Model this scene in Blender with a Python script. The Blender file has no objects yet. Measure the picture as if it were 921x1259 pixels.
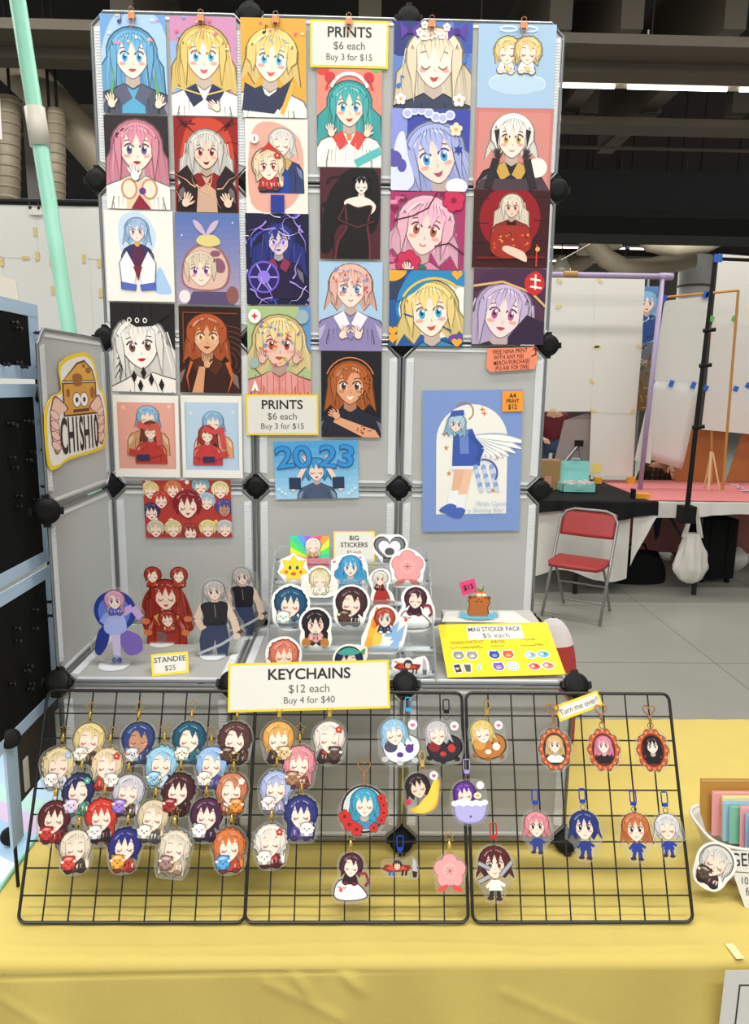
import bpy, bmesh, math, random
from mathutils import Matrix, Vector

# ------------------------------------------------------------------ camera, world, light, exposure
SC = bpy.context.scene
COL = SC.collection
Z0 = 1.135                       # height of the display shelf above the hall floor
TT = 0.74                        # top of our table
F_PX, W_PX, H_PX = 880.8, 921.0, 1259.0
CAM_LOC = Vector((0.63654, -1.8384, 0.62959 + Z0))
CAM_ROT = (1.39733914, -0.0150033, -0.01964449)
cd = bpy.data.cameras.new('camera')
cam = bpy.data.objects.new('camera', cd)
COL.objects.link(cam)
cam.location = CAM_LOC
cam.rotation_euler = CAM_ROT
cd.sensor_fit = 'HORIZONTAL'
cd.sensor_width = 36.0
cd.lens = 36.0 * F_PX / W_PX
cd.clip_start = 0.02
cd.clip_end = 200
SC.camera = cam

world = bpy.data.worlds.new('hall_ambient')
SC.world = world
world.use_nodes = True
bgn = world.node_tree.nodes['Background']
bgn.inputs[0].default_value = (0.99, 0.99, 0.94, 1)
bgn.inputs[1].default_value = 0.62

SC.view_settings.view_transform = 'Standard'
SC.view_settings.look = 'None'
SC.view_settings.gamma = 1.0
SC.view_settings.use_curve_mapping = False
SC.view_settings.exposure = 0.14


def area_light(name, loc, sx, sy, power, col=(1, 0.985, 0.925)):
    ld = bpy.data.lights.new(name, 'AREA')
    ld.shape = 'RECTANGLE'
    ld.size, ld.size_y, ld.energy, ld.color = sx, sy, power, col
    o = bpy.data.objects.new(name, ld)
    o.location = loc
    COL.objects.link(o)
    return o


# the hall's fluorescent rows hang along X at about five metres; some lamps here match them, the others are added fill
for (lx, ly, lz, pw) in ((0.4, -3.2, 5.2, 230), (0.4, -1.0, 5.2, 150), (3.2, 2.4, 5.2, 90), (4.2, 5.0, 4.3, 85), (5.0, 10.5, 5.0, 330), (6.0, 17.0, 5.0, 300), (-3.2, 2.6, 5.0, 170)):  # lamps without built tubes are added to brighten back floor, column and left ducts
    area_light('hall_row_and_fill_light', (lx, ly, lz), 6.0, 0.35, pw)

# ------------------------------------------------------------------ helpers
ROT = Matrix.Rotation(CAM_ROT[2], 3, 'Z') @ Matrix.Rotation(CAM_ROT[1], 3, 'Y') @ Matrix.Rotation(CAM_ROT[0], 3, 'X')


def ray(x, y):
    return ROT @ Vector(((x - W_PX / 2) / F_PX, -(y - H_PX / 2) / F_PX, -1.0))


def hit(x, y, p0, n):
    d = ray(x, y)
    return CAM_LOC + d * ((p0 - CAM_LOC).dot(n) / d.dot(n))


def at_y(x, y, Y):
    return hit(x, y, Vector((0, Y, 0)), Vector((0, 1, 0)))


def at_z(x, y, Z):
    return hit(x, y, Vector((0, 0, Z)), Vector((0, 0, 1)))


def at_x(x, y, X):
    return hit(x, y, Vector((X, 0, 0)), Vector((1, 0, 0)))


def lin(c):
    c /= 255.0
    return c / 12.92 if c <= 0.04045 else ((c + 0.055) / 1.055) ** 2.4


def hexc(h):
    h = h.lstrip('#')
    return (lin(int(h[0:2], 16)), lin(int(h[2:4], 16)), lin(int(h[4:6], 16)), 1.0)


def shade(h, k):
    h = h.lstrip('#')
    v = [int(h[i:i + 2], 16) for i in (0, 2, 4)]
    v = [int(max(0, min(255, c * k if k <= 1 else c + (255 - c) * (k - 1)))) for c in v]
    return '#%02x%02x%02x' % tuple(v)


MATS = {}


def mat(name, col='#cccccc', rough=0.5, metal=0.0, bump=0.0, bscale=60.0, var=0.0, vscale=8.0, spec=0.5,
        trans=0.0, alpha=1.0, emit=0.0, sub=0.0, coat=0.0):
    if name in MATS:
        return MATS[name]
    m = bpy.data.materials.new(name)
    m.use_nodes = True
    nt = m.node_tree
    b = nt.nodes['Principled BSDF']
    b.inputs['Base Color'].default_value = hexc(col)
    b.inputs['Roughness'].default_value = rough
    b.inputs['Metallic'].default_value = metal
    b.inputs['Specular IOR Level'].default_value = spec
    b.inputs['Transmission Weight'].default_value = trans
    b.inputs['Alpha'].default_value = alpha
    b.inputs['Coat Weight'].default_value = coat
    if emit:
        b.inputs['Emission Color'].default_value = hexc(col)
        b.inputs['Emission Strength'].default_value = emit
    if var or bump:
        tc = nt.nodes.new('ShaderNodeTexCoord')
    if var:
        n = nt.nodes.new('ShaderNodeTexNoise')
        n.inputs['Scale'].default_value = vscale
        n.inputs['Detail'].default_value = 5
        nt.links.new(tc.outputs['Object'], n.inputs['Vector'])
        mx = nt.nodes.new('ShaderNodeMix')
        mx.data_type = 'RGBA'
        c = hexc(col)
        mx.inputs['A'].default_value = tuple(max(0, x * (1 - var)) for x in c[:3]) + (1,)
        mx.inputs['B'].default_value = tuple(min(1, x * (1 + var)) for x in c[:3]) + (1,)
        nt.links.new(n.outputs['Fac'], mx.inputs['Factor'])
        nt.links.new(mx.outputs['Result'], b.inputs['Base Color'])
    if bump:
        n2 = nt.nodes.new('ShaderNodeTexNoise')
        n2.inputs['Scale'].default_value = bscale
        n2.inputs['Detail'].default_value = 4
        nt.links.new(tc.outputs['Object'], n2.inputs['Vector'])
        bp = nt.nodes.new('ShaderNodeBump')
        bp.inputs['Strength'].default_value = bump
        bp.inputs['Distance'].default_value = 0.01
        nt.links.new(n2.outputs['Fac'], bp.inputs['Height'])
        nt.links.new(bp.outputs['Normal'], b.inputs['Normal'])
    MATS[name] = m
    return m


def ink_mat(name, rough, coat=0.0):
    m = bpy.data.materials.new(name)
    m.use_nodes = True
    nt = m.node_tree
    b = nt.nodes['Principled BSDF']
    at = nt.nodes.new('ShaderNodeAttribute')
    at.attribute_name = 'ink'
    nt.links.new(at.outputs['Color'], b.inputs['Base Color'])
    b.inputs['Roughness'].default_value = rough
    b.inputs['Specular IOR Level'].default_value = 0.3
    b.inputs['Coat Weight'].default_value = coat
    return m


INK = ink_mat('printed_ink', 0.5)
INK_GLOSS = ink_mat('printed_ink_gloss', 0.28, 0.1)


def glassy(name, col, fac, rough=0.08):
    """clear acrylic: mostly see-through with a glossy skin"""
    m = bpy.data.materials.new(name)
    m.use_nodes = True
    nt = m.node_tree
    for n in list(nt.nodes):
        nt.nodes.remove(n)
    out = nt.nodes.new('ShaderNodeOutputMaterial')
    tr = nt.nodes.new('ShaderNodeBsdfTransparent')
    tr.inputs[0].default_value = hexc(col)
    gl = nt.nodes.new('ShaderNodeBsdfPrincipled')
    gl.inputs['Base Color'].default_value = hexc(col)
    gl.inputs['Roughness'].default_value = rough
    fr = nt.nodes.new('ShaderNodeLayerWeight')
    fr.inputs[0].default_value = 0.25
    ma = nt.nodes.new('ShaderNodeMath')
    ma.operation = 'MULTIPLY_ADD'
    nt.links.new(fr.outputs['Fresnel'], ma.inputs[0])
    ma.inputs[1].default_value = 0.8
    ma.inputs[2].default_value = fac
    mx = nt.nodes.new('ShaderNodeMixShader')
    nt.links.new(ma.outputs[0], mx.inputs[0])
    nt.links.new(tr.outputs[0], mx.inputs[1])
    nt.links.new(gl.outputs[0], mx.inputs[2])
    nt.links.new(mx.outputs[0], out.inputs[0])
    MATS[name] = m
    return m


ACRYLIC = glassy('clear_acrylic', '#f6f8f9', 0.09)
CHARM_ACRYLIC = glassy('charm_acrylic', '#f6f6f4', 0.07)
BAG_PLASTIC = glassy('thin_bag_plastic', '#f1eeea', 0.45, 0.3)


def props(o, label=None, cat=None, group=None, kind=None):
    if label:
        o['label'] = label
    if cat:
        o['category'] = cat
    if group:
        o['group'] = group
    if kind:
        o['kind'] = kind
    return o


def link(name, me, parent=None, mtx=None):
    o = bpy.data.objects.new(name, me)
    COL.objects.link(o)
    if parent:
        o.parent = parent
    if mtx is not None:
        o.matrix_local = mtx
    return o


def empty(name, mtx=None, loc=None, rz=0.0):
    o = bpy.data.objects.new(name, None)
    o.empty_display_size = 0.02
    COL.objects.link(o)
    if mtx is not None:
        o.matrix_world = mtx
    elif loc is not None:
        o.location = loc
        o.rotation_euler = (0, 0, rz)
    return o


class MB:
    """collects shapes into one mesh"""

    def __init__(s):
        s.v, s.f = [], []

    def add(s, vs, fs):
        k = len(s.v)
        s.v += [tuple(v) for v in vs]
        s.f += [tuple(i + k for i in f) for f in fs]
        return s

    def box(s, x0, x1, y0, y1, z0, z1, M=None):
        vs = [Vector((x, y, z)) for z in (z0, z1) for y in (y0, y1) for x in (x0, x1)]
        if M is not None:
            vs = [M @ v for v in vs]
        return s.add(vs, [(0, 2, 3, 1), (4, 5, 7, 6), (0, 1, 5, 4), (2, 6, 7, 3), (0, 4, 6, 2), (1, 3, 7, 5)])

    def tube(s, pts, r, n=8, closed=False, caps=True, M=None):
        P = [Vector(p) for p in pts]
        m = len(P)
        rs = r if isinstance(r, (list, tuple)) else [r] * m
        vs, fs = [], []
        prev = None
        for i in range(m):
            if closed:
                t = (P[(i + 1) % m] - P[i - 1])
            else:
                t = P[min(i + 1, m - 1)] - P[max(i - 1, 0)]
            t = t.normalized() if t.length > 1e-9 else Vector((0, 0, 1))
            if prev is None:
                a = Vector((0, 0, 1)) if abs(t.z) < 0.9 else Vector((1, 0, 0))
                u = t.cross(a).normalized()
            else:
                u = (prev - t * prev.dot(t))
                u = u.normalized() if u.length > 1e-6 else t.orthogonal().normalized()
            prev = u
            w = t.cross(u)
            for k in range(n):
                a = 2 * math.pi * k / n
                vs.append(P[i] + (u * math.cos(a) + w * math.sin(a)) * rs[i])
        mm = m if closed else m - 1
        for i in range(mm):
            j = (i + 1) % m
            for k in range(n):
                k2 = (k + 1) % n
                fs.append((i * n + k, i * n + k2, j * n + k2, j * n + k))
        if not closed and caps:
            fs.append(tuple(reversed(range(n))))
            fs.append(tuple((m - 1) * n + k for k in range(n)))
        if M is not None:
            vs = [M @ v for v in vs]
        return s.add(vs, fs)

    def lathe(s, prof, n=24, M=None, capb=True, capt=True):
        vs, fs = [], []
        for (r, z) in prof:
            for k in range(n):
                a = 2 * math.pi * k / n
                vs.append(Vector((r * math.cos(a), r * math.sin(a), z)))
        for i in range(len(prof) - 1):
            for k in range(n):
                k2 = (k + 1) % n
                fs.append((i * n + k, i * n + k2, (i + 1) * n + k2, (i + 1) * n + k))
        if capb:
            fs.append(tuple(reversed(range(n))))
        if capt:
            fs.append(tuple((len(prof) - 1) * n + k for k in range(n)))
        if M is not None:
            vs = [M @ v for v in vs]
        return s.add(vs, fs)

    def prism(s, poly, z0, z1, M=None):
        n = len(poly)
        vs = [Vector((p[0], p[1], z0)) for p in poly] + [Vector((p[0], p[1], z1)) for p in poly]
        fs = [tuple(reversed(range(n))), tuple(range(n, 2 * n))]
        for i in range(n):
            j = (i + 1) % n
            fs.append((i, j, n + j, n + i))
        if M is not None:
            vs = [M @ v for v in vs]
        return s.add(vs, fs)

    def grid(s, fn, nu, nv):
        vs = [fn(i / nu, j / nv) for j in range(nv + 1) for i in range(nu + 1)]
        fs = [(j * (nu + 1) + i, j * (nu + 1) + i + 1, (j + 1) * (nu + 1) + i + 1, (j + 1) * (nu + 1) + i)
              for j in range(nv) for i in range(nu)]
        return s.add(vs, fs)

    def mesh(s, name, m, smooth=False):
        me = bpy.data.meshes.new(name)
        me.from_pydata(s.v, [], s.f)
        if m:
            me.materials.append(m)
        if smooth:
            for p in me.polygons:
                p.use_smooth = True
        me.update()
        return me

    def build(s, name, m, parent=None, mtx=None, smooth=False):
        return link(name, s.mesh(name, m, smooth), parent, mtx)


def thicken(o, t, offset=-1):
    md = o.modifiers.new('thickness', 'SOLIDIFY')
    md.thickness = t
    md.offset = offset
    return o


def frame(c, ux, n):
    """matrix with local x = ux, local z = n, origin c"""
    ux = Vector(ux).normalized()
    n = Vector(n).normalized()
    uy = n.cross(ux).normalized()
    ux = uy.cross(n)
    M = Matrix.Identity(4)
    for i in range(3):
        M[i][0], M[i][1], M[i][2], M[i][3] = ux[i], uy[i], n[i], c[i]
    return M


def fit_quad(px, p0, n):
    """corner pixels TL, TR, BR, BL lying on the plane (p0, n): frame at the centre, width, height"""
    q = [hit(x, y, p0, n) for x, y in px]
    c = (q[0] + q[1] + q[2] + q[3]) / 4
    ux = (q[1] + q[2] - q[0] - q[3]) / 2
    uy = (q[0] + q[1] - q[2] - q[3]) / 2
    return frame(c, ux, n), ux.length, uy.length


def rect4(x0, y0, x1, y1, sl=0.0):
    """pixel box as corners; sl = how far the bottom edge is shifted to the right of the top edge"""
    return ((x0, y0), (x1 - sl, y0), (x1, y1), (x0 + sl, y1))


# ------------------------------------------------------------------ flat print toolkit
def clip_rect(pts, x0, y0, x1, y1):
    def cut(p, inside, inter):
        out = []
        for i in range(len(p)):
            a, b = p[i - 1], p[i]
            ia, ib = inside(a), inside(b)
            if ib:
                if not ia:
                    out.append(inter(a, b))
                out.append(b)
            elif ia:
                out.append(inter(a, b))
        return out

    def ix(v):
        return lambda a, b: (v, a[1] + (b[1] - a[1]) * (v - a[0]) / (b[0] - a[0]))

    def iy(v):
        return lambda a, b: (a[0] + (b[0] - a[0]) * (v - a[1]) / (b[1] - a[1]), v)
    for ins, it in ((lambda p: p[0] >= x0, ix(x0)), (lambda p: p[0] <= x1, ix(x1)),
                    (lambda p: p[1] >= y0, iy(y0)), (lambda p: p[1] <= y1, iy(y1))):
        if not pts:
            return []
        pts = cut(pts, ins, it)
    return pts


def smooth_loop(pts, k=5):
    out = []
    n = len(pts)
    for i in range(n):
        p0, p1, p2, p3 = pts[i - 1], pts[i], pts[(i + 1) % n], pts[(i + 2) % n]
        for j in range(k):
            t = j / k
            out.append(tuple(0.5 * (2 * p1[d] + (p2[d] - p0[d]) * t + (2 * p0[d] - 5 * p1[d] + 4 * p2[d] - p3[d]) * t * t
                                    + (3 * p1[d] - p0[d] - 3 * p2[d] + p3[d]) * t ** 3) for d in (0, 1)))
    return out


class Art:
    """layered flat ink shapes; x runs 0..1 across the sheet, y 0..h up it"""

    def __init__(s, h=1.3, clip=True):
        s.h, s.clip, s.P = h, clip, []
        s.T = lambda x, y: (x, y)
        s.S = 1.0

    def poly(s, pts, col, L):
        p = [s.T(*q) for q in pts]
        if s.clip:
            p = clip_rect(p, 0, 0, 1, s.h)
        if len(p) >= 3:
            s.P.append((p, col, L))

    def rect(s, x0, y0, x1, y1, col, L):
        s.poly([(x0, y0), (x1, y0), (x1, y1), (x0, y1)], col, L)

    def ell(s, cx, cy, rx, ry, col, L, rot=0.0, n=18):
        c, d = math.cos(rot), math.sin(rot)
        s.poly([(cx + rx * math.cos(t) * c - ry * math.sin(t) * d, cy + rx * math.cos(t) * d + ry * math.sin(t) * c)
                for t in [2 * math.pi * i / n for i in range(n)]], col, L)

    def blob(s, pts, col, L, k=5):
        s.poly(smooth_loop(pts, k), col, L)

    def line(s, pts, w, col, L, taper=False):
        n = len(pts)
        for i in range(n - 1):
            (x0, y0), (x1, y1) = pts[i], pts[i + 1]
            d = math.hypot(x1 - x0, y1 - y0) or 1
            nx, ny = -(y1 - y0) / d * w / 2, (x1 - x0) / d * w / 2
            k0 = 1.0 if not taper else 1 - i / (n - 1)
            k1 = 1.0 if not taper else 1 - (i + 1) / (n - 1) * 0.95
            s.poly([(x0 + nx * k0, y0 + ny * k0), (x0 - nx * k0, y0 - ny * k0),
                    (x1 - nx * k1, y1 - ny * k1), (x1 + nx * k1, y1 + ny * k1)], col, L)

    def arc(s, cx, cy, r, a0, a1, w, col, L, n=10, ry=None):
        ry = ry or r
        s.line([(cx + r * math.cos(math.radians(a0 + (a1 - a0) * i / n)),
                 cy + ry * math.sin(math.radians(a0 + (a1 - a0) * i / n))) for i in range(n + 1)], w, col, L)

    def star(s, cx, cy, r, col, L, n=5, k=0.45, rot=90):
        s.poly([(cx + (r if i % 2 == 0 else r * k) * math.cos(math.radians(rot + 180 / n * i)),
                 cy + (r if i % 2 == 0 else r * k) * math.sin(math.radians(rot + 180 / n * i))) for i in range(2 * n)], col, L)

    def heart(s, cx, cy, r, col, L):
        s.poly([(cx + r * 0.0625 * 16 * math.sin(t) ** 3,
                 cy + r * 0.0625 * (13 * math.cos(t) - 5 * math.cos(2 * t) - 2 * math.cos(3 * t) - math.cos(4 * t)))
                for t in [-2 * math.pi * i / 24 for i in range(24)]], col, L)

    def flower(s, cx, cy, r, col, mid, L, n=5):
        for i in range(n):
            a = 2 * math.pi * i / n + 0.3
            s.ell(cx + r * 0.55 * math.cos(a), cy + r * 0.55 * math.sin(a), r * 0.44, r * 0.44, shade(col, 0.7), L, n=10)
            s.ell(cx + r * 0.55 * math.cos(a), cy + r * 0.55 * math.sin(a), r * 0.37, r * 0.37, col, L + 0.2, n=10)
        s.ell(cx, cy, r * 0.25, r * 0.25, mid, L + 0.5, n=8)

    def local(s, cx, cy, r, tilt=0.0, sx=1.0):
        c, d = math.cos(tilt), math.sin(tilt)
        s.T = lambda x, y: (cx + (x * sx * c - y * d) * r, cy + (x * sx * d + y * c) * r)

    def reset(s):
        s.T = lambda x, y: (x, y)

    def mesh(s, name, width, m, step=4.5e-5, z0=0.0):
        """metres: sheet width = width; centred on the sheet centre"""
        vs, fs, cols = [], [], []
        # overlapping shapes never share a height: each gets the next free level above those it covers
        step = min(step, 4e-5)
        placed, zl, base, cur = [], [], 0, None
        for p, c, L in sorted(s.P, key=lambda q: q[2]):
            if L != cur:
                base = max(zl) + 1 if zl else 0
                placed, cur = [], L
            xs, ys = [q[0] for q in p], [q[1] for q in p]
            bb = (min(xs), max(xs), min(ys), max(ys))
            lev = base
            for b2, l2 in placed:
                if l2 >= lev and bb[0] < b2[1] and bb[1] > b2[0] and bb[2] < b2[3] and bb[3] > b2[2]:
                    lev = l2 + 1
            placed.append((bb, lev))
            zl.append(lev)
        s.top = z0 + step * ((max(zl) if zl else 0) + 2)
        zs = [z0 + step * (l + 1) for l in zl]
        for zz, (p, c, L) in zip(zs, sorted(s.P, key=lambda q: q[2])):
            k = len(vs)
            area = sum(p[i - 1][0] * p[i][1] - p[i][0] * p[i - 1][1] for i in range(len(p)))
            if area < 0:
                p = p[::-1]
            vs += [((x - 0.5) * width, (y - s.h / 2) * width, zz) for x, y in p]
            fs.append(tuple(range(k, k + len(p))))
            cols.append(hexc(c))
        me = bpy.data.meshes.new(name)
        me.from_pydata(vs, [], fs)
        a = me.attributes.new('ink', 'FLOAT_COLOR', 'FACE')
        for i, c in enumerate(cols):
            a.data[i].color = c
        me.materials.append(m)
        me.update()
        return me


# ---- generic stylised people for the prints: no real or fictional person, just hair, face and clothes in the print's colours
def face(a, skin, eye='#5a4a6a', closed=False, mouth=1, L=10.0, out='#3a2430', lips='#b23a48', blush='#e89a90'):
    a.blob([(0, -1.1), (0.42, -0.86), (0.78, -0.38), (0.88, 0.1), (0.8, 0.6), (0.4, 0.95), (-0.4, 0.95), (-0.8, 0.6),
            (-0.88, 0.1), (-0.78, -0.38), (-0.42, -0.86)], shade(out, 1.15), L)
    a.blob([(0, -1.06), (0.4, -0.83), (0.75, -0.36), (0.84, 0.1), (0.77, 0.6), (0.4, 0.92), (-0.4, 0.92), (-0.77, 0.6),
            (-0.84, 0.1), (-0.75, -0.36), (-0.4, -0.83)], skin, L + 0.1)
    for sx in (-1, 1):
        a.ell(sx * 0.5, -0.36, 0.17, 0.09, blush, L + 0.2)
        if closed:
            a.arc(sx * 0.38, -0.12, 0.2, 200, 340, 0.06, out, L + 0.3, 8)
        else:
            a.ell(sx * 0.38, -0.06, 0.21, 0.24, '#f6f2ee', L + 0.3)
            a.ell(sx * 0.37, -0.07, 0.15, 0.22, eye, L + 0.4)
            a.ell(sx * 0.37, -0.04, 0.07, 0.11, shade(eye, 0.35), L + 0.5)
            a.ell(sx * 0.37 + 0.05, 0.05, 0.045, 0.06, '#ffffff', L + 0.6)
            a.arc(sx * 0.38, -0.04, 0.25, 25 if sx > 0 else 20, 160 if sx > 0 else 155, 0.075, out, L + 0.6, 8)
        a.line([(sx * 0.2, 0.34), (sx * 0.42, 0.4), (sx * 0.6, 0.34)], 0.04, out, L + 0.6)
    a.line([(0.02, -0.3), (0.06, -0.42), (0.0, -0.44)], 0.03, shade(skin, 0.7), L + 0.3)
    if mouth == 1:
        a.poly([(-0.2, -0.62), (0, -0.66), (0.22, -0.6), (0.12, -0.78), (0, -0.83), (-0.1, -0.79)], lips, L + 0.3)
    elif mouth == 2:
        a.blob([(-0.2, -0.64), (0, -0.6), (0.2, -0.64), (0, -0.76)], lips, L + 0.3)
    else:
        a.arc(0, -0.58, 0.14, 200, 340, 0.04, out, L + 0.3, 6)


def hair_back(a, col, length, rnd, spread=1.0, L=2.0, out=None):
    out = out or shade(col, 0.5)
    top = [(1.28 * math.cos(math.radians(t)), 0.15 + 1.2 * math.sin(math.radians(t))) for t in range(-10, 191, 20)]
    left = [(-1.36 * spread, -0.5), (-1.4 * spread, -length * 0.6)]
    n = 9
    bot = []
    for i in range(n):
        x = (-1.5 + 3.0 * i / (n - 1)) * spread
        bot.append((x, -length + (0.35 if i % 2 else -0.12) * (0.7 + 0.6 * rnd.random())))
    right = [(1.4 * spread, -length * 0.6), (1.36 * spread, -0.5)]
    pts = top + left + bot + right
    cx, cy = 0, -length / 2 + 0.5
    a.poly([(cx + (x - cx) * 1.05, cy + (y - cy) * 1.04) for x, y in pts], out, L)
    a.poly(pts, shade(col, 0.88), L + 0.1)
    for i in range(16):
        x = (-1.3 + 2.6 * rnd.random()) * spread
        a.line([(x * 0.85, 0.5), (x, -length * 0.4), (x * 1.02 + 0.08, -length * 0.9)], 0.06, shade(col, 0.68 if i % 2 else 1.2), L + 0.2, True)


def hair_front(a, col, rnd, L=14.0, side=0.9, out=None, vol=1.0, part=0.1):
    out = out or shade(col, 0.5)
    top = [(1.13 * vol * math.cos(math.radians(t)), 0.16 + 1.08 * vol * math.sin(math.radians(t))) for t in range(0, 181, 15)]
    n = 9
    tips = []
    for i in range(n):
        x = -0.98 + 1.96 * i / (n - 1)
        deep = 0.05 + 0.25 * rnd.random() + 0.25 * abs(x)
        tips.append((x, (0.62 + 0.1 * rnd.random() if i % 2 == 0 else 0.2 - deep * 0.5) if abs(x - part) > 0.12 else 0.75))
    pts = top + tips
    a.poly([(x * 1.035, (y - 0.16) * 1.035 + 0.14) for x, y in pts], out, L)
    a.poly(pts, col, L + 0.1)
    for sx in (-1, 1):
        a.poly([(sx * 1.1 * vol, 0.4), (sx * 0.78, 0.5), (sx * 0.74, -0.2), (sx * 0.86, -side), (sx * 1.02, -side * 0.4), (sx * 1.14 * vol, -0.1)][::sx], out, L + 0.1)
        a.poly([(sx * 1.08 * vol, 0.45), (sx * 0.8, 0.5), (sx * 0.78, -0.2), (sx * 0.88, -side * 0.9), (sx * 1.0, -side * 0.4), (sx * 1.1 * vol, -0.1)][::sx], shade(col, 0.95), L + 0.2)
    hl = shade(col, 1.45)
    for (t0, t1) in ((118, 152), (100, 113), (48, 84)):
        n_ = 6
        o_ = [(0.9 * vol * math.cos(math.radians(t0 + (t1 - t0) * i / n_)), 0.16 + 0.86 * vol * math.sin(math.radians(t0 + (t1 - t0) * i / n_))) for i in range(n_ + 1)]
        i_ = [(0.78 * vol * math.cos(math.radians(t0 + (t1 - t0) * i / n_)), 0.16 + (0.75 + 0.05 * abs(i - 3) / 3) * vol * math.sin(math.radians(t0 + (t1 - t0) * i / n_))) for i in range(n_, -1, -1)]
        a.poly(o_ + i_, hl, L + 0.3)
    for i in range(9):
        x = -0.86 + 0.21 * i + 0.06 * rnd.random()
        a.line([(x * 0.6 + part * 0.4, 1.1 - 0.25 * x * x), (x * 0.95, 0.8 - 0.3 * x * x), (x, 0.45)], 0.035, out, L + 0.4, True)


def shoulders(a, top, trim=None, L=5.0, skin='#f2d6c2', w=2.0, neck=True, inner=None):
    if neck:
        a.poly([(-0.32, -0.6), (0.32, -0.6), (0.38, -1.5), (-0.38, -1.5)], shade(skin, 0.78), L)
    pts = [(-w * 1.1, -4.4), (-w * 1.05, -2.5), (-w * 0.85, -1.85), (-0.9, -1.55), (-0.42, -1.32), (0, -1.6), (0.42, -1.32), (0.9, -1.55),
           (w * 0.85, -1.85), (w * 1.05, -2.5), (w * 1.1, -4.4)]
    a.poly([(x * 1.03, y + 0.05) for x, y in pts], shade(top, 0.45), L + 0.1)
    a.poly(pts, top, L + 0.2)
    if inner:
        a.poly([(-0.5, -1.35), (0, -1.62), (0.5, -1.35), (0.75, -4.4), (-0.75, -4.4)], inner, L + 0.3)
    if trim:
        for sx in (-1, 1):
            a.poly([(sx * 0.4, -1.28), (sx * 1.0, -1.6), (sx * 0.55, -2.35), (sx * 0.05, -2.0)][::sx], trim, L + 0.4)
    for sx in (-1, 1):
        a.line([(sx * w * 0.62, -2.3), (sx * w * 0.7, -3.0), (sx * w * 0.66, -4.2)], 0.06, shade(top, 0.5), L + 0.4)
        a.poly([(sx * w * 0.72, -2.0), (sx * w * 1.0, -2.4), (sx * w * 1.05, -3.2), (sx * w * 0.86, -2.8)][::sx], shade(top, 1.35), L + 0.35)
        for k in range(4):
            a.line([(sx * (0.5 + 0.25 * k), -1.7 - 0.3 * k), (sx * (0.6 + 0.22 * k), -2.5 - 0.35 * k)], 0.05, shade(top, 0.62), L + 0.35, True)


def bust(a, cx, cy, r, hair, skin='#f6dcc8', top='#35406a', eye='#4a7fa8', bgl=None, length=1.6, seed=1, closed=False,
         mouth=1, trim=None, tilt=0.0, side=1.0, spread=1.0, out='#3a2430', inner=None, lips='#c0424c', w=2.0, vol=1.0, blush='#eba79a', part=0.1, base=0.0):
    rnd = random.Random(seed)
    a.local(cx, cy, r, tilt)
    hair_back(a, hair, length, rnd, spread, 2.0 + base)
    shoulders(a, top, trim, 5.0 + base, skin, w, True, inner)
    face(a, skin, eye, closed, mouth, 10.0 + base, out, lips, blush)
    hair_front(a, hair, rnd, 14.0 + base, side, None, vol, part)
    a.reset()


def hand(a, x, y, s, rot, skin, L=18.0, out='#6a3a34'):
    a.local(x, y, s, rot)
    a.ell(0, 0, 0.52, 0.6, out, L)
    a.ell(0, 0, 0.46, 0.54, skin, L + 0.2)
    for i, (dx, ln) in enumerate(((-0.36, 0.8), (-0.12, 1.0), (0.12, 0.95), (0.36, 0.75))):
        a.ell(dx * 1.2, 0.35 + ln * 0.45, 0.15, ln * 0.52, out, L, -dx * 0.6, 12)
        a.ell(dx * 1.2, 0.35 + ln * 0.45, 0.11, ln * 0.48, skin, L + 0.2, -dx * 0.6, 12)
    a.ell(0.62, 0.1, 0.15, 0.42, out, L, -0.8, 12)
    a.ell(0.6, 0.1, 0.11, 0.38, skin, L + 0.2, -0.8, 12)
    a.reset()


def hair_shell(a, col, length, rnd, L, spread=1.0):
    """round shaggy head of hair ending in short tufts"""
    out = shade(col, 0.42)
    pts = []
    amp = rnd.choice([0.0, 0.03, 0.13, 0.18])
    for i in range(26):
        t = math.radians(-38 + 256 * i / 25)
        k = 1.27 + (amp * rnd.random() if i % 2 else 0.0)
        pts.append((k * 1.02 * spread * math.cos(t), 0.12 + k * 0.98 * math.sin(t)))
    n = 7
    for i in range(n):
        x = (-1.02 + 2.04 * i / (n - 1)) * spread
        pts.append((x, -length + (0.22 if i % 2 else -0.1) * (0.6 + 0.8 * rnd.random())))
    a.poly([(x * 1.06, (y + 0.1) * 1.06 - 0.1) for x, y in pts], out, L)
    a.poly(pts, shade(col, 0.86), L + 0.1)
    for i in range(6):
        x = (-1.1 + 2.2 * rnd.random()) * spread
        a.line([(x * 0.8, 0.6), (x * 1.02, -0.2), (x * 0.98, -length * 0.8)], 0.07, shade(col, 0.62 if i % 2 else 1.25), L + 0.2, True)


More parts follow.
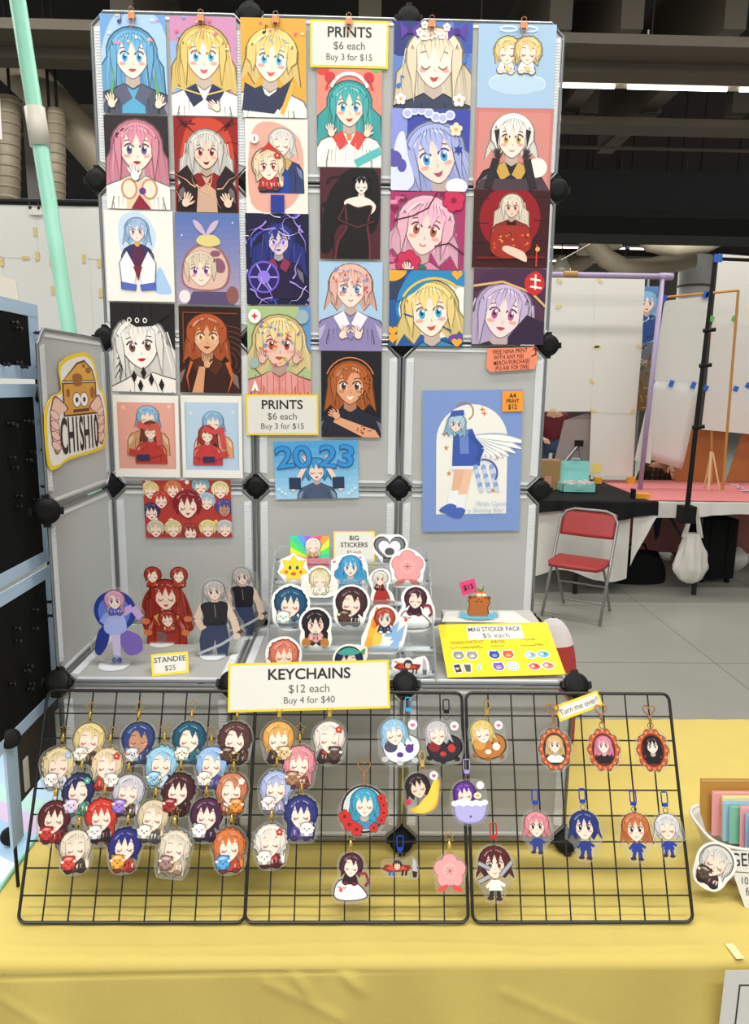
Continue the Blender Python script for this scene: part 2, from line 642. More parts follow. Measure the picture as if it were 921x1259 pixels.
def chibi(a, cx, cy, r, hair, top, plush=None, skin='#f8dfcf', seed=1, closed=True, legs=None, eye='#4a5a80', length=0.95, tilt=0.0,
          spread=1.0, accent=None, base=0.0, plush_side=None):
    """big-headed little figure hugging a round plush"""
    rnd = random.Random(seed)
    plush_side = plush_side or (-1 if rnd.random() < 0.75 else 1)
    tilt = tilt or rnd.uniform(-0.1, 0.1)
    a.local(cx, cy, r, tilt)
    hair_shell(a, hair, length, rnd, 2.0 + base, spread)
    if rnd.random() < 0.4:
        a.poly([(0.9, -0.5), (1.2, -0.9), (1.15, -1.6), (0.85, -1.75), (0.75, -1.0)], shade(hair, 0.5), 1.8 + base)
        a.poly([(0.92, -0.5), (1.14, -0.9), (1.1, -1.5), (0.88, -1.65), (0.8, -1.0)], hair, 1.9 + base)
    a.blob([(-0.5, -0.8), (0.5, -0.8), (0.85, -1.4), (0.78, -1.8), (-0.78, -1.8), (-0.85, -1.4)], shade(top, 0.4), 5.0 + base)
    a.blob([(-0.46, -0.8), (0.46, -0.8), (0.78, -1.4), (0.7, -1.74), (-0.7, -1.74), (-0.78, -1.4)], top, 5.2 + base)
    for k in range(5):
        x = -0.6 + 0.3 * k + 0.1 * rnd.random()
        a.poly([(x, -1.1 - 0.3 * rnd.random()), (x + 0.16, -1.2), (x + 0.1, -1.62)], [shade(top, 0.45), shade(top, 1.5), '#e8dfd2', shade(hair, 0.7)][int(rnd.random() * 4)], 5.3 + base)
    for sx in (-1, 1):
        a.ell(sx * 0.5, -1.76, 0.32, 0.2, shade(legs or top, 0.4), 5.4 + base)
        a.ell(sx * 0.5, -1.74, 0.27, 0.15, legs or shade(top, 0.7), 5.5 + base)
    face(a, skin, eye, closed, 0, 10.0 + base)
    hair_front(a, hair, rnd, 14.0 + base, 0.8, vol=1.08, part=rnd.uniform(-0.4, 0.4))
    if accent:
        a.flower(0.75, 0.75, 0.3, accent, '#f5e6b0', 18.0 + base)
        a.line([(-0.5, -1.0), (0.1, -1.25), (0.5, -1.05)], 0.16, accent, 9.0 + base)
    if plush:
        x0 = 0.5 * plush_side
        a.ell(x0, -1.1, 0.62, 0.58, shade(plush, 0.4), 19.0 + base)
        a.ell(x0, -1.1, 0.55, 0.51, plush, 19.1 + base)
        a.poly([(x0 - 0.4, -0.85), (x0 - 0.1, -0.68), (x0 + 0.3, -0.75), (x0 + 0.1, -0.88)], shade(plush, 1.5), 19.15 + base)
        for sx in (-1, 1):
            a.ell(x0 + sx * 0.2, -1.05, 0.055, 0.065, '#2a2020', 19.2 + base, n=8)
            a.ell(x0 + sx * 0.38, -0.68, 0.14, 0.14, shade(plush, 0.7), 19.05 + base, n=10)
            a.ell(x0 + sx * 0.34, -1.5, 0.18, 0.13, shade(plush, 0.7), 19.2 + base, n=10)
        a.ell(x0, -1.2, 0.08, 0.05, shade(plush, 0.35), 19.2 + base, n=8)
        for sx in (-1, 1):
            a.ell(x0 + sx * 0.5, -1.0, 0.16, 0.12, shade(skin, 0.6), 19.25 + base, n=10)
            a.ell(x0 + sx * 0.5, -1.0, 0.13, 0.1, skin, 19.3 + base, n=10)
    a.reset()


def text_polys(txt, size, bold=0.0, align='CENTER', space=1.0, shear=0.0):
    cu = bpy.data.curves.new('lettering_curve', 'FONT')
    cu.body = txt
    cu.size = size
    cu.align_x = align
    cu.align_y = 'CENTER'
    cu.offset = bold * size
    cu.space_character = space
    cu.shear = shear
    cu.resolution_u = 4
    o = bpy.data.objects.new('lettering_curve', cu)
    COL.objects.link(o)
    bpy.context.view_layer.update()
    dg = bpy.context.evaluated_depsgraph_get()
    me = bpy.data.meshes.new_from_object(o.evaluated_get(dg))
    bpy.data.objects.remove(o)
    bpy.data.curves.remove(cu)
    return me


def lettering(parent, lines, m, z=0.0006, name='lettering'):
    """lines: (text, x, y, size, bold[, rot, squeeze, align]) on the parent's local plane; one mesh for each line"""
    for ln in lines:
        txt, x, y, size, bold = ln[:5]
        rot = ln[5] if len(ln) > 5 else 0.0
        sq = ln[6] if len(ln) > 6 else 1.0
        al = ln[7] if len(ln) > 7 else 'CENTER'
        me = text_polys(txt, size, bold, al)
        me.materials.clear()
        me.materials.append(m)
        o = link(name, me, parent, Matrix.Translation((x, y, z)) @ Matrix.Rotation(rot, 4, 'Z') @ Matrix.Scale(sq, 4, (1, 0, 0)))
    return o


INK_BLACK = mat('black_lettering', '#1b1a1c', 0.6)
INK_GREY = mat('grey_lettering', '#55524f', 0.6)
PAPER = mat('white_paper', '#dedbd3', 0.6, bump=0.02, bscale=200)
CARD_YELLOW = mat('yellow_card', '#f2cf1c', 0.55, var=0.04, vscale=30)


def sheet_mesh(name, w, h, t, m, rad=0.0):
    if rad <= 0:
        return MB().box(-w / 2, w / 2, -h / 2, h / 2, -t, 0).mesh(name, m)
    pts = []
    for cx, cy, a0 in ((w / 2 - rad, h / 2 - rad, 0), (-w / 2 + rad, h / 2 - rad, 90), (-w / 2 + rad, -h / 2 + rad, 180), (w / 2 - rad, -h / 2 + rad, 270)):
        for k in range(5):
            t_ = math.radians(a0 + 22.5 * k)
            pts.append((cx + rad * math.cos(t_), cy + rad * math.sin(t_)))
    return MB().prism(pts, -t, 0).mesh(name, m)

# ------------------------------------------------------------------ the hall
def concrete():
    m = mat('concrete_floor', '#96978e', 0.42, bump=0.03, bscale=30, var=0.14, vscale=1.6, spec=0.35)
    return m


FL = MB().box(-14, 20, -6, 30, -0.1, 0).build('floor', concrete())
props(FL, kind='structure')
jm = mat('floor_joint', '#7c7973', 0.8)
for (ax, c) in (('x', 1.75), ('x', 3.0), ('x', 4.25), ('x', 5.5), ('y', 2.6), ('y', 3.85), ('y', 1.35)):
    if ax == 'x':
        MB().box(c - 0.004, c + 0.004, 0.3, 12, 0, 0.001).build('expansion_joint', jm, FL)
    else:
        MB().box(1.0, 9, c - 0.004, c + 0.004, 0, 0.001).build('expansion_joint', jm, FL)

DARK = mat('dark_ceiling_deck', '#171310', 0.9, var=0.4, vscale=2)
CEIL = props(MB().box(-14, 20, -6, 30, 7.4, 7.5).build('ceiling', DARK), kind='structure')
WALLM = mat('far_wall_paint', '#6f6a60', 0.8, var=0.15, vscale=0.6)
props(MB().box(-14, 20, 29.9, 30.1, 0, 7.4).build('wall_back', WALLM), kind='structure')

BEAM = mat('beige_painted_steel', '#5a5247', 0.7, var=0.15, vscale=3)
BEAM_D = mat('dark_grey_steel', '#343336', 0.75, var=0.12, vscale=2)
BEAM_B = mat('black_steel', '#100f10', 0.8)


def zy(py, Y):
    return at_y(560, py, Y).z


def beam(name, Y, py0, py1, depth, m, label, x0=-9, x1=14):
    o = MB().box(x0, x1, Y, Y + depth, zy(py1, Y), zy(py0, Y)).build(name, m)
    return props(o, label, 'beam')


b1 = beam('ceiling_beam', 4.0, 36, 49, 0.35, BEAM, 'pale narrow steel flange high above the fluorescent tube row')
b2 = beam('ceiling_beam', 4.3, 52, 84, 0.2, BEAM, 'broad beige ceiling beam just above the fluorescent tube row')
b3 = beam('ceiling_beam', 6.0, 139, 149, 0.3, BEAM, 'narrow beige ceiling beam just below the fluorescent tube row')
b4 = beam('ceiling_beam', 9.0, 205, 256, 0.3, BEAM_D, 'wide dark grey header beam above the white column')
beam('ceiling_beam', 8.8, 262, 284, 0.7, BEAM_B, 'black girder under the dark grey header beam')
beam('ceiling_rod', 7.0, 175.5, 178.5, 0.03, BEAM, 'thin steel rod between two dark ceiling beams')['category'] = 'rod'
for i, (px, w) in enumerate(((778, 26), (905, 8), (455, 26), (150, 24), (690, 8))):
    p = at_y(px, 20, 4.4)
    q = at_y(px, 36, 4.4)
    props(MB().box(p.x - 0.09, p.x + 0.09, 4.4, 7.5, q.z, q.z + 0.9).build('ceiling_joist', BEAM),
          ('steel ceiling joist near the top right corner', 'steel joist at the far right picture edge', 'steel joist behind the PRINTS sign', 'steel joist at upper left by the mint pole',
           'slim steel joist beside the top corner of the print wall')[i], 'joist')
for i, (px, w) in enumerate(((727, 22), (806, 20), (915, 20), (700, 14))):
    p = at_y(px, 92, 6.15)
    q = at_y(px, 139, 6.15)
    props(MB().box(p.x - w / 881 * 4, p.x + w / 881 * 4, 6.15, 6.3, q.z, p.z + 0.35).build('ceiling_hanger', BEAM),
          ('short hanger post under the tube row, second from the print wall', 'short hanger post under the tube row, middle one', 'short hanger post under the tube row at right edge',
           'short hanger post under the tube row beside the print wall')[i], 'post')

# fluorescent rows that hang in the hall
TUBE = mat('lit_fluorescent_tube', '#fff4dc', 0.4, emit=6.0)
FIX = mat('white_light_fixture', '#b9b2a0', 0.4, metal=0.2)


def light_row(Y, z, x0, x1, label, n=6):
    r = props(empty('fluorescent_light', loc=((x0 + x1) / 2, Y, z)), label, 'light', 'fluorescent ceiling lights')
    L = x1 - x0
    MB().box(-L / 2, L / 2, -0.05, 0.05, 0, 0.055).build('light_housing', FIX, r)
    for i in range(n):
        a = -L / 2 + L * (i + 0.06) / n
        b = -L / 2 + L * (i + 0.94) / n
        MB().tube([(a, -0.03, -0.018), (b, -0.03, -0.018)], 0.017, 8).build('lamp_tube', TUBE, r)
    for i in range(4):
        x = -L / 2 + L * (i + 0.5) / 4
        MB().tube([(x, 0, 0.05), (x, 0, 7.41 - z)], 0.008, 6).build('hanging_rod', BEAM, r)


light_row(5.0, zy(101, 5.0), 0.9, 6.9, 'lit fluorescent tube row under the dark ceiling beside the print wall', 6)
light_row(17.0, zy(301, 17.0), 3.0, 9.5, 'small distant fluorescent row behind the white column')
light_row(21.0, zy(318, 21.0), 3.0, 11.0, 'farthest fluorescent row low over the neighbouring display')
light_row(-3.2, 5.22, -2.6, 3.4, 'fluorescent row over the aisle behind the viewer')
light_row(-1.0, 5.22, -2.6, 3.4, 'fluorescent row over our own table')
SPR = mat('sprinkler_metal', '#a39a8a', 0.4, metal=0.5)
p = at_y(796, 58, 4.2)
sp = props(empty('sprinkler_head', loc=p), 'small round sprinkler head hanging from the broad beam', 'sprinkler')
MB().tube([(0, 0, 0.12), (0, 0, -0.01)], 0.008, 6).build('drop_pipe', SPR, sp)
MB().lathe([(0.0, -0.03), (0.05, -0.045), (0.065, -0.06)], 14, capb=False, capt=False).build('deflector', SPR, sp)

# ducts
DUCT = mat('tan_ductwork', '#8f8470', 0.55, metal=0.1, var=0.15, vscale=4)


def duct(pts, r, label, rings=0, nm='air_duct'):
    root = props(empty(nm, loc=pts[0]), label, 'duct')
    b = Vector(pts[0])
    MB().tube([Vector(p) - b for p in pts], r, 18).build('duct_pipe', DUCT, root, smooth=True)
    for q_ in (pts[len(pts) // 2], pts[-1] if not rings else pts[0]):
        q_ = Vector(q_) - b
        MB().tube([q_, (q_.x, q_.y, 7.41 - b.z)], 0.012, 6).build('hanger_rod', BEAM_B, root)
    if rings:
        a, c = Vector(pts[0]) - b, Vector(pts[-1]) - b
        for i in range(rings):
            q = a + (c - a) * (i + 0.5) / rings
            d = (c - a).normalized() * 0.012
            MB().tube([q - d, q + d], r * 1.05, 18).build('duct_ring', DUCT, root, smooth=True)
    return root


duct([at_y(-60, -10, 5.0), at_y(-10, 55, 5.0), at_y(60, 122, 5.0), at_y(125, 195, 5.0), at_y(180, 260, 5.0)], 0.17, 'fat diagonal tan air duct at upper left behind the mint pole')
duct([at_y(12, 120, 4.7), at_y(12, 300, 4.7)], 0.085, 'ribbed vertical duct at the left picture edge', 14)
duct([at_y(70, 135, 4.7), at_y(70, 300, 4.7)], 0.07, 'ribbed vertical duct right of the mint pole', 14)
props(MB().box(at_y(27, 130, 5.3).x, at_y(42, 130, 5.3).x, 5.3, 5.4, 1.5, at_y(27, 125, 5.3).z).build('grey_pillar', mat('grey_pillar_paint', '#6d6a66', 0.7)),
      'flat grey pillar between the two ribbed vertical ducts', 'pillar')
duct([at_y(706, 276, 13), at_y(722, 292, 13), at_y(745, 318, 13), at_y(768, 330, 13), at_y(800, 329, 13), at_y(852, 318, 13)], 0.19, 'bent tan duct above the purple pole frame')
duct([at_y(782, 280, 12), at_y(800, 300, 12), at_y(830, 306, 12), at_y(870, 300, 12), at_y(900, 285, 12)], 0.15, 'fat tan duct crossing behind the white column')
duct([at_y(680, 340, 15), at_y(715, 322, 15), at_y(755, 290, 15)], 0.2, 'tan duct slanting behind the bent duct')
for i, (x, y) in enumerate(((722, 305), (752, 298), (690, 330), (810, 330))):
    p = at_y(x, y, 14)
    lamp_ = empty('hanging_lamp', loc=p)
    MB().lathe([(0.22, -0.12), (0.2, 0), (0.1, 0.2), (0.05, 0.26)], 16).build('lamp_shade', FIX, lamp_, None, True)
    MB().tube([(0, 0, 0.2), (0, 0, 7.41 - p.z)], 0.012, 6).build('hanger_rod', BEAM_B, lamp_)
    props(lamp_,
          ('shaded hall lamp hanging left of the bent duct', 'shaded hall lamp hanging over the bent duct', 'shaded hall lamp nearest the print wall', 'shaded hall lamp beside the white column')[i], 'lamp')
props(MB().tube([at_y(690, 320, 11), at_y(736, 294, 11)], 0.012, 6).build('ceiling_pipe', BEAM), 'thin slanting pipe above the purple frame, beside the print wall', 'pipe')
cp = at_y(855, 330, 14)
cl = props(empty('round_column', loc=(cp.x, 14, 0)), 'thick round white column behind the neighbouring displays', 'column')
MB().lathe([(0.33, 0), (0.33, 4.6)], 28).build('column_shaft', mat('white_column_paint', '#d5d4d0', 0.6, var=0.05), cl, smooth=True)
MB().lathe([(0.345, 3.95), (0.345, 4.0)], 28).build('column_band', BEAM, cl)

# ------------------------------------------------------------------ our table and its cloth
tb = props(empty('folding_table', loc=(0.9, -0.22, 0)), 'long folding table under the yellow tablecloth', 'table')
PL = mat('table_laminate', '#8d8a84', 0.6)
MB().box(-0.96, 1.1, -0.45, 0.45, TT - 0.04, TT - 0.006).build('table_top', PL, tb)
for x in (-0.85, 0.98):
    for y in (-0.36, 0.36):
        MB().tube([(x, y, 0), (x, y, TT - 0.04)], 0.014, 8).build('leg', mat('grey_leg_steel', '#6a6c6e', 0.4, metal=0.8), tb)
CLOTH = mat('yellow_cotton', '#cdb868', 0.85, bump=0.12, bscale=350, var=0.03, vscale=25, spec=0.15)
rn = random.Random(5)
YF, YB, XL, XR = -0.705, 0.262, -0.09, 2.03
folds = [(0.08, 0.012, 0.07), (0.3, 0.008, 0.1), (0.62, 0.01, 0.05), (0.83, 0.012, 0.08), (1.05, 0.008, 0.1), (1.32, 0.012, 0.07), (1.6, 0.01, 0.1)]


def wrinkle(x, y):
    return (0.0012 * math.sin(9 * x + 4 * y) * math.sin(23 * y + 3 * x) + 0.0008 * math.sin(55 * x + 17 * y + 3 * math.sin(9 * y)) +
            0.0012 * math.exp(-((y + 0.665 + 0.006 * math.sin(7 * x)) / 0.006) ** 2) + 0.0010 * math.exp(-((y + 0.54 - 0.01 * x) / 0.005) ** 2))


def cloth_pt(u, v):
    x = XL + (XR - XL) * u
    s = v * 1.66
    top = YB - YF
    r = 0.018
    if s <= top - r:
        y = YB - s
        return (x, y, TT + wrinkle(x, y) + 0.001)
    d = s - (top - r)
    arcl = r * math.pi / 2
    if d < arcl:
        t = d / r
        return (x, YF + r - r * math.sin(t), TT + 0.001 - r * (1 - math.cos(t)))
    d -= arcl
    k = min(1.0, d / 0.25)
    off = 0
    for (fx, am, wd) in folds:
        xx = x - fx - 0.10 * d * math.sin(fx * 9)
        off += am * math.exp(-(xx / wd) ** 2) * 2.2
    off += 0.004 * math.sin(14 * x + 5 * d) + 0.0025 * math.sin(41 * x - 9 * d)
    diag = 0.0018 * math.exp(-((d - 0.06 - 0.45 * (x - 0.95)) / 0.012) ** 2) * (1 if 0.9 < x < 1.3 else 0)
    diag += 0.0025 * math.exp(-((d - 0.035 - 0.5 * (x - 0.5)) / 0.012) ** 2) * (1 if 0.47 < x < 0.62 else 0)
    diag += 0.002 * math.exp(-((d - 0.02 - 0.55 * (x + 0.06)) / 0.012) ** 2) * (1 if -0.08 < x < 0.2 else 0)
    gv = 0.011 - 0.012 * (x - 0.1) / 0.6 if x < 0.85 else -1
    groove = 0.003 * math.exp(-((d - gv) / 0.0035) ** 2) if gv > -0.5 else 0
    pk = 0.006 * math.exp(-((x - 0.53 - 0.5 * d) / 0.012) ** 2) * math.exp(-((d - 0.03) / 0.03) ** 2) + 0.006 * math.exp(-((x - 0.62 - 0.7 * d) / 0.014) ** 2) * math.exp(-((d - 0.02) / 0.025) ** 2)
    return (x, YF - off * k - diag - pk + groove, TT + 0.001 - r - d)


ck = MB().grid(cloth_pt, 300, 420).build('tablecloth', CLOTH, smooth=True)
props(ck, 'plain yellow cotton tablecloth covering the whole front table', 'tablecloth')
# neighbour's table on the left with a pastel cloth
tb2 = props(empty('folding_table', loc=(-0.9, -0.2, 0)), 'neighbouring table under the pastel cloth at left edge', 'table')
MB().box(-0.9, 0.78, -0.45, 0.45, TT - 0.045, TT - 0.008).build('table_top', PL, tb2)
for x in (-0.8, 0.7):
    for y in (-0.36, 0.36):
        MB().tube([(x, y, 0), (x, y, TT - 0.04)], 0.014, 8).build('leg', MATS['grey_leg_steel'], tb2)


def plaid():
    m = bpy.data.materials.new('pastel_patchwork_cloth')
    m.use_nodes = True
    nt = m.node_tree
    b = nt.nodes['Principled BSDF']
    b.inputs['Roughness'].default_value = 0.85
    tc = nt.nodes.new('ShaderNodeTexCoord')
    sx = nt.nodes.new('ShaderNodeSeparateXYZ')
    nt.links.new(tc.outputs['Object'], sx.inputs[0])
    ad = nt.nodes.new('ShaderNodeMath')
    ad.operation = 'MULTIPLY_ADD'
    nt.links.new(sx.outputs['X'], ad.inputs[0])
    ad.inputs[1].default_value = 0.55
    nt.links.new(sx.outputs['Y'], ad.inputs[2])
    md = nt.nodes.new('ShaderNodeMath')
    md.operation = 'MULTIPLY_ADD'
    nt.links.new(ad.outputs[0], md.inputs[0])
    md.inputs[1].default_value = 2.6
    md.inputs[2].default_value = 8.72
    fr = nt.nodes.new('ShaderNodeMath')
    fr.operation = 'FRACT'
    nt.links.new(md.outputs[0], fr.inputs[0])
    cr = nt.nodes.new('ShaderNodeValToRGB')
    cr.color_ramp.interpolation = 'CONSTANT'
    els = cr.color_ramp.elements
    els[0].position, els[0].color = 0.0, hexc('#b8d6ee')
    els[1].position, els[1].color = 0.3, hexc('#eef0f2')
    for q, c in ((0.45, '#a8cdee'), (0.7, '#d9c2e4'), (0.85, '#b9e2da')):
        e = els.new(q)
        e.color = hexc(c)
    nt.links.new(fr.outputs[0], cr.inputs[0])
    nt.links.new(cr.outputs[0], b.inputs['Base Color'])
    return m


pc = MB().grid(lambda u, v: (-1.8 + 1.715 * u, 0.27 - 0.97 * v, TT + 0.003 + 0.001 * math.sin(30 * u + 9 * v)), 40, 40).build('tablecloth', plaid(), smooth=True)
props(pc, 'pastel blue striped tablecloth on the neighbouring left table', 'tablecloth')
MB().box(-1.8, -0.085, -0.704, -0.699, 0.1, TT + 0.003).build('cloth_drop', MATS['pastel_patchwork_cloth'] if 'pastel_patchwork_cloth' in MATS else pc.data.materials[0], pc)
MB().tube([(-0.087, 0.27, TT + 0.004), (-0.087, -0.2, TT + 0.004), (-0.087, -0.7, TT + 0.004)], 0.0045, 6).build('mint_hem', mat('mint_hem_fabric', '#8fd0b8', 0.8), pc)

# ------------------------------------------------------------------ the panel display rack
PX, PY, PZ = 0.37, 0.3867, 0.3693


def frosted():
    m = bpy.data.materials.new('frosted_panel_plastic')
    m.use_nodes = True
    nt = m.node_tree
    b = nt.nodes['Principled BSDF']
    b.inputs['Base Color'].default_value = hexc('#c6c7c6')
    b.inputs['Roughness'].default_value = 0.36
    b.inputs['Specular IOR Level'].default_value = 0.45
    out = nt.nodes['Material Output']
    tl = nt.nodes.new('ShaderNodeBsdfTranslucent')
    tl.inputs[0].default_value = hexc('#dcdddc')
    tr = nt.nodes.new('ShaderNodeBsdfTransparent')
    m1 = nt.nodes.new('ShaderNodeMixShader')
    m1.inputs[0].default_value = 0.3
    m2 = nt.nodes.new('ShaderNodeMixShader')
    m2.inputs[0].default_value = 0.1
    nt.links.new(b.outputs[0], m1.inputs[1])
    nt.links.new(tl.outputs[0], m1.inputs[2])
    nt.links.new(m1.outputs[0], m2.inputs[1])
    nt.links.new(tr.outputs[0], m2.inputs[2])
    nt.links.new(m2.outputs[0], out.inputs[0])
    n = nt.nodes.new('ShaderNodeTexNoise')
    n.inputs['Scale'].default_value = 400
    bp = nt.nodes.new('ShaderNodeBump')
    bp.inputs['Strength'].default_value = 0.05
    nt.links.new(n.outputs['Fac'], bp.inputs['Height'])
    nt.links.new(bp.outputs['Normal'], b.inputs['Normal'])
    return m


FROST = frosted()
STRIP = mat('white_panel_edge', '#d9dcdf', 0.35)
TUBEM = mat('grey_steel_tube', '#85888c', 0.32, metal=0.7)
BLACKP = mat('black_connector_plastic', '#0d0d0e', 0.55, bump=0.05, bscale=150, spec=0.25)
hx, hz, ch = 0.1795, 0.179, 0.03


def octo(ax, az, c):
    return [(ax - c, az), (-ax + c, az), (-ax, az - c), (-ax, -az + c), (-ax + c, -az), (ax - c, -az), (ax, -az + c), (ax, az - c)]


sheet_me = MB().prism(octo(hx - 0.004, hz - 0.004, ch), -0.0009, 0.0009).mesh('panel', FROST)
fr_ = MB().tube([(x, z, 0) for x, z in octo(hx, hz, ch)], 0.0036, 8, closed=True)
frame_me = fr_.mesh('panel_frame', TUBEM)
sb_ = MB()
sb_.prism([(-0.009, -hz + 0.034), (0.009, -hz + 0.03), (0.009, hz - 0.03), (-0.009, hz - 0.034)], 0.0009, 0.0028)
for i in range(44):
    z = -hz + 0.042 + i * (2 * hz - 0.084) / 43
    sb_.box(-0.0075, 0.0075, z - 0.0012, z + 0.0012, 0.0028, 0.0036)
strip_me = sb_.mesh('edge_strip', STRIP)
hs_me = MB().prism([(-hx + 0.03, -0.003), (hx - 0.03, -0.003), (hx - 0.03, 0.003), (-hx + 0.03, 0.003)], 0.0009, 0.003).mesh('edge_lip', STRIP)
RACK = props(empty('display_rack', loc=(0, 0, Z0)), 'tall modular rack of frosted white panels with black round connectors', 'display rack')


def panel(c, ux, n, sx=1.0, sy=1.0):
    M = frame(Vector(c), ux, n) @ Matrix.Diagonal((sx, sy, 1, 1))
    p = link('panel', sheet_me, RACK, M)
    link('panel_frame', frame_me, p)
    for s in (-1, 1):
        link('edge_strip', strip_me, p, Matrix.Translation((s * (hx - 0.016), 0, 0)))
        link('edge_lip', hs_me, p, Matrix.Translation((0, s * (hz - 0.012), 0)))


for r in range(4):
    for c in range(3):
        panel(((c + 0.5) * PX, 0, (r + 0.5) * PZ), (1, 0, 0), (0, -1, 0))
for r in range(2):
    panel((0, -PY / 2, (r + 0.5) * PZ), (0, 1, 0), (1, 0, 0), PY / PX)
for c in range(3):
    panel(((c + 0.5) * PX, -PY / 2, 0), (1, 0, 0), (0, 0, 1), 1, PY / PX)          # shelf
    panel(((c + 0.5) * PX, -PY, -0.5 * PZ), (1, 0, 0), (0, -1, 0))                 # front of the lower cubes
panel((0, -PY / 2, -0.5 * PZ), (0, 1, 0), (1, 0, 0), PY / PX)

cb = MB()
prof = [(0.0, -0.011), (0.02, -0.011), (0.0265, -0.008), (0.0275, -0.004), (0.0275, 0.004), (0.0265, 0.008), (0.02, 0.011), (0.0, 0.011)]
cb.lathe(prof, 24)
con_me = cb.mesh('connector', BLACKP, True)
ab = MB()
ab.box(0.02, 0.0325, -0.007, 0.007, -0.008, 0.007)
arm_me = ab.mesh('connector_arm', BLACKP)
dm_me = MB().lathe([(0.0215, 0.0095), (0.0205, 0.0112), (0.012, 0.0118), (0.0, 0.012)], 20, capb=False, capt=False).mesh('connector_cap', mat('matte_black_cap', '#111112', 0.6, spec=0.2), True)


def connector(c, n=(0, -1, 0)):
    M = frame(Vector(c), (1, 0, 0) if abs(n[0]) < 0.9 else (0, 1, 0), n)
    o = link('connector', con_me, RACK, M)
    for k in range(4):
        link('connector_arm', arm_me, o, Matrix.Rotation(k * math.pi / 2, 4, 'Z'))
    link('connector_cap', dm_me, o)


for k in range(5):
    for i in range(4):
        if k == 4 and i in (0, 3):
            continue
        connector((i * PX, 0.010, k * PZ))
for i in range(4):
    connector((i * PX, -PY, 0), (0, -0.8, 0.6))
    connector((i * PX, -PY, -PZ), (0, -0.7, 0.7))
connector((0, -PY, PZ), (0.3, -0.95, 0))
# rear feet
for i in range(4):
    connector((i * PX, 0, -PZ), (0, -0.7, 0.7))
for i in range(4):
    MB().tube([(i * PX, -PY, -PZ), (i * PX, -PY, -PZ - 0.024)], 0.012, 10).build('foot', BLACKP, RACK)
    MB().tube([(i * PX, 0, -PZ), (i * PX, 0, -PZ - 0.024)], 0.012, 10).build('foot', BLACKP, RACK)
# copper clips along the top edge hold the uppermost prints

# ------------------------------------------------------------------ wire grid panels leaning on the rack
GB, GT = Vector((0, -0.616, 0.747)), Vector((0, -0.424, 1.134))
GU = (GT - GB).normalized()
GN = Vector((1, 0, 0)).cross(GU).normalized()
GSZ = 0.4345
WIRE = mat('black_coated_wire', '#161514', 0.4, bump=0.02, bscale=200)
thin_v = MB().tube([(0, 0, -GSZ / 2), (0, 0, GSZ / 2)], 0.0016, 6).mesh('wire', WIRE)
rim_pts = []
for cx, cy, a0 in ((1, 1, 0), (-1, 1, 90), (-1, -1, 180), (1, -1, 270)):
    for k in range(5):
        t = math.radians(a0 + 22.5 * k)
        rim_pts.append((cx * (GSZ / 2 - 0.016) + 0.014 * math.cos(t), cy * (GSZ / 2 - 0.016) + 0.014 * math.sin(t), 0))
rim_me = MB().tube(rim_pts, 0.0033, 8, closed=True).mesh('rim', WIRE)
GRID_LAB = ('left wire grid panel, holding the densest crowd of keychains', 'middle wire grid panel under the KEYCHAINS sign', 'right wire grid panel with the oval framed keychains')
GX = [0.211, 0.642, 1.081]
GRIDS = []
for gi in range(3):
    c = Vector((GX[gi], 0, 0)) + (GB + GT) / 2 * 1.0
    c.x = GX[gi]
    M = frame(c, (1, 0, 0), GN)
    g = props(empty('wire_grid_panel', M), GRID_LAB[gi], 'wire grid', 'black wire grids leaning on the rack')
    link('rim', rim_me, g)
    n = 9
    for k in range(1, n):
        q = -GSZ / 2 + GSZ * k / n
        link('wire', thin_v, g, Matrix.Translation((q, 0, 0.0015)) @ Matrix.Rotation(math.pi / 2, 4, 'X'))
        link('wire', thin_v, g, Matrix.Translation((0, q, -0.0015)) @ Matrix.Rotation(math.pi / 2, 4, 'Y'))
    GRIDS.append(g)

# ------------------------------------------------------------------ prints on the wall
WALL_P = Vector((0, -0.0065, Z0))
WALL_N = Vector((0, -1, 0))
SHEET = mat('print_paper', '#e9e6df', 0.5)
NPR = [0]
TOPS = {}


def make_print(px, fn, label, name='art_print', cat='print', group='prints taped to the panel wall', p0=None, n=None, sheet=None, ink=None, lift=0.0, t=0.0004, rad=0.0):
    NPR[0] += 1
    n = n or WALL_N
    p0 = (p0 or WALL_P) + n * (0.0006 * (NPR[0] % 5) + lift)
    if len(px) == 4 and not isinstance(px[0], tuple):
        px = rect4(*px)
    M, w, h = fit_quad(px, p0, n)
    o = link(name, sheet_mesh(name, w, h, t, sheet or SHEET, rad))
    o.matrix_world = M
    props(o, label, cat, group)
    a = Art(h / w)
    fn(a, h / w)
    if a.P:
        link('artwork', a.mesh('artwork', w, ink or INK), o)
        TOPS[o.name] = a.top
    return o, w, h


def BG(a, h, c, L=0.0):
    a.rect(0, 0, 1, h, c, L)


def speckle(a, h, cols, n, seed, L, r=0.03, box=(0, 0, 1, None)):
    rd = random.Random(seed)
    x0, y0, x1, y1 = box
    y1 = y1 or h
    for i in range(n):
        x, y = x0 + (x1 - x0) * rd.random(), y0 + (y1 - y0) * rd.random()
        c = cols[i % len(cols)]
        k = i % 4
        if k == 0:
            a.star(x, y, r * 1.2, c, L)
        elif k == 1:
            a.ell(x, y, r * 0.8, r * 0.8, c, L, n=10)
        elif k == 2:
            a.heart(x, y, r, c, L)
        else:
            a.rect(x - r, y - r * 0.4, x + r, y + r * 0.4, c, L)


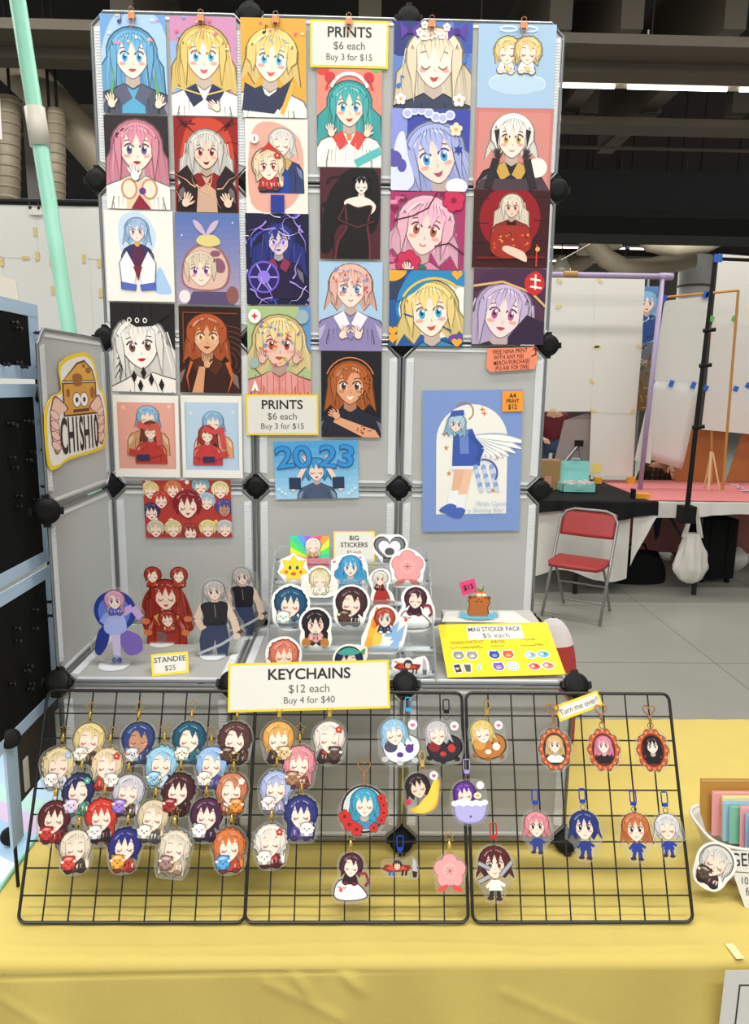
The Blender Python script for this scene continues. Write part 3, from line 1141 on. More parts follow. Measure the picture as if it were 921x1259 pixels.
def streaks(a, h, col, n, seed, L, w=0.02, box=(0, 0, 1, None)):
    rd = random.Random(seed)
    x0, y0, x1, y1 = box
    y1 = y1 or h
    for i in range(n):
        x, y = x0 + (x1 - x0) * rd.random(), y0 + (y1 - y0) * rd.random()
        pts = [(x, y)]
        d = rd.uniform(0, 6.28)
        for k in range(5):
            d += rd.uniform(-0.9, 0.9)
            pts.append((pts[-1][0] + 0.09 * math.cos(d), pts[-1][1] + 0.09 * math.sin(d)))
        a.line(pts, w, col, L, True)


def vgrad(a, h, c0, c1, n=14, L=0.0):
    A, B = [int(c0[i:i + 2], 16) for i in (1, 3, 5)], [int(c1[i:i + 2], 16) for i in (1, 3, 5)]
    for i in range(n):
        t = i / (n - 1)
        c = '#%02x%02x%02x' % tuple(int(A[k] + (B[k] - A[k]) * t) for k in range(3))
        a.rect(0, h * (1 - (i + 1) / n), 1, h * (1 - i / n), c, L)


def note(a, x, y, s, col, L):
    a.ell(x, y, s * 0.5, s * 0.38, col, L, 0.4, 12)
    a.line([(x + s * 0.42, y), (x + s * 0.42, y + s * 1.7), (x + s * 1.0, y + s * 1.3)], s * 0.2, col, L)


def pr1(a, h):      # sky blue
    BG(a, h, '#6f9fd8')
    a.blob([(-.05, .3), (.1, 1.2), (.5, 1.52), (.95, 1.25), (1.05, .3), (.5, .1)], '#a9c8ee', 1)
    bust(a, .47, .82, .30, '#6fb0dd', '#f7ddd0', '#4f5468', '#4fa6dc', length=2.5, seed=3, trim='#5b6075', inner='#5aa7cc', spread=1.15, side=1.6, out='#2f4a78', mouth=2)
    for x, sx in ((.13, 1), (.86, -1)):
        hand(a, x, .14, .12, .25 * sx, '#f7dcc9', 18)
        a.line([(x, .26), (x + .05 * sx, .5), (x + .02 * sx, .68)], .05, '#63a860', 17.5, True)
    speckle(a, h, ['#e88aa8', '#f0d27a', '#d7e8fa'], 10, 4, 22, .028, (.08, .95, .95, 1.42))
    note(a, .3, 1.3, .07, '#2f4a78', 22)


def pr2(a, h):      # blond on pink
    BG(a, h, '#c98bb2')
    a.rect(0, 0, .32, h * .75, '#8fb2e0', .5)
    bust(a, .5, .85, .31, '#f0cd78', '#fae3d3', '#f2ede6', '#5fb5d8', length=1.75, seed=8, trim='#2d3350', spread=1.12, side=1.4, out='#8a5a34', mouth=1, lips='#d85a60')
    for sx in (-1, 1):
        a.line([(.5 + sx * .04, .3), (.5 + sx * .42, .4)], .02, '#e8c86a', 9.6)
    speckle(a, h, ['#f2a14c', '#7fb4e2', '#e56b86', '#f7e9b0'], 12, 9, 22, .03, (.1, .9, .95, 1.45))
    hand(a, .68, .12, .11, 1.0, '#f8dccb', 20)


def pr3(a, h):      # blond boy on ochre
    BG(a, h, '#d9a441')
    bust(a, .47, .84, .31, '#f2d183', '#fae3d3', '#f2ede4', '#5fb5d8', length=1.1, seed=14, trim='#2e3552', spread=1.0, side=.7, vol=1.12, out='#8a5a34', tilt=-.08, lips='#d8605c')
    a.poly([(.0, .1), (.05, .5), (.42, .3), (.78, .55), (.72, .35), (.5, .05)], '#2e3552', 9.5)
    a.line([(.62, .05), (.8, .5)], .07, '#e2b04a', 9.7)
    note(a, .36, 1.2, .06, '#4a3a2a', 22)
    speckle(a, h, ['#e56b86', '#7fb4e2', '#f7e9b0'], 8, 3, 22, .025, (.3, 1.0, .95, 1.4))


def pr4(a, h):      # pink hair, white dress
    BG(a, h, '#2a2226')
    bust(a, .5, .9, .31, '#dd8ea2', '#f6ded0', '#f1e9e2', '#6f5a8c', length=2.3, seed=21, spread=1.12, side=1.6, lips='#a8283f', mouth=2, out='#5a2a3a', inner='#e3c9a8')
    a.ell(.36, .3, .13, .16, '#c98a68', 9.5)
    a.ell(.36, .3, .1, .13, '#f0dcc6', 9.6)
    a.ell(.68, .3, .13, .16, '#c98a68', 9.5)
    a.ell(.68, .3, .1, .13, '#f0dcc6', 9.6)
    a.poly([(.38, 0), (.52, .22), (.7, 0)], '#8f1f38', 9.8)
    a.ell(.57, .27, .055, .055, '#6a3a88', 9.9)
    hand(a, .46, .5, .14, .3, '#f4ece6', 20, '#8a6a68')


def pr5(a, h):      # red and black
    BG(a, h, '#8f1d1a')
    a.blob([(.1, .6), (.2, 1.25), (.5, 1.42), (.85, 1.2), (.92, .6), (.5, .4)], '#c8412c', .5)
    bust(a, .5, .9, .24, '#d9d3cd', '#e8c8b4', '#221216', '#a02020', length=2.0, seed=31, spread=1.25, side=1.4, trim='#8a1a1e', out='#1a0c10', lips='#7a1a20', inner='#c9a58e', w=1.8)
    for sx in (-1, 1):
        a.poly([(.5 + sx * .1, 1.12), (.5 + sx * .36, 1.3), (.5 + sx * .3, 1.22), (.5 + sx * .46, 1.42), (.5 + sx * .2, 1.2)][::sx], '#22151a', 21)
        a.poly([(.5 + sx * .2, .1), (.5 + sx * .48, .55), (.5 + sx * .3, .7), (.5 + sx * .15, .45)][::sx], '#241318', 9.5)
        hand(a, .5 + sx * .33, .14, .13, sx * .4, '#e7c9b2', 20, '#3a1216')
    streaks(a, h, '#5a0f14', 12, 5, 1, .03)
    streaks(a, h, '#dfb08a', 8, 8, 9.8, .02, (.3, 0, .7, .6))


def pr6(a, h):      # two figures on pink wash
    BG(a, h, '#efe3d8')
    a.blob([(.08, .15), (.1, 1.2), (.45, 1.38), (.88, 1.1), (.9, .4), (.6, .05)], '#e3a798', .5)
    bust(a, .58, 1.06, .17, '#e4dfd8', '#f6dfd0', '#2f3d6a', '#58708a', length=1.2, seed=41, closed=True, mouth=0, trim='#c8a860', w=1.9, inner='#2340a0')
    chibi(a, .37, .72, .2, '#efd9b4', '#b8322c', None, seed=43, closed=False, eye='#b03a2e', length=1.1, base=24.0, accent='#c8362c', legs='#5a3a34')
    a.poly([(.1, .78), (.38, 1.08), (.62, .82), (.5, .92), (.36, .97), (.22, .9)], '#c0342c', 46)
    a.ell(.15, 1.12, .07, .07, '#f8f4ee', 46)
    a.rect(.14, 1.09, .16, 1.15, '#2a2226', 47)
    a.rect(.4, 0, .62, .28, '#243a92', 45)


def pr7(a, h):      # pale blue on white
    BG(a, h, '#ece9e2')
    a.blob([(.2, .9), (.25, 1.2), (.55, 1.25), (.75, .95), (.6, .6), (.3, .55)], '#c3d6ec', .5)
    a.blob([(.7, .15), (.78, .5), (.9, .3), (.95, .12)], '#a9c8ea', .6)
    bust(a, .47, 1.0, .14, '#a4c4ea', '#f6dfd2', '#3d3360', '#a06a9a', length=1.3, seed=51, w=1.6, mouth=0, out='#44507a', inner='#5a2a48')
    for sx in (-1, 1):
        a.poly([(.47 + sx * .16, .72), (.47 + sx * .27, .55), (.47 + sx * .24, .22), (.47 + sx * .06, .25), (.47 + sx * .02, .45)][::sx], '#f4f2f0', 20)
        a.poly([(.47 + sx * .26, .28), (.47 + sx * .26, .17), (.47 + sx * .04, .15), (.47 + sx * .02, .24)][::sx], '#5468b8', 21)
        a.line([(.47 + sx * .16, .72), (.47 + sx * .27, .55), (.47 + sx * .24, .2)], .012, '#44507a', 21.5)
    a.poly([(.4, .5), (.54, .5), (.47, .3)], '#7a2838', 22)
    a.rect(.45, .78, .5, .84, '#d8a850', 22)


def pr8(a, h):      # hooded child on blue purple
    vgrad(a, h, '#5a72b0', '#b09ab8')
    a.blob([(.1, .3), (.12, .7), (.35, .92), (.68, .88), (.85, .6), (.78, .28), (.45, .2)], '#9a6a6a', 1)
    a.blob([(.13, .32), (.15, .68), (.37, .88), (.66, .84), (.81, .58), (.74, .3), (.45, .23)], '#dcb8a8', 2)
    a.ell(.68, .6, .09, .12, '#8a5670', 2.5, .4)
    a.ell(.62, .78, .08, .05, '#8a5670', 2.5)
    a.local(.38, .53, .23, .05)
    face(a, '#f4dccc', '#8a4aa0', False, 0, 10, '#6a4a5a')
    hair_front(a, '#dccbb0', random.Random(61), 14, .8)
    a.reset()
    a.poly([(.25, .2), (.8, .2), (.92, 0), (.15, 0)], '#5a4a72', 5)
    a.ell(.12, .12, .09, .1, '#e8e2e0', 6)
    a.ell(.88, .15, .1, .14, '#8a5a50', 6)
    a.blob([(.33, .95), (.4, 1.05), (.62, 1.05), (.7, .93), (.5, .88)], '#dccb84', 20)
    for sx in (-1, 1):
        a.blob([(.48, 1.05), (.48 + sx * .14, 1.14), (.48 + sx * .2, 1.28), (.48 + sx * .08, 1.22)][::sx], '#c9b0c8', 21)
    for sx in (-1, 1):
        a.star(.5 + sx * .4, 1.15 + sx * .1, .02, '#dcd4ea', 1)


def pr9(a, h):      # dark blue and violet lightning
    BG(a, h, '#17163a')
    bust(a, .52, .97, .2, '#2a3688', '#d9c8cc', '#231a3c', '#9a7ae0', length=2.6, seed=71, spread=1.5, side=1.8, out='#0c0a24', mouth=2, lips='#6a2048', trim='#8a3050', w=1.9)
    a.ell(.28, .42, .25, .25, '#6f5ac8', 20)
    a.ell(.28, .42, .22, .22, '#2a1f68', 20.5)
    for k in range(6):
        a.line([(.28, .42), (.28 + .22 * math.cos(k * 1.05), .42 + .22 * math.sin(k * 1.05))], .02, '#b8a6f0', 21)
    a.ell(.28, .42, .1, .1, '#8f7ae0', 21.5)
    streaks(a, h, '#a48ae8', 16, 15, 22, .028)
    streaks(a, h, '#e0d6f8', 8, 17, 22.5, .014)
    streaks(a, h, '#3a4ab0', 12, 19, 1, .05)


def pr10(a, h):     # black and white
    BG(a, h, '#1d1a1c')
    bust(a, .45, .72, .33, '#ece8e2', '#f4efe8', '#efebe5', '#7a5048', length=2.2, seed=81, spread=1.25, side=1.5, lips='#c02030', mouth=2, out='#1d1a1c', blush='#f2e8e0', tilt=.12)
    a.poly([(.2, 1.12), (.3, 1.36), (.36, 1.2), (.46, 1.4), (.5, 1.2), (.62, 1.38), (.64, 1.16), (.95, 1.22), (.66, 1.02), (.4, 1.0)], '#1d1a1c', 21)
    for x in (.3, .42, .54):
        a.ell(x, 1.1, .035, .04, '#e8e4de', 22)
        a.ell(x, 1.1, .02, .025, '#1d1a1c', 23)
    for i, (x, y) in enumerate(((.35, .24), (.5, .3), (.62, .2), (.45, .1), (.78, .12))):
        a.poly([(x, y + .1), (x + .045, y), (x, y - .1), (x - .045, y)], '#1d1a1c', 20)
    for i in range(7):
        a.line([(.05 + i * .02, .2 + .15 * i), (.2, .5 + .08 * i), (.12, .1 + .1 * i)], .012, '#1d1a1c', 4)


def pr11(a, h):     # orange brown
    BG(a, h, '#2a1512')
    for k in range(7):
        a.arc(.75, .5, .1 + .08 * k, 0, 360, .008, '#8a4a24', .5, 20)
    a.rect(.06, .1, .08, 1.28, '#7a4020', .6)
    a.rect(.06, 1.26, .94, 1.28, '#7a4020', .6)
    bust(a, .45, .9, .26, '#b5552a', '#dca880', '#3a1c16', '#d8a040', length=1.5, seed=91, side=1.0, out='#3a120c', mouth=2, lips='#8a2a20', vol=1.12, spread=1.0, trim='#52281a', w=1.9)
    a.poly([(.2, .0), (.32, .42), (.42, .42), (.38, 0)], '#d79a70', 20)
    hand(a, .45, .46, .11, .2, '#dca880', 21, '#5a2014')
    a.line([(.78, .5), (.86, .25), (.78, .0)], .08, '#c8602c', 20, True)
    a.line([(.2, .5), (.12, .25), (.16, .0)], .05, '#c8602c', 20, True)


def pr12(a, h):     # blond with stickers, pink sweater
    BG(a, h, '#a9bd86')
    a.rect(.82, .6, 1, h, '#5f92c8', .5)
    bust(a, .5, .8, .33, '#ecd398', '#e9bfae', '#d98a84', '#b04a42', length=1.35, seed=101, side=1.1, out='#7a4a34', spread=1.1, mouth=2, trim='#e09a92', w=2.2, lips='#b05048')
    speckle(a, h, ['#7a6ac0', '#e8b83a', '#e07a3a', '#5f9ad0', '#d84a5a', '#7ab85a'], 34, 12, 22, .028, (.2, .45, .82, 1.2))
    for sx in (-1, 1):
        hand(a, .5 + sx * .27, .56, .12, -sx * .15, '#e3b6a4', 20)
    for k in range(9):
        a.line([(.1 + k * .1, 0), (.12 + k * .095, .32)], .012, '#b8605c', 9.6)
    a.ell(.12, 1.22, .1, .11, '#f2f0ec', 23)
    a.star(.12, 1.22, .06, '#d83a3a', 24, 4)
    a.ell(.87, 1.22, .1, .11, '#9ab0b8', 23)
    a.ell(.1, .5, .08, .09, '#9ab0b0', 23)
    a.poly([(.05, .06), (.11, .24), (.17, .06), (.13, .06), (.11, .12), (.09, .06)], '#f4f2e6', 23)
    a.poly([(.065, .07), (.11, .21), (.155, .07)], '#5a9a4a', 22.8)


def framed_pair(bg, coat, scarf, seed, h1, h2, top1, top2):
    def f(a, h):
        BG(a, h, '#ebe8e1')
        a.rect(.055, .13, .945, h - .11, bg, 1)
        bust(a, .52, .93, .135, h1, '#f4dccb', coat, '#5a7aa8', length=1.05, seed=seed, closed=True, mouth=0, w=2.2, inner=top1, vol=1.1)
        bust(a, .56 if seed % 2 else .42, .72, .115, h2, '#f4d8c6', top2, '#8a4a3a', length=1.5, seed=seed + 1, closed=True, mouth=0, w=1.9, base=24)
        a.line([(.36, .84), (.52, .76), (.7, .82)], .085, scarf, 45)
        a.line([(.66, .82), (.7, .5)], .08, scarf, 44.8)
        a.line([(.22, .4), (.5, .34), (.76, .42)], .1, top2, 46)
        a.rect(.34, .26, .54, .36, '#2f3350', 47)
        a.rect(.055, 0, .945, .13, '#ebe8e1', 60)
        a.rect(0, 0, .055, h, '#ebe8e1', 60)
        a.rect(.945, 0, 1, h, '#ebe8e1', 60)
        for k, (x, y) in enumerate(((.15, 1.08), (.85, 1.1), (.2, .6), (.82, .55))):
            a.star(x, y, .05, shade(bg, 1.4), 1.5, 6, .3)
    return f


def pr15(a, h):     # crowd of laughing faces, landscape
    BG(a, h, '#b23a36')
    cols = [('#e8d28a', .08, .55), ('#c8402e', .2, .44), ('#8a1f28', .5, .38), ('#a9c4d8', .72, .42), ('#ece0a0', .88, .55), ('#4a4a9a', .92, .34),
            ('#3a3560', .08, .3), ('#d8c8b0', .12, .1), ('#e0cf98', .32, .1), ('#9a3a34', .52, .06), ('#e8d890', .72, .1), ('#c8c8c8', .92, .1), ('#e07a4a', .34, .56), ('#7ab0c8', .66, .6)]
    for i, (c, x, y) in enumerate(cols):
        big = 1.6 if i == 2 else 1.0
        a.local(x, y, .085 * big)
        face(a, '#f6dccb' if i != 5 else '#b98a70', '#5a4a4a', True, 1, 10.0 + i * 12 if i == 2 else 10.0 + (i % 2) * 12 + (36 if i == 2 else 0), '#5a2426')
        hair_front(a, c, random.Random(200 + i), 14.0 + (168 if False else ((i % 2) * 12 if i != 2 else 24)), .8, vol=1.08)
        a.reset()
    speckle(a, h, ['#6a1a22', '#e8c86a', '#f2ece0'], 18, 33, 5, .03)


def pr16(a, h):     # blue, curls of hair spell 2023 - digits are separate lettering
    vgrad(a, h, '#4f9fd6', '#a6d2ee', 8)
    bust(a, .5, .34, .115, '#3f9bd8', '#f4d6c6', '#4a5a78', '#3f7ab8', length=1.0, seed=131, closed=True, mouth=1, out='#1f3f6a', w=1.9)
    for sx in (-1, 1):
        a.line([(.5 + sx * .3, .1), (.5 + sx * .24, .2), (.5 + sx * .12, .42)], .055, '#f2d2c2', 19)
        a.rect(.5 + sx * .26 - .07, .12, .5 + sx * .26 + .07, .26, '#2a3a58', 20)
        hand(a, .5 + sx * .12, .47, .05, -sx * .5, '#f4d6c6', 21)
    for sx in (-1, 1):
        for k in range(3):
            a.star(.5 + sx * (.38 + .04 * k), .06 + .03 * k, .03, '#d4ecf8', 18, 6, .4)


def pr17(a, h):     # auburn bob on black
    BG(a, h, '#1b1a20')
    bust(a, .48, .86, .29, '#b8622c', '#e2a07a', '#232634', '#6a4a3a', length=1.35, seed=141, side=1.2, spread=.98, out='#3a1a10', lips='#f2e6de', blush='#cf8262', w=2.1, part=.3)
    a.arc(.48, .9, .41, 20, 160, .015, '#f08a50', 1.8)
    a.poly([(.25, .35), (.9, .12), (.98, .0), (.7, .0), (.2, .25)], '#e0a07a', 20)
    hand(a, .25, .36, .12, 1.0, '#e2a580', 21, '#4a2016')
    speckle(a, h, ['#5a2a20', '#3a1a18'], 24, 15, 22, .014, (.62, .62, .8, 1.0))
    speckle(a, h, ['#5a2a20', '#3a1a18'], 20, 16, 22, .014, (.6, .05, .9, .25))


def pr18(a, h):     # teal hair on coral
    BG(a, h, '#e58a78')
    bust(a, .5, .88, .27, '#48b0b0', '#f8d8c6', '#f0ebe4', '#4f9ad0', length=2.2, seed=151, spread=1.3, side=1.2, out='#1f5a60', lips='#c8453f', w=1.9, trim='#d84a48')
    for sx in (-1, 1):
        a.ell(.5 + sx * .3, 1.3, .08, .07, '#c83c40', 21)
        a.line([(.5 + sx * .3, 1.28), (.5 + sx * .36, 1.12)], .03, '#c83c40', 21)
        hand(a, .5 + sx * .28, .5, .11, -sx * .25, '#f8d8c6', 20)
    a.arc(.5, 1.05, .3, 20, 160, .05, '#f4efe8', 20)
    a.ell(.08, 1.42, .11, .1, '#d8403c', 1)
    a.ell(.92, 1.44, .12, .08, '#7aa860', 1)
    a.ell(.05, .35, .08, .1, '#d8403c', 1)
    for x in (.3, .45, .6):
        a.line([(x, .35), (x - .02, .05)], .01, '#c8bfb8', 9.7)
    a.star(.5, .44, .06, '#e8833a', 22)
    a.line([(.6, .05), (1, .25)], .12, '#5ab8b8', 9.8)


def pr19(a, h):     # black gown on maroon
    BG(a, h, '#4d1f2a')
    a.blob([(0, .2), (.1, .9), (.35, 1.3), (.7, 1.48), (.95, 1.3), (.98, .7), (.85, .4), (.6, .6), (.3, .5), (.15, .1)], '#151214', 1)
    a.local(.68, 1.16, .13)
    face(a, '#efe0d2', '#3a2a2a', True, 2, 10, '#151214', '#7a2a30', '#e8cfc0')
    hair_front(a, '#1c181b', random.Random(162), 14, 1.2)
    a.reset()
    a.poly([(.64, 1.08), (.72, 1.08), (.74, .94), (.62, .94)], '#e6d4c4', 5)
    a.blob([(.4, .9), (.6, .98), (.78, .96), (.92, .84), (.82, .7), (.5, .7)], '#efe0d2', 6)
    a.blob([(.42, .86), (.62, .82), (.86, .84), (.8, .55), (.84, .2), (.78, -.1), (.28, -.1), (.28, .25), (.42, .5)], '#6a2b36', 7)
    a.blob([(.44, .85), (.62, .8), (.84, .83), (.77, .55), (.81, .2), (.75, -.1), (.31, -.1), (.31, .25), (.45, .5)], '#17130f', 8)
    a.line([(.42, .85), (.3, .62), (.62, .5), (.9, .6)], .055, '#241a1c', 9)
    a.line([(.42, .85), (.3, .62), (.62, .5), (.9, .6)], .012, '#6a2b36', 9.5)
    streaks(a, h, '#151214', 10, 8, 2, .05, (0, .2, .5, 1.2))


def pr20(a, h):     # pale pink hair on light blue, heart hands
    BG(a, h, '#a9c8e4')
    bust(a, .5, .96, .27, '#eab8a8', '#f6dccb', '#8f84b4', '#5a8ac0', length=1.1, seed=171, spread=1.0, out='#8a5a5a', mouth=0, w=2.0, vol=1.1, trim='#eee9ee')
    speckle(a, h, ['#d84a50', '#7a8ac8', '#e0787a', '#8fa8d8'], 32, 22, 22, .022, (.25, .85, .78, 1.25))
    hand(a, .38, .25, .12, -.5, '#f6dccb', 20)
    hand(a, .62, .25, .12, .5, '#f6dccb', 20)
    a.heart(.5, .24, .07, '#8f84b4', 22)
    a.rect(.0, 0, 1, .1, '#8f84b4', 19)


def pr21(a, h):     # cream hair, purple bows
    BG(a, h, '#5f7fc0')
    a.ell(.1, .9, .25, .3, '#2f3a7a', .5)
    a.ell(.95, 1.0, .2, .35, '#3f56a8', .5)
    bust(a, .52, .55, .29, '#ead9bd', '#f8e0d4', '#3a4258', '#8a6a9a', length=2.0, seed=181, closed=True, spread=1.2, side=1.8, out='#8a6a58', lips='#c0403c', vol=1.1)
    for sx in (-1, 1):
        x = .5 + sx * .3
        for k in (-1, 1):
            a.poly([(x, .9), (x + k * .13, 1.0), (x + k * .11, .8)][::k], '#5a3a9a', 22)
        a.ell(x, .9, .035, .04, '#43297a', 23)
    rd = random.Random(4)
    for i in range(8):
        a.flower(.3 + .4 * rd.random(), .82 + .16 * rd.random(), .055, '#f6eee6', '#e8a860', 24)
    a.flower(.1, .1, .08, '#f6eee6', '#e8a860', 24)
    a.flower(.85, .1, .09, '#f6eee6', '#e8a860', 24)
    note(a, .07, .26, .07, '#2f7ac8', 24)
    note(a, .9, .55, .06, '#2f7ac8', 24)


def pr22(a, h):     # lavender hair on indigo
    BG(a, h, '#3d48a4')
    a.rect(0, .5, .2, h, '#8a94d8', .5)
    bust(a, .56, .42, .31, '#a9b2e6', '#f4d6ca', '#5a68b8', '#4aa0d8', length=1.6, seed=191, spread=1.2, side=1.4, out='#3a3f88', tilt=.25, lips='#a84a6a')
    rd = random.Random(2)
    for i in range(7):
        a.ell(.2 + i * .09, .92 + .05 * math.sin(i), .065, .06, '#e6e8f6', 22)
        a.ell(.2 + i * .09, .92 + .05 * math.sin(i), .045, .042, '#b4bae8', 22.5)
    a.blob([(-.02, .1), (.06, .6), (.16, .7), (.22, .4), (.3, .1), (.1, -.05)], '#d8dcf4', 20)
    a.ell(.14, .3, .06, .08, '#5a52a8', 21)
    a.flower(.82, .74, .09, '#f2dcb8', '#e8a860', 23)
    a.star(.86, .5, .07, '#2f3f9a', 23, 6)
    a.ell(.85, .06, .14, .1, '#e6e8f6', 20)
    a.ell(.04, .38, .1, .1, '#5f54a8', 21)


def pr23(a, h):     # rose pink
    BG(a, h, '#a83468')
    speckle(a, h, ['#d06a98', '#7a1f4a', '#e08ab0'], 30, 41, .5, .06)
    bust(a, .47, .52, .31, '#eeb4c8', '#f6d4cc', '#d888a8', '#b85a4a', length=1.3, seed=201, spread=1.12, side=1.2, out='#8a2f58', mouth=0, tilt=-.15, vol=1.1)
    a.line([(.05, .62), (.3, .68), (.5, .78), (.62, .98)], .018, '#5a1a30', 23)
    a.flower(.84, .88, .16, '#c83058', '#8a1a3a', 23, 6)
    a.flower(.25, .08, .18, '#c83058', '#8a1a3a', 23, 6)
    a.ell(.4, .02, .1, .05, '#3f6a6a', 22.5)
    hand(a, .25, -.02, .1, .3, '#f4d0c8', 24)
    a.line([(.6, .3), (.8, .34), (1, .2)], .018, '#5a1a30', 23)


def pr24(a, h):     # blond in blue hood
    BG(a, h, '#2a5a9a')
    a.rect(0, .6, .2, h, '#33405a', .4)
    a.ell(.08, .95, .16, .1, '#e8a838', .5, .4)
    a.blob([(.1, .4), (.25, .85), (.6, 1.02), (1.02, .9), (1.05, .3), (.6, .1)], '#2f7fb8', 1)
    a.blob([(.14, .4), (.28, .8), (.6, .92), (1.0, .8), (1.0, .3), (.6, .1)], '#f0ece4', 1.5)
    bust(a, .55, .45, .3, '#f2d68a', '#fae3d3', '#3a86b8', '#3fa6d0', length=1.25, seed=211, spread=1.1, side=1.1, out='#8a5a34', tilt=.1, lips='#c8504c', mouth=1)
    a.blob([(.1, .6), (.3, .98), (.65, 1.08), (1.05, .98), (1.05, .78), (.6, .86), (.3, .68)], '#2f86be', 21)
    a.arc(.6, .4, .48, 50, 150, .03, '#e8c050', 22)
    for x, y in ((.05, .2), (.92, .05), (.9, .93), (.05, .1)):
        a.heart(x, y, .07, '#f0a838', 23)
    a.line([(.2, .42), (.32, .38)], .02, '#2a4a8a', 23)
    a.line([(.72, .26), (.84, .2)], .02, '#2a4a8a', 23)
    a.ell(.9, .1, .1, .06, '#6a4a9a', 22)


def pr25(a, h):     # two little figures on a cloud
    BG(a, h, '#a2c0dc')
    for x, y, rx, ry in ((.3, .3, .14, .09), (.45, .33, .16, .1), (.62, .32, .16, .11), (.76, .29, .12, .08), (.5, .24, .28, .07)):
        a.ell(x, y, rx + .008, ry + .008, '#e8eef4', .5)
        a.ell(x, y, rx, ry, '#b7cfe4', .8)
    for i, x in enumerate((.38, .64)):
        chibi(a, x, .66, .135, '#efd08c', '#f4f2ee', None, seed=221 + i, closed=True, length=1.0, legs='#f2d6c6', base=24.0 * i)
        a.arc(x, .93, .11, 0, 360, .012, '#e8f2f8', 60, 18, .03)
        a.ell(x, .47, .03, .03, '#e8c870', 61)


def pr26(a, h):     # white hair on dusty pink
    BG(a, h, '#c87a74')
    a.rect(.04, .06, .96, h - .05, '#d08880', .5)
    bust(a, .48, .63, .22, '#ece8e2', '#f4dccc', '#2a2428', '#c89a3a', length=1.05, seed=231, spread=1.05, out='#2a2024', mouth=0, vol=1.12, w=1.9, trim='#c8a050', lips='#a03a3a')
    for sx in (-1, 1):
        a.poly([(.48 + sx * .24, .72), (.48 + sx * .17, .74), (.48 + sx * .19, .5)][::sx], '#2a2428', 21)
    for sx in (-1, 1):
        a.line([(.48 + sx * .3, .02), (.48 + sx * .2, .38)], .1, '#2a2428', 20)
        hand(a, .48 + sx * .18, .42, .075, -sx * .2, '#2f282c', 21)
    a.ell(.82, .28, .13, .12, '#efe8e0', 9.8)
    a.poly([(0, 0), (1, 0), (.9, .15), (.1, .13)], '#4a3844', 9.9)


def pr27(a, h):     # red disc on dark maroon
    BG(a, h, '#3d1016')
    a.ell(.48, .62, .4, .4, '#8f1420', .5, n=30)
    bust(a, .5, .76, .12, '#eadcc8', '#e6c8b4', '#8f2a22', '#a02020', length=2.8, seed=241, spread=1.35, side=1.4, out='#3a1014', mouth=0, w=2.0, inner='#2a1214')
    a.blob([(.25, .2), (.3, .5), (.7, .5), (.76, .25), (.5, .12)], '#a02c22', 20)
    speckle(a, h, ['#d8702c', '#6a1412', '#e0a04a'], 22, 51, 21, .016, (.28, .18, .73, .46))
    a.blob([(.45, .28), (.68, .2), (.72, .08), (.6, .12), (.4, .22)], '#e6c8b4', 22)
    for y in (.85, .55, .3):
        a.line([(0, y), (.2, y + .01)], .012, '#24080c', 1)
        a.line([(.8, y + .05), (1, y + .04)], .012, '#24080c', 1)
    a.line([(.05, .12), (.95, .14)], .03, '#6a1a18', 19)
    a.line([(.85, .3), (.85, .02)], .02, '#c83a2a', 23)
    a.ell(.86, .24, .03, .03, '#e0b060', 23.5)


def pr28(a, h):     # lilac hair under a purple hat
    BG(a, h, '#54304a')
    bust(a, .42, .42, .31, '#c9b4d8', '#f2d8d8', '#3a2a40', '#b85a8a', length=1.7, seed=251, spread=1.2, side=1.7, out='#5a3a6a', tilt=-.12, mouth=2, lips='#b04a5a')
    a.blob([(-.05, .72), (.2, .98), (.6, 1.1), (1.05, 1.0), (1.05, .5), (.8, .68), (.4, .82)], '#4a2a48', 21)
    a.line([(-.02, .78), (.4, .84), (.8, .7), (1.02, .5)], .03, '#d8b070', 22)
    a.blob([(.72, .9), (.88, .98), (.98, .8), (.86, .66), (.72, .74)], '#c82a30', 23)
    a.line([(.78, .88), (.92, .86)], .025, '#f2e8e0', 24)
    a.line([(.85, .94), (.85, .74)], .025, '#f2e8e0', 24)
    a.line([(.78, .78), (.94, .76)], .025, '#f2e8e0', 24)
    a.poly([(.5, .1), (.75, .4), (1, .3), (1, 0), (.5, 0)], '#33243c', 20)


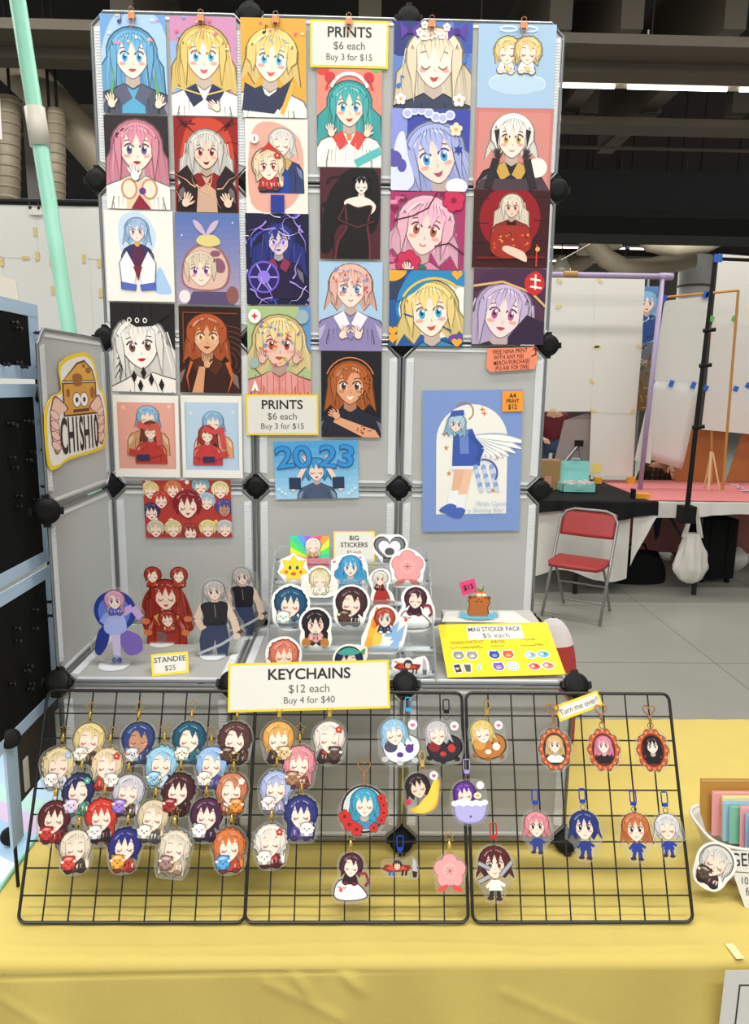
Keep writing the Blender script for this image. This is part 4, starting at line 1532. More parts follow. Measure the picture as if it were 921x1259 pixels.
LABS = 'generic portrait'
prints = [
    (((123, 16), (204, 19), (206, 140), (127, 139)), pr1, 'sky blue portrait print with blue hair and green leaves, top left corner'),
    (((209, 19), (290, 22), (292, 143), (211, 142)), pr2, 'pink portrait print with long blond hair and sailor collar, second in top row'),
    (((295, 21), (375, 23), (378, 145), (298, 144)), pr3, 'ochre yellow portrait print with short blond hair beside the upper PRINTS sign'),
    (((128, 141), (207, 143), (209, 258), (131, 256)), pr4, 'portrait print of long pink hair and white dress on black'),
    (((213, 143), (292, 145), (294, 262), (216, 260)), pr5, 'red and black print of a silver haired figure with spread hands'),
    (((301, 145), (377, 147), (380, 263), (303, 262)), pr6, 'cream print with two figures on a pink wash, one in a red cap'),
    (((128, 257), (212, 260), (215, 371), (132, 370)), pr7, 'white print of a pale blue haired figure in wide white sleeves'),
    (((215, 261), (293, 263), (296, 375), (218, 374)), pr8, 'blue to mauve print of a child in a spotted hood with a leaf'),
    (((301, 262), (379, 263), (381, 375), (304, 374)), pr9, 'dark violet print with lightning streaks and a glowing orb'),
    (((135, 371), (214, 374), (217, 483), (138, 481)), pr10, 'black and white portrait print with red lips'),
    (((219, 376), (295, 378), (298, 484), (222, 482)), pr11, 'dark brown and orange portrait print with a hand at the chin'),
    (((303, 376), (381, 377), (383, 486), (306, 485)), pr12, 'green print of a blond face full of stickers and pink sweater'),
    (((139, 485), (219, 487), (222, 587), (143, 586)), framed_pair('#dfa294', '#c99468', '#c8584c', 21, '#8ab8dc', '#7a3a30', '#b8322e', '#b53a32'), 'white bordered print of a hugging couple on pink'),
    (((223, 486), (297, 487), (299, 588), (225, 587)), framed_pair('#b5cbe0', '#d79a70', '#c84a4a', 24, '#8ab8dc', '#a83a34', '#2b3150', '#c23c3c'), 'white bordered print of a hugging couple on light blue'),
    (((176, 591), (283, 590), (286, 661), (179, 661)), pr15, 'landscape print crowded with laughing faces on red'),
    (((337, 543), (440, 541), (441, 612), (338, 614)), pr16, 'landscape sky blue print spelling 2023 over a smiling figure'),
    (((394, 431), (468, 431), (470, 538), (396, 537)), pr17, 'black portrait print of a grinning face with an auburn bob'),
    (((389, 84), (468, 86), (470, 206), (391, 205)), pr18, 'coral portrait print with teal hair and white ruffles under the upper PRINTS sign'),
    (((393, 206), (467, 207), (469, 319), (394, 318)), pr19, 'maroon print of a pale woman in a long black gown'),
    (((391, 321), (469, 322), (471, 432), (393, 431)), pr20, 'light blue print of pale hair and hands forming a heart'),
    (((485, 25), (580, 28), (580, 134), (483, 132)), pr21, 'blue print of long cream hair with purple bows and blossoms'),
    (((481, 133), (578, 135), (576, 236), (481, 234)), pr22, 'indigo print of tilted lavender haired face'),
    (((480, 235), (572, 237), (571, 332), (479, 331)), pr23, 'rose pink print of pale pink hair among red roses'),
    (((478, 332), (571, 333), (569, 426), (479, 425)), pr24, 'bright blue print of a blond face in a blue hood'),
    (((589, 29), (684, 30), (681, 134), (586, 132)), pr25, 'light blue print of two little figures on a cloud, top right corner'),
    (((585, 132), (680, 134), (677, 235), (583, 233)), pr26, 'dusty pink print of a white haired figure with black sleeves'),
    (((582, 233), (676, 235), (674, 330), (581, 329)), pr27, 'dark maroon print of a small figure before a red disc'),
    (((582, 330), (671, 331), (669, 424), (581, 423)), pr28, 'purple print of lilac hair under a wide dark hat'),
]
PR = {}
for i, (px, fn, lab) in enumerate(prints):
    PR[i + 1], w_, h_ = make_print(px, fn, lab, t=0.0004)
o = PR[16]
w16 = fit_quad(prints[15][0], WALL_P, WALL_N)[1]
BLUE_HAIR = mat('blue_curl_ink', '#2f8fd4', 0.5)
NAVY_INK = mat('navy_outline_ink', '#1f4f94', 0.5)
for k, (t, x) in enumerate((('2', -0.37), ('0', -0.16), ('2', 0.14), ('3', 0.36))):
    lettering(o, [(t, x * w16, 0.145 * w16, 0.36 * w16, 0.035, 0.12 * (1 if k < 2 else -1), 1.25)], NAVY_INK, TOPS[o.name] + 0.0002 + 0.0001 * k, 'curl_outline')
    lettering(o, [(t, x * w16, 0.145 * w16, 0.36 * w16, 0.012, 0.12 * (1 if k < 2 else -1), 1.25)], BLUE_HAIR, TOPS[o.name] + 0.0008, 'curl_digit')


# the large A4 print
def prA4(a, h):
    BG(a, h, '#7d97cf')
    arch = [(.14, .18), (.86, .18), (.86, h - .5)] + [(.5 + .36 * math.cos(math.radians(t)), h - .5 + .36 * math.sin(math.radians(t))) for t in range(10, 180, 10)] + [(.14, h - .5)]
    a.poly(arch, '#efede6', 1)
    for (x, y) in ((.22, 1.0), (.24, .86), (.62, 1.2), (.8, .95), (.75, .75), (.27, .6), (.72, .42), (.6, 1.24)):
        a.star(x, y, .035, '#d08a48', 2, 4 if y > .9 else 5, .35)
    # one large wing
    for k in range(9):
        t = math.radians(-8 - 7 * k)
        L = .58 - .045 * k
        a.blob([(.5, .98), (.5 + L * .5 * math.cos(t) + .02, .98 + L * .5 * math.sin(t) + .06), (.5 + L * math.cos(t), .98 + L * math.sin(t)),
                (.5 + L * .5 * math.cos(t) - .01, .98 + L * .5 * math.sin(t) - .02)], '#9aa8c8', 3 + .2 * (8 - k))
        a.blob([(.505, .975), (.5 + L * .5 * math.cos(t) + .018, .975 + L * .5 * math.sin(t) + .05), (.49 + L * math.cos(t), .98 + L * math.sin(t)),
                (.5 + L * .5 * math.cos(t) - .008, .98 + L * .5 * math.sin(t) - .012)], '#f6f5f2', 3.1 + .2 * (8 - k))
    # figure
    a.poly([(.33, .68), (.46, .68), (.38, .25), (.28, .28)], '#e6b698', 6)
    a.poly([(.44, .68), (.52, .68), (.42, .22), (.33, .24)], '#efc3a6', 6.1)
    for (x, y) in ((.27, .24), (.36, .2)):
        a.poly([(x, y + .18), (x + .1, y + .19), (x + .07, y), (x - .02, y)], '#eef0f4', 6.5)
        a.blob([(x - .1, y - .02), (x, y + .05), (x + .08, y + .02), (x + .02, y - .06)], '#4a66b8', 7)
    a.poly([(.31, 1.02), (.5, 1.05), (.6, .82), (.58, .66), (.3, .66)], '#3f5cae', 8)
    a.poly([(.37, 1.03), (.46, 1.04), (.47, .8), (.38, .8)], '#6d88cc', 8.2)
    a.rect(.29, .64, .58, .675, '#e8ecf4', 8.4)
    a.line([(.47, 1.0), (.6, .85), (.55, .72)], .05, '#38539e', 8.6)
    for x in (.54, .62, .7):
        for k in range(6):
            a.ell(x + .012 * k, .66 - .045 * k, .025, .03, '#c8d4ee' if k % 2 else '#8fa6da', 8.8, n=10)
    a.arc(.62, .6, .14, -30, 100, .018, '#3f5cae', 8.9)
    a.local(.34, 1.1, .075, -.15)
    hair_back(a, '#9ac6e6', 1.6, random.Random(5), 1.0, 9.0)
    face(a, '#f4d8c8', '#4a66b8', False, 0, 10)
    hair_front(a, '#b6d8ee', random.Random(6), 14, 1.0)
    a.reset()
    a.poly([(.27, 1.17), (.42, 1.19), (.41, 1.24), (.29, 1.23)], '#3f5cae', 22)
    a.arc(.42, 1.22, .09, -60, 150, .014, '#b07a40', 2.5)


A4 = ((522, 480), (641, 479), (640, 652), (517, 654))
oa, wa, ha = make_print(A4, prA4, 'large periwinkle print of a winged figure in a white arch', p0=WALL_P, group=None)
lettering(oa, [('Wish Upon', 0.2 * wa, -0.43 * wa, 0.068 * wa, 0.0), ('a Shining Star', 0.15 * wa, -0.5 * wa, 0.068 * wa, 0.0)], mat('pale_blue_lettering', '#a9bce0', 0.6), TOPS[oa.name] + 0.0002)


# signs with yellow borders
def bordered_card(px, lines, label, name='price_sign', p0=None, n=None, border=0.0046, lift=0.002, cat='sign', group=None, M=None, wh=None, t=0.0008):
    if M is None:
        M, w, h = fit_quad(px, (p0 or WALL_P) + (n or WALL_N) * lift, n or WALL_N)
    else:
        w, h = wh
    o = link(name, sheet_mesh(name, w, h, t, CARD_YELLOW))
    o.matrix_world = M
    props(o, label, cat, group)
    link('white_card', sheet_mesh('white_card', w - 2 * border, h - 2 * border, 0.0002, PAPER), o, Matrix.Translation((0, 0, 0.0003)))
    for (t_, x, y, s, b, *r) in lines:
        lettering(o, [(t_, x * w, y * h, s * h, b) + tuple(r)], INK_BLACK if b > 0.005 else INK_GREY, 0.0006)
    return o


PRL = [('PRINTS', 0, 0.24, 0.31, 0.016, 0, 1.04), ('$6 each', 0, -0.04, 0.235, 0.0), ('Buy 3 for $15', 0, -0.28, 0.2, 0.0, 0, 0.97)]
bordered_card(((381, 24), (477, 26), (478, 85), (382, 82)), PRL, 'upper PRINTS price sign with yellow border, clipped to the wall top')
bordered_card(((302, 485), (391, 485), (392, 535), (303, 535)), PRL, 'lower PRINTS price sign with yellow border, beneath the stickered face print')

# handwritten notes
ORN = mat('coral_note_paper', '#ee8a68', 0.7)
ORN2 = mat('orange_sticky_paper', '#f09a2c', 0.7)
PNK = mat('hot_pink_sticky_paper', '#ee4a86', 0.7)
DARKRED = mat('dark_red_pen', '#5a1418', 0.7)
M, w, h = fit_quad(((595, 429), (662, 425), (660, 455), (600, 457)), WALL_P + WALL_N * 0.003, WALL_N)
o = link('paper_note', MB().prism([(-w / 2, -h * .3), (-w * .42, -h / 2), (w * .44, -h * .46), (w / 2, -h * .1), (w * .48, h * .46), (-w * .46, h / 2)], -0.0004, 0).mesh('paper_note', ORN))
o.matrix_world = M
props(o, 'torn coral note with handwriting under the purple hat print', 'note')
lettering(o, [('FREE NINA PRINT', -w * .03, h * .33, h * .26, 0.002, 0.02, .74), ('WITH ANY NIJI', -w * .06, h * .1, h * .26, 0.002, 0.02, .74),
              ('MERCH PURCHASE!', 0, -h * .13, h * .26, 0.002, 0.03, .7), ('(PLS ASK FOR ONE)', 0, -h * .36, h * .25, 0.002, 0.02, .68)], DARKRED)
ar = Art(1, False)
ar.line([(.88, .62), (.97, .66), (.96, .78)], .025, '#5a1418', 1)
ar.line([(.91, .74), (.96, .79), (.99, .73)], .02, '#5a1418', 1)
link('pen_arrow', ar.mesh('pen_arrow', w, INK, 0.0005), o, Matrix.Translation((0, -h * .2, 0)))
M, w, h = fit_quad(((618, 481), (643, 480), (643, 506), (617, 506)), WALL_P + WALL_N * 0.005, WALL_N)
o = link('sticky_note', sheet_mesh('sticky_note', w, h, 0.0004, ORN2))
o.matrix_world = M
props(o, 'small orange sticky note on the winged figure print', 'note')
lettering(o, [('A4', 0, h * .26, h * .32, 0.012, 0, .9), ('PRINT', 0, 0, h * .26, 0.012, 0, .9), ('$12', 0, -h * .28, h * .32, 0.012, 0, .9)], INK_BLACK)

# copper binder clips on the top edge
COPPER = mat('rose_copper_metal', '#c98a62', 0.3, metal=0.9)
cl_body = MB().prism([(-0.0085, 0), (0.0085, 0), (0.0075, 0.013), (-0.0075, 0.013)], -0.003, 0.003).mesh('clip_body', COPPER)
cl_wire = MB().tube([(-0.006, 0.0, 0.004), (-0.006, -0.006, 0.005), (-0.0025, -0.018, 0.005), (0, -0.022, 0.005), (0.0025, -0.018, 0.005), (0.006, -0.006, 0.005), (0.006, 0, 0.004)], 0.0009, 6).mesh('clip_wire', COPPER)
cl_back = MB().tube([(-0.006, 0.012, -0.002), (-0.005, 0.02, 0), (0, 0.023, 0.001), (0.005, 0.02, 0), (0.006, 0.012, -0.002)], 0.0009, 6).mesh('clip_wire', COPPER)
for i, (x, y) in enumerate(((162, 20), (247, 23), (339, 25), (429, 27), (531, 30), (644, 32))):
    p = at_y(x, y, -0.012)
    r = props(empty('binder_clip', frame(p, (1, 0, 0), (0, -1, 0))),
              ('copper binder clip over the sky blue print', 'copper binder clip over the pink blond print', 'copper binder clip over the ochre print',
               'copper binder clip over the upper PRINTS sign', 'copper binder clip over the purple bow print', 'copper binder clip over the cloud print')[i], 'binder clip', 'copper clips along the wall top')
    link('clip_body', cl_body, r, Matrix.Translation((0, -0.006, 0.002)))
    link('clip_wire', cl_wire, r, Matrix.Translation((0, -0.004, 0.002)))
    link('clip_wire', cl_back, r, Matrix.Translation((0, -0.004, 0.002)))

# ------------------------------------------------------------------ die-cut pieces: keychains, stickers, standees
def envelope(a, margin, n=44, win=2):
    pts = []
    for p, c, L in a.P:
        for i in range(len(p)):
            x0, y0 = p[i - 1]
            x1, y1 = p[i]
            k = max(1, int(math.hypot(x1 - x0, y1 - y0) / 0.04))
            for j in range(k):
                pts.append((x0 + (x1 - x0) * j / k, y0 + (y1 - y0) * j / k))
    xs, ys = [p[0] for p in pts], [p[1] for p in pts]
    cx, cy = (min(xs) + max(xs)) / 2, (min(ys) + max(ys)) / 2
    R = [0.0] * n
    for x, y in pts:
        k = int((math.atan2(y - cy, x - cx) % (2 * math.pi)) / (2 * math.pi) * n) % n
        R[k] = max(R[k], math.hypot(x - cx, y - cy))
    R2 = [max(R[(i + d) % n] for d in range(-1, 2)) for i in range(n)]
    R3 = [sum(R2[(i + d) % n] for d in range(-win, win + 1)) / (2 * win + 1) for i in range(n)]
    R3 = [max(R3[i], R[i]) + margin for i in range(n)]
    return [(cx + R3[i] * math.cos(2 * math.pi * (i + 0.5) / n), cy + R3[i] * math.sin(2 * math.pi * (i + 0.5) / n)) for i in range(n)]


def cutout(a, w, margin, t, m, name):
    out = smooth_loop(envelope(a, margin), 2)
    pts = [((x - 0.5) * w, (y - a.h / 2) * w) for x, y in out]
    return MB().prism(pts, -t, 0).mesh(name, m), max(p[1] for p in pts)


GOLD = mat('gold_clasp_metal', '#d8b25a', 0.25, metal=0.9)
ROSE = mat('rose_gold_metal', '#d39a72', 0.25, metal=0.9)
CL_COL = {'gold': GOLD, 'rose': ROSE, 'black': mat('black_clasp_metal', '#1a1a1c', 0.3, metal=0.5), 'blue': mat('blue_clasp_enamel', '#2347b8', 0.3, metal=0.4),
          'cyan': mat('cyan_clasp_enamel', '#35a8e0', 0.3, metal=0.3), 'red': mat('red_clasp_enamel', '#cc2a24', 0.3, metal=0.3), 'lilac': mat('lilac_clasp_enamel', '#b0a0e0', 0.3, metal=0.3),
          'pale': mat('pale_gold_metal', '#e0c06a', 0.3, metal=0.8)}
STEEL = mat('steel_split_ring', '#8a8a8c', 0.3, metal=0.9)


def loop_pts(fn, n=18):
    return [fn(2 * math.pi * i / n) for i in range(n)]


def star_loop(r, k, cy):
    return [((r if i % 2 == 0 else r * k) * math.cos(math.radians(90 + 36 * i)), cy + (r if i % 2 == 0 else r * k) * math.sin(math.radians(90 + 36 * i)), 0.001) for i in range(10)]


CLM = {}


def clasp_meshes(kind, col):
    if (kind, col) in CLM:
        return CLM[(kind, col)]
    m = CL_COL[col]
    parts = []
    if kind == 'star':
        parts.append(('clasp_star', MB().tube(star_loop(0.0125, 0.5, 0.034), 0.0011, 6, True).mesh('clasp_star', m)))
        parts.append(('swivel', MB().lathe([(0.002, 0.009), (0.0045, 0.013), (0.0035, 0.02), (0.0018, 0.024)], 10, Matrix.Rotation(-math.pi / 2, 4, 'X')).mesh('swivel', m)))
    elif kind == 'lobster':
        parts.append(('clasp_hook', MB().tube(loop_pts(lambda t: (0.006 * math.cos(t) * (1 - 0.25 * math.sin(t)), 0.03 + 0.0095 * math.sin(t), 0.001)), 0.0016, 6, True).mesh('clasp_hook', m)))
        parts.append(('swivel', MB().box(-0.004, 0.004, 0.009, 0.02, -0.002, 0.002).mesh('swivel', m)))
    elif kind == 'heart':
        parts.append(('clasp_heart', MB().tube(loop_pts(lambda t: (0.0105 * math.sin(t) ** 3, 0.032 + 0.00068 * (13 * math.cos(t) - 5 * math.cos(2 * t) - 2 * math.cos(3 * t) - math.cos(4 * t)), 0.001)), 0.0014, 6, True).mesh('clasp_heart', m)))
        parts.append(('swivel', MB().tube([(0, 0.009, 0), (0.0015, 0.014, 0.001), (-0.0015, 0.019, 0), (0, 0.023, 0.001)], 0.0022, 8).mesh('swivel', m)))
    else:
        rr = []
        for cx, cy, a0 in ((0.0035, 0.0385, 0), (-0.0035, 0.0385, 90), (-0.0035, 0.022, 180), (0.0035, 0.022, 270)):
            for k in range(4):
                t = math.radians(a0 + 30 * k)
                rr.append((cx + 0.0025 * math.cos(t), cy + 0.0025 * math.sin(t), 0.001))
        parts.append(('clasp_loop', MB().tube(rr, 0.0013, 6, True).mesh('clasp_loop', m)))
        parts.append(('swivel', MB().box(-0.0055, 0.0055, 0.0135, 0.02, -0.002, 0.0025).mesh('swivel', m)))
    rm = m if kind != 'trigger' else STEEL
    parts.append(('ring', MB().tube(loop_pts(lambda t: (0.0048 * math.cos(t), 0.0065 + 0.0052 * math.sin(t), 0.0005)), 0.0008, 6, True).mesh('ring', rm)))
    CLM[(kind, col)] = parts
    return parts


def keychain(cx, cy, pw, art, kind, col, label, group, h=1.15, cdx=0.0, cs=1.0, margin=0.03, tilt=0.0, gap=0.0):
    p0 = GB + GN * 0.009
    c = hit(cx, cy, p0, GN)
    e = hit(cx + pw / 2, cy, p0, GN)
    w = (e - c).length * 2
    M = frame(c, (1, 0, 0), GN) @ Matrix.Rotation(tilt, 4, 'Z')
    r = props(empty('keychain', M), label, 'keychain', group)
    a = Art(h, False)
    art(a)
    me, top = cutout(a, w, margin, 0.0028, CHARM_ACRYLIC, 'charm')
    ch_ = link('charm', me, r)
    link('artwork', a.mesh('artwork', w, INK_GLOSS, 5e-5), ch_)
    dx = cdx * w
    cs = cs * (1.2 if kind == 'heart' else 1.0)
    Mc = Matrix.Translation((dx, top + gap * w - 0.0045, 0.0006)) @ Matrix.Scale(cs, 4)
    for nm, me in clasp_meshes(kind, col):
        link(nm, me, r, Mc)
    return r


def ck_(hair, top, plush, seed, **kw):
    return lambda a: chibi(a, .5, .72, .36, hair, top, plush, seed=seed, **kw)


GL, GM, GR = 'hugging figure keychains on the left grid', 'keychains on the middle grid', 'keychains on the right grid'
ZA = lambda x, y: (10 + x * .3257, 830 + y * .3257)
ZB = lambda x, y: (290 + x * .3257, 830 + y * .3257)
ZC = lambda x, y: (560 + x * .3474, 830 + y * .3474)
left = [
    ((303, 265), '#e6cd8c', '#4a3a38', '#f0ece6', 'blond figure hugging a white plush, top row', {}, 'star'),
    ((188, 360), '#ead6a4', '#d8d8e4', '#f2efec', 'pale blond figure with white clothes, leftmost in second row', {'accent': '#a8c4e4'}, 'star'),
    ((370, 362), '#e8cfa8', '#b8362e', '#f2ece4', 'cream haired figure in red with red flower, second row', {'accent': '#cc3a2a'}, 'star'),
    ((490, 264), '#33437e', '#3a4668', '#cfd4de', 'dark blue haired figure with tan skin hugging a grey plush', {'skin': '#c08a6c'}, 'star'),
    ((577, 356), '#9acbe4', '#b4d4e8', '#8ec4e6', 'light blue figure hugging a light blue plush', {}, 'star'),
    ((682, 262), '#22566e', '#35647a', '#e2efe2', 'dark teal haired figure hugging a white plush', {}, 'star'),
    ((767, 356), '#98bcea', '#4a4a8c', '#eef0e2', 'pale blue haired figure with indigo clothes, second row right', {}, 'star'),
    ((855, 264), '#5c3836', '#3a2826', '#5a3c30', 'brown haired figure hugging a brown plush beside the middle grid', {}, 'star'),
    ((262, 458), '#2c315c', '#3f8f88', '#d8c6e0', 'navy haired figure with teal flower and lilac plush', {'accent': '#4aa894'}, 'star'),
    ((452, 462), '#cfcad2', '#40364a', '#9a7cd0', 'silver haired figure hugging a purple plush', {}, 'star'),
    ((640, 458), '#4a2228', '#3a1c20', '#9a2a2c', 'dark maroon haired figure hugging a dark red plush, third row', {}, 'star'),
    ((842, 456), '#cb7c58', '#a85a3c', '#e08a3c', 'orange haired figure hugging an orange plush', {'accent': '#f2e6dc'}, 'star'),
    ((172, 562), '#5c2226', '#8a2a2a', '#c23a34', 'maroon haired figure hugging a red plush at left end', {}, 'star'),
    ((350, 556), '#d53a2c', '#2c2628', '#e6e2e0', 'bright red haired figure in black hugging a white plush', {'length': 1.9}, 'star'),
    ((545, 558), '#dcc8a6', '#55524f', '#e8e4da', 'sandy haired figure in grey hugging a white plush', {}, 'star'),
    ((748, 552), '#4f2646', '#3a1f38', '#f2f0ee', 'dark purple haired figure hugging a white ghost plush', {}, 'star'),
    ((252, 672), '#e6d8c2', '#4a3c38', '#d84a40', 'cream haired figure hugging a red ball, bottom row', {}, 'star'),
    ((438, 668), '#30307e', '#b83c34', '#eea846', 'indigo haired figure hugging a yellow orange plush', {}, 'star'),
    ((627, 675), '#e2d4c0', '#c8a888', '#a08078', 'pale cream haired figure hugging a mauve plush, bottom row', {'length': 1.9}, 'star'),
    ((833, 670), '#d8763e', '#b0442e', '#56a4e2', 'orange haired figure hugging a blue plush, bottom right', {}, 'star'),
]
for i, (z, hair, top, plush, lab, kw, kd) in enumerate(left):
    x, y = ZA(*z)
    keychain(x, y, 42, ck_(hair, top, plush, 300 + i, **kw), kd, 'gold', lab, GL, cdx=(0.03 if i % 3 else -0.05), cs=0.95)

mid = [
    ((160, 260), '#e2a654', '#3c2a28', '#d8bc8c', 'golden orange haired figure hugging a beige plush', {}, 'lobster', 'gold'),
    ((352, 260), '#e8ddd4', '#4a2a28', '#5a4640', 'white haired figure hugging a dark brown plush', {'accent': '#c83c34'}, 'lobster', 'gold'),
    ((238, 354), '#e6909a', '#8a4a4c', '#a8785a', 'pink haired figure hugging a brown plush', {'length': 1.6}, 'star', 'gold'),
    ((150, 450), '#acb8e2', '#9a94bc', '#ece6f0', 'periwinkle haired figure hugging a pale plush', {}, 'star', 'gold'),
    ((245, 547), '#363a7e', '#5a4a8c', '#eeeaf0', 'indigo haired figure hugging a white plush on the middle grid', {'length': 1.8}, 'star', 'gold'),
    ((130, 652), '#eae2d8', '#6a2628', '#efe9e2', 'cream haired figure in dark red with red flower, bottom left of middle grid', {'accent': '#c83c34'}, 'star', 'gold'),
]
for i, (z, hair, top, plush, lab, kw, kd, col) in enumerate(mid):
    x, y = ZB(*z)
    keychain(x, y, 42, ck_(hair, top, plush, 330 + i, **kw), kd, col, lab, GM, cs=0.95)


def clamp_ell(b, cx, cy, rx, ry, dL, a):
    for p, c, L in b.P:
        q = []
        for x, y in p:
            d = ((x - cx) / rx) ** 2 + ((y - cy) / ry) ** 2
            if d > 1:
                d = math.sqrt(d)
                x, y = cx + (x - cx) / d, cy + (y - cy) / d
            q.append((x, y))
        a.P.append((q, c, L + dL))


def wreath(a):
    a.ell(.5, .5, .5, .5, '#241a1c', 1, n=32)
    a.ell(.5, .5, .46, .46, '#cfd2d0', 2, n=32)
    b = Art(2, False)
    bust(b, .52, .6, .25, '#3fa6c8', '#f4dccb', '#4a8ab0', '#2f5a80', length=1.8, seed=361, spread=1.0, mouth=0, out='#1f4a68', base=2, w=1.6, closed=True)
    clamp_ell(b, .5, .5, .46, .46, 1, a)
    for i, t in enumerate((200, 225, 250, 330, 350, 10, 30, 300)):
        a.flower(.5 + .45 * math.cos(math.radians(t)), .5 + .45 * math.sin(math.radians(t)), .11 if i > 2 else .15, '#c8322e', '#7a1a1c', 30, 5)


def plushride(hair, body, spot, seed, top='#4a4a60'):
    def f(a):
        a.blob([(.08, .35), (.2, .7), (.55, .72), (.92, .6), (.98, .3), (.7, .06), (.3, .05)], shade(body, .45), 1)
        a.blob([(.11, .36), (.22, .67), (.55, .69), (.89, .58), (.94, .31), (.69, .09), (.31, .08)], body, 1.2)
        a.ell(.72, .36, .1, .1, spot, 1.5)
        a.ell(.5, .22, .08, .06, spot, 1.5)
        for x in (.62, .8):
            a.ell(x, .44, .022, .03, '#241c20', 1.7)
        for (x, y) in ((.15, .12), (.85, .1), (.5, .04)):
            a.ell(x, y, .08, .06, shade(body, .8), 1.4)
        a.local(.36, .7, .25, .2)
        hair_back(a, hair, 1.0, random.Random(seed), .95, 4)
        face(a, '#f6dccc', '#555', True, 0, 10)
        hair_front(a, hair, random.Random(seed + 1), 14, .85)
        a.reset()
        a.ell(.28, .4, .16, .13, top, 9)
        a.ell(.8, .9, .11, .11, '#f4f2f4', 20)
        a.heart(.8, .89, .06, '#d86a8a', 21)
    return f


def banana_art(a):
    for k, (dx, c) in enumerate(((0, '#e8a62c'), (.07, '#f2bc3e'), (.14, '#f6cb52'))):
        a.blob([(.18 + dx, .1 - dx * .2), (.5 + dx * .6, .02 + dx * .2), (.85, .2 + dx), (.95 - dx * .5, .75), (.88 - dx * .5, .85), (.78 - dx, .5), (.5, .28 + dx * .5)], c, 8 + k)
    a.local(.38, .66, .25, .25)
    hair_back(a, '#33222c', .95, random.Random(5), .95, 2)
    face(a, '#f0cfb8', '#555', True, 0, 3)
    hair_front(a, '#33222c', random.Random(6), 6.5, .8)
    a.reset()
    a.ell(.12, .3, .08, .07, '#c83a44', 12)
    a.ell(.8, .95, .11, .11, '#f4f2f4', 20)
    a.heart(.8, .94, .06, '#b06a8a', 21)


def tub_art(a):
    a.blob([(.1, .5), (.16, .12), (.5, .02), (.84, .12), (.96, .5), (.5, .56)], '#8f86c4', 8)
    a.blob([(.13, .5), (.19, .15), (.5, .06), (.81, .15), (.92, .5), (.5, .54)], '#b4aee0', 8.5)
    for i in range(8):
        a.ell(.1 + i * .115, .52 + .03 * (i % 2), .085, .07, '#f4f3f8', 9)
    a.local(.38, .75, .24, .1)
    hair_back(a, '#5a2a86', 1.0, random.Random(8), .95, 2)
    face(a, '#f6dccc', '#555', True, 0, 3)
    hair_front(a, '#6a32a0', random.Random(9), 6.5, .8)
    a.reset()
    a.ell(.72, .72, .1, .08, '#f6f0e2', 12)
    a.ell(.72, .72, .05, .045, '#f0b840', 13)
    a.ell(.8, .98, .1, .1, '#f4f2f4', 20)
    a.ell(.52, .2, .03, .03, '#5a4a8a', 12)


def ghostride(a):
    a.blob([(.05, .25), (.2, .55), (.6, .52), (.9, .3), (.95, .1), (.5, .02), (.15, .06)], '#5a4a52', 1)
    a.blob([(.08, .25), (.22, .52), (.6, .49), (.87, .28), (.92, .12), (.5, .05), (.16, .09)], '#f4f2ef', 1.3)
    a.ell(.25, .3, .05, .06, '#d85a60', 1.5)
    a.arc(.2, .4, .04, 180, 360, .02, '#3a2a30', 1.6)
    a.arc(.34, .38, .04, 180, 360, .02, '#3a2a30', 1.6)
    chibi(a, .52, .88, .24, '#52283c', '#3a2030', None, seed=382, length=1.0, base=4, legs='#7a2a38')
    a.line([(.72, .7), (.92, .72), (1.0, .5), (.9, .4)], .07, '#8a3440', 40)


def blade_art(a):
    a.poly([(.0, .2), (.2, .12), (.75, .16), (.8, .3), (.3, .34), (.1, .32)], '#8a2a24', 2)
    a.poly([(.1, .22), (.3, .16), (.7, .2), (.6, .28), (.25, .3)], '#c8503a', 3)
    a.poly([(.86, .5), (.95, .4), (.98, .14), (.84, .16)], '#b8b8bc', 4)
    a.poly([(.84, .16), (.98, .14), (.96, .0), (.86, .0)], '#2a2426', 4)
    a.local(.42, .3, .11)
    face(a, '#efceb8', '#555', True, 0, 10)
    hair_front(a, '#2a2024', random.Random(4), 14, .6)
    a.reset()
    for x in (.2, .3, .55, .65):
        a.poly([(x, .16), (x + .06, .16), (x + .04, .04), (x - .02, .04)], '#3a5ab0' if x < .4 else '#2a2426', 2.5)
    a.line([(.02, .4), (.12, .34), (.3, .32)], .04, '#c88a4a', 5)


def blossom_art(a):
    for i in range(5):
        t = math.radians(90 + 72 * i)
        a.ell(.5 + .25 * math.cos(t), .56 + .25 * math.sin(t), .235, .235, '#c8646e', 1, n=18)
        a.ell(.5 + .25 * math.cos(t), .56 + .25 * math.sin(t), .215, .215, '#eea2a4', 2, n=18)
    a.ell(.5, .56, .2, .2, '#f2b2b0', 3)
    for i in range(8):
        t = math.radians(45 * i)
        a.line([(.5, .56), (.5 + .15 * math.cos(t), .56 + .15 * math.sin(t))], .015, '#b85058', 4)
    for sx in (-1, 1):
        a.blob([(.5 + sx * .06, .2), (.5 + sx * .3, .14), (.5 + sx * .38, .02), (.5 + sx * .14, .04)][::sx], '#d8524e', 2.5)


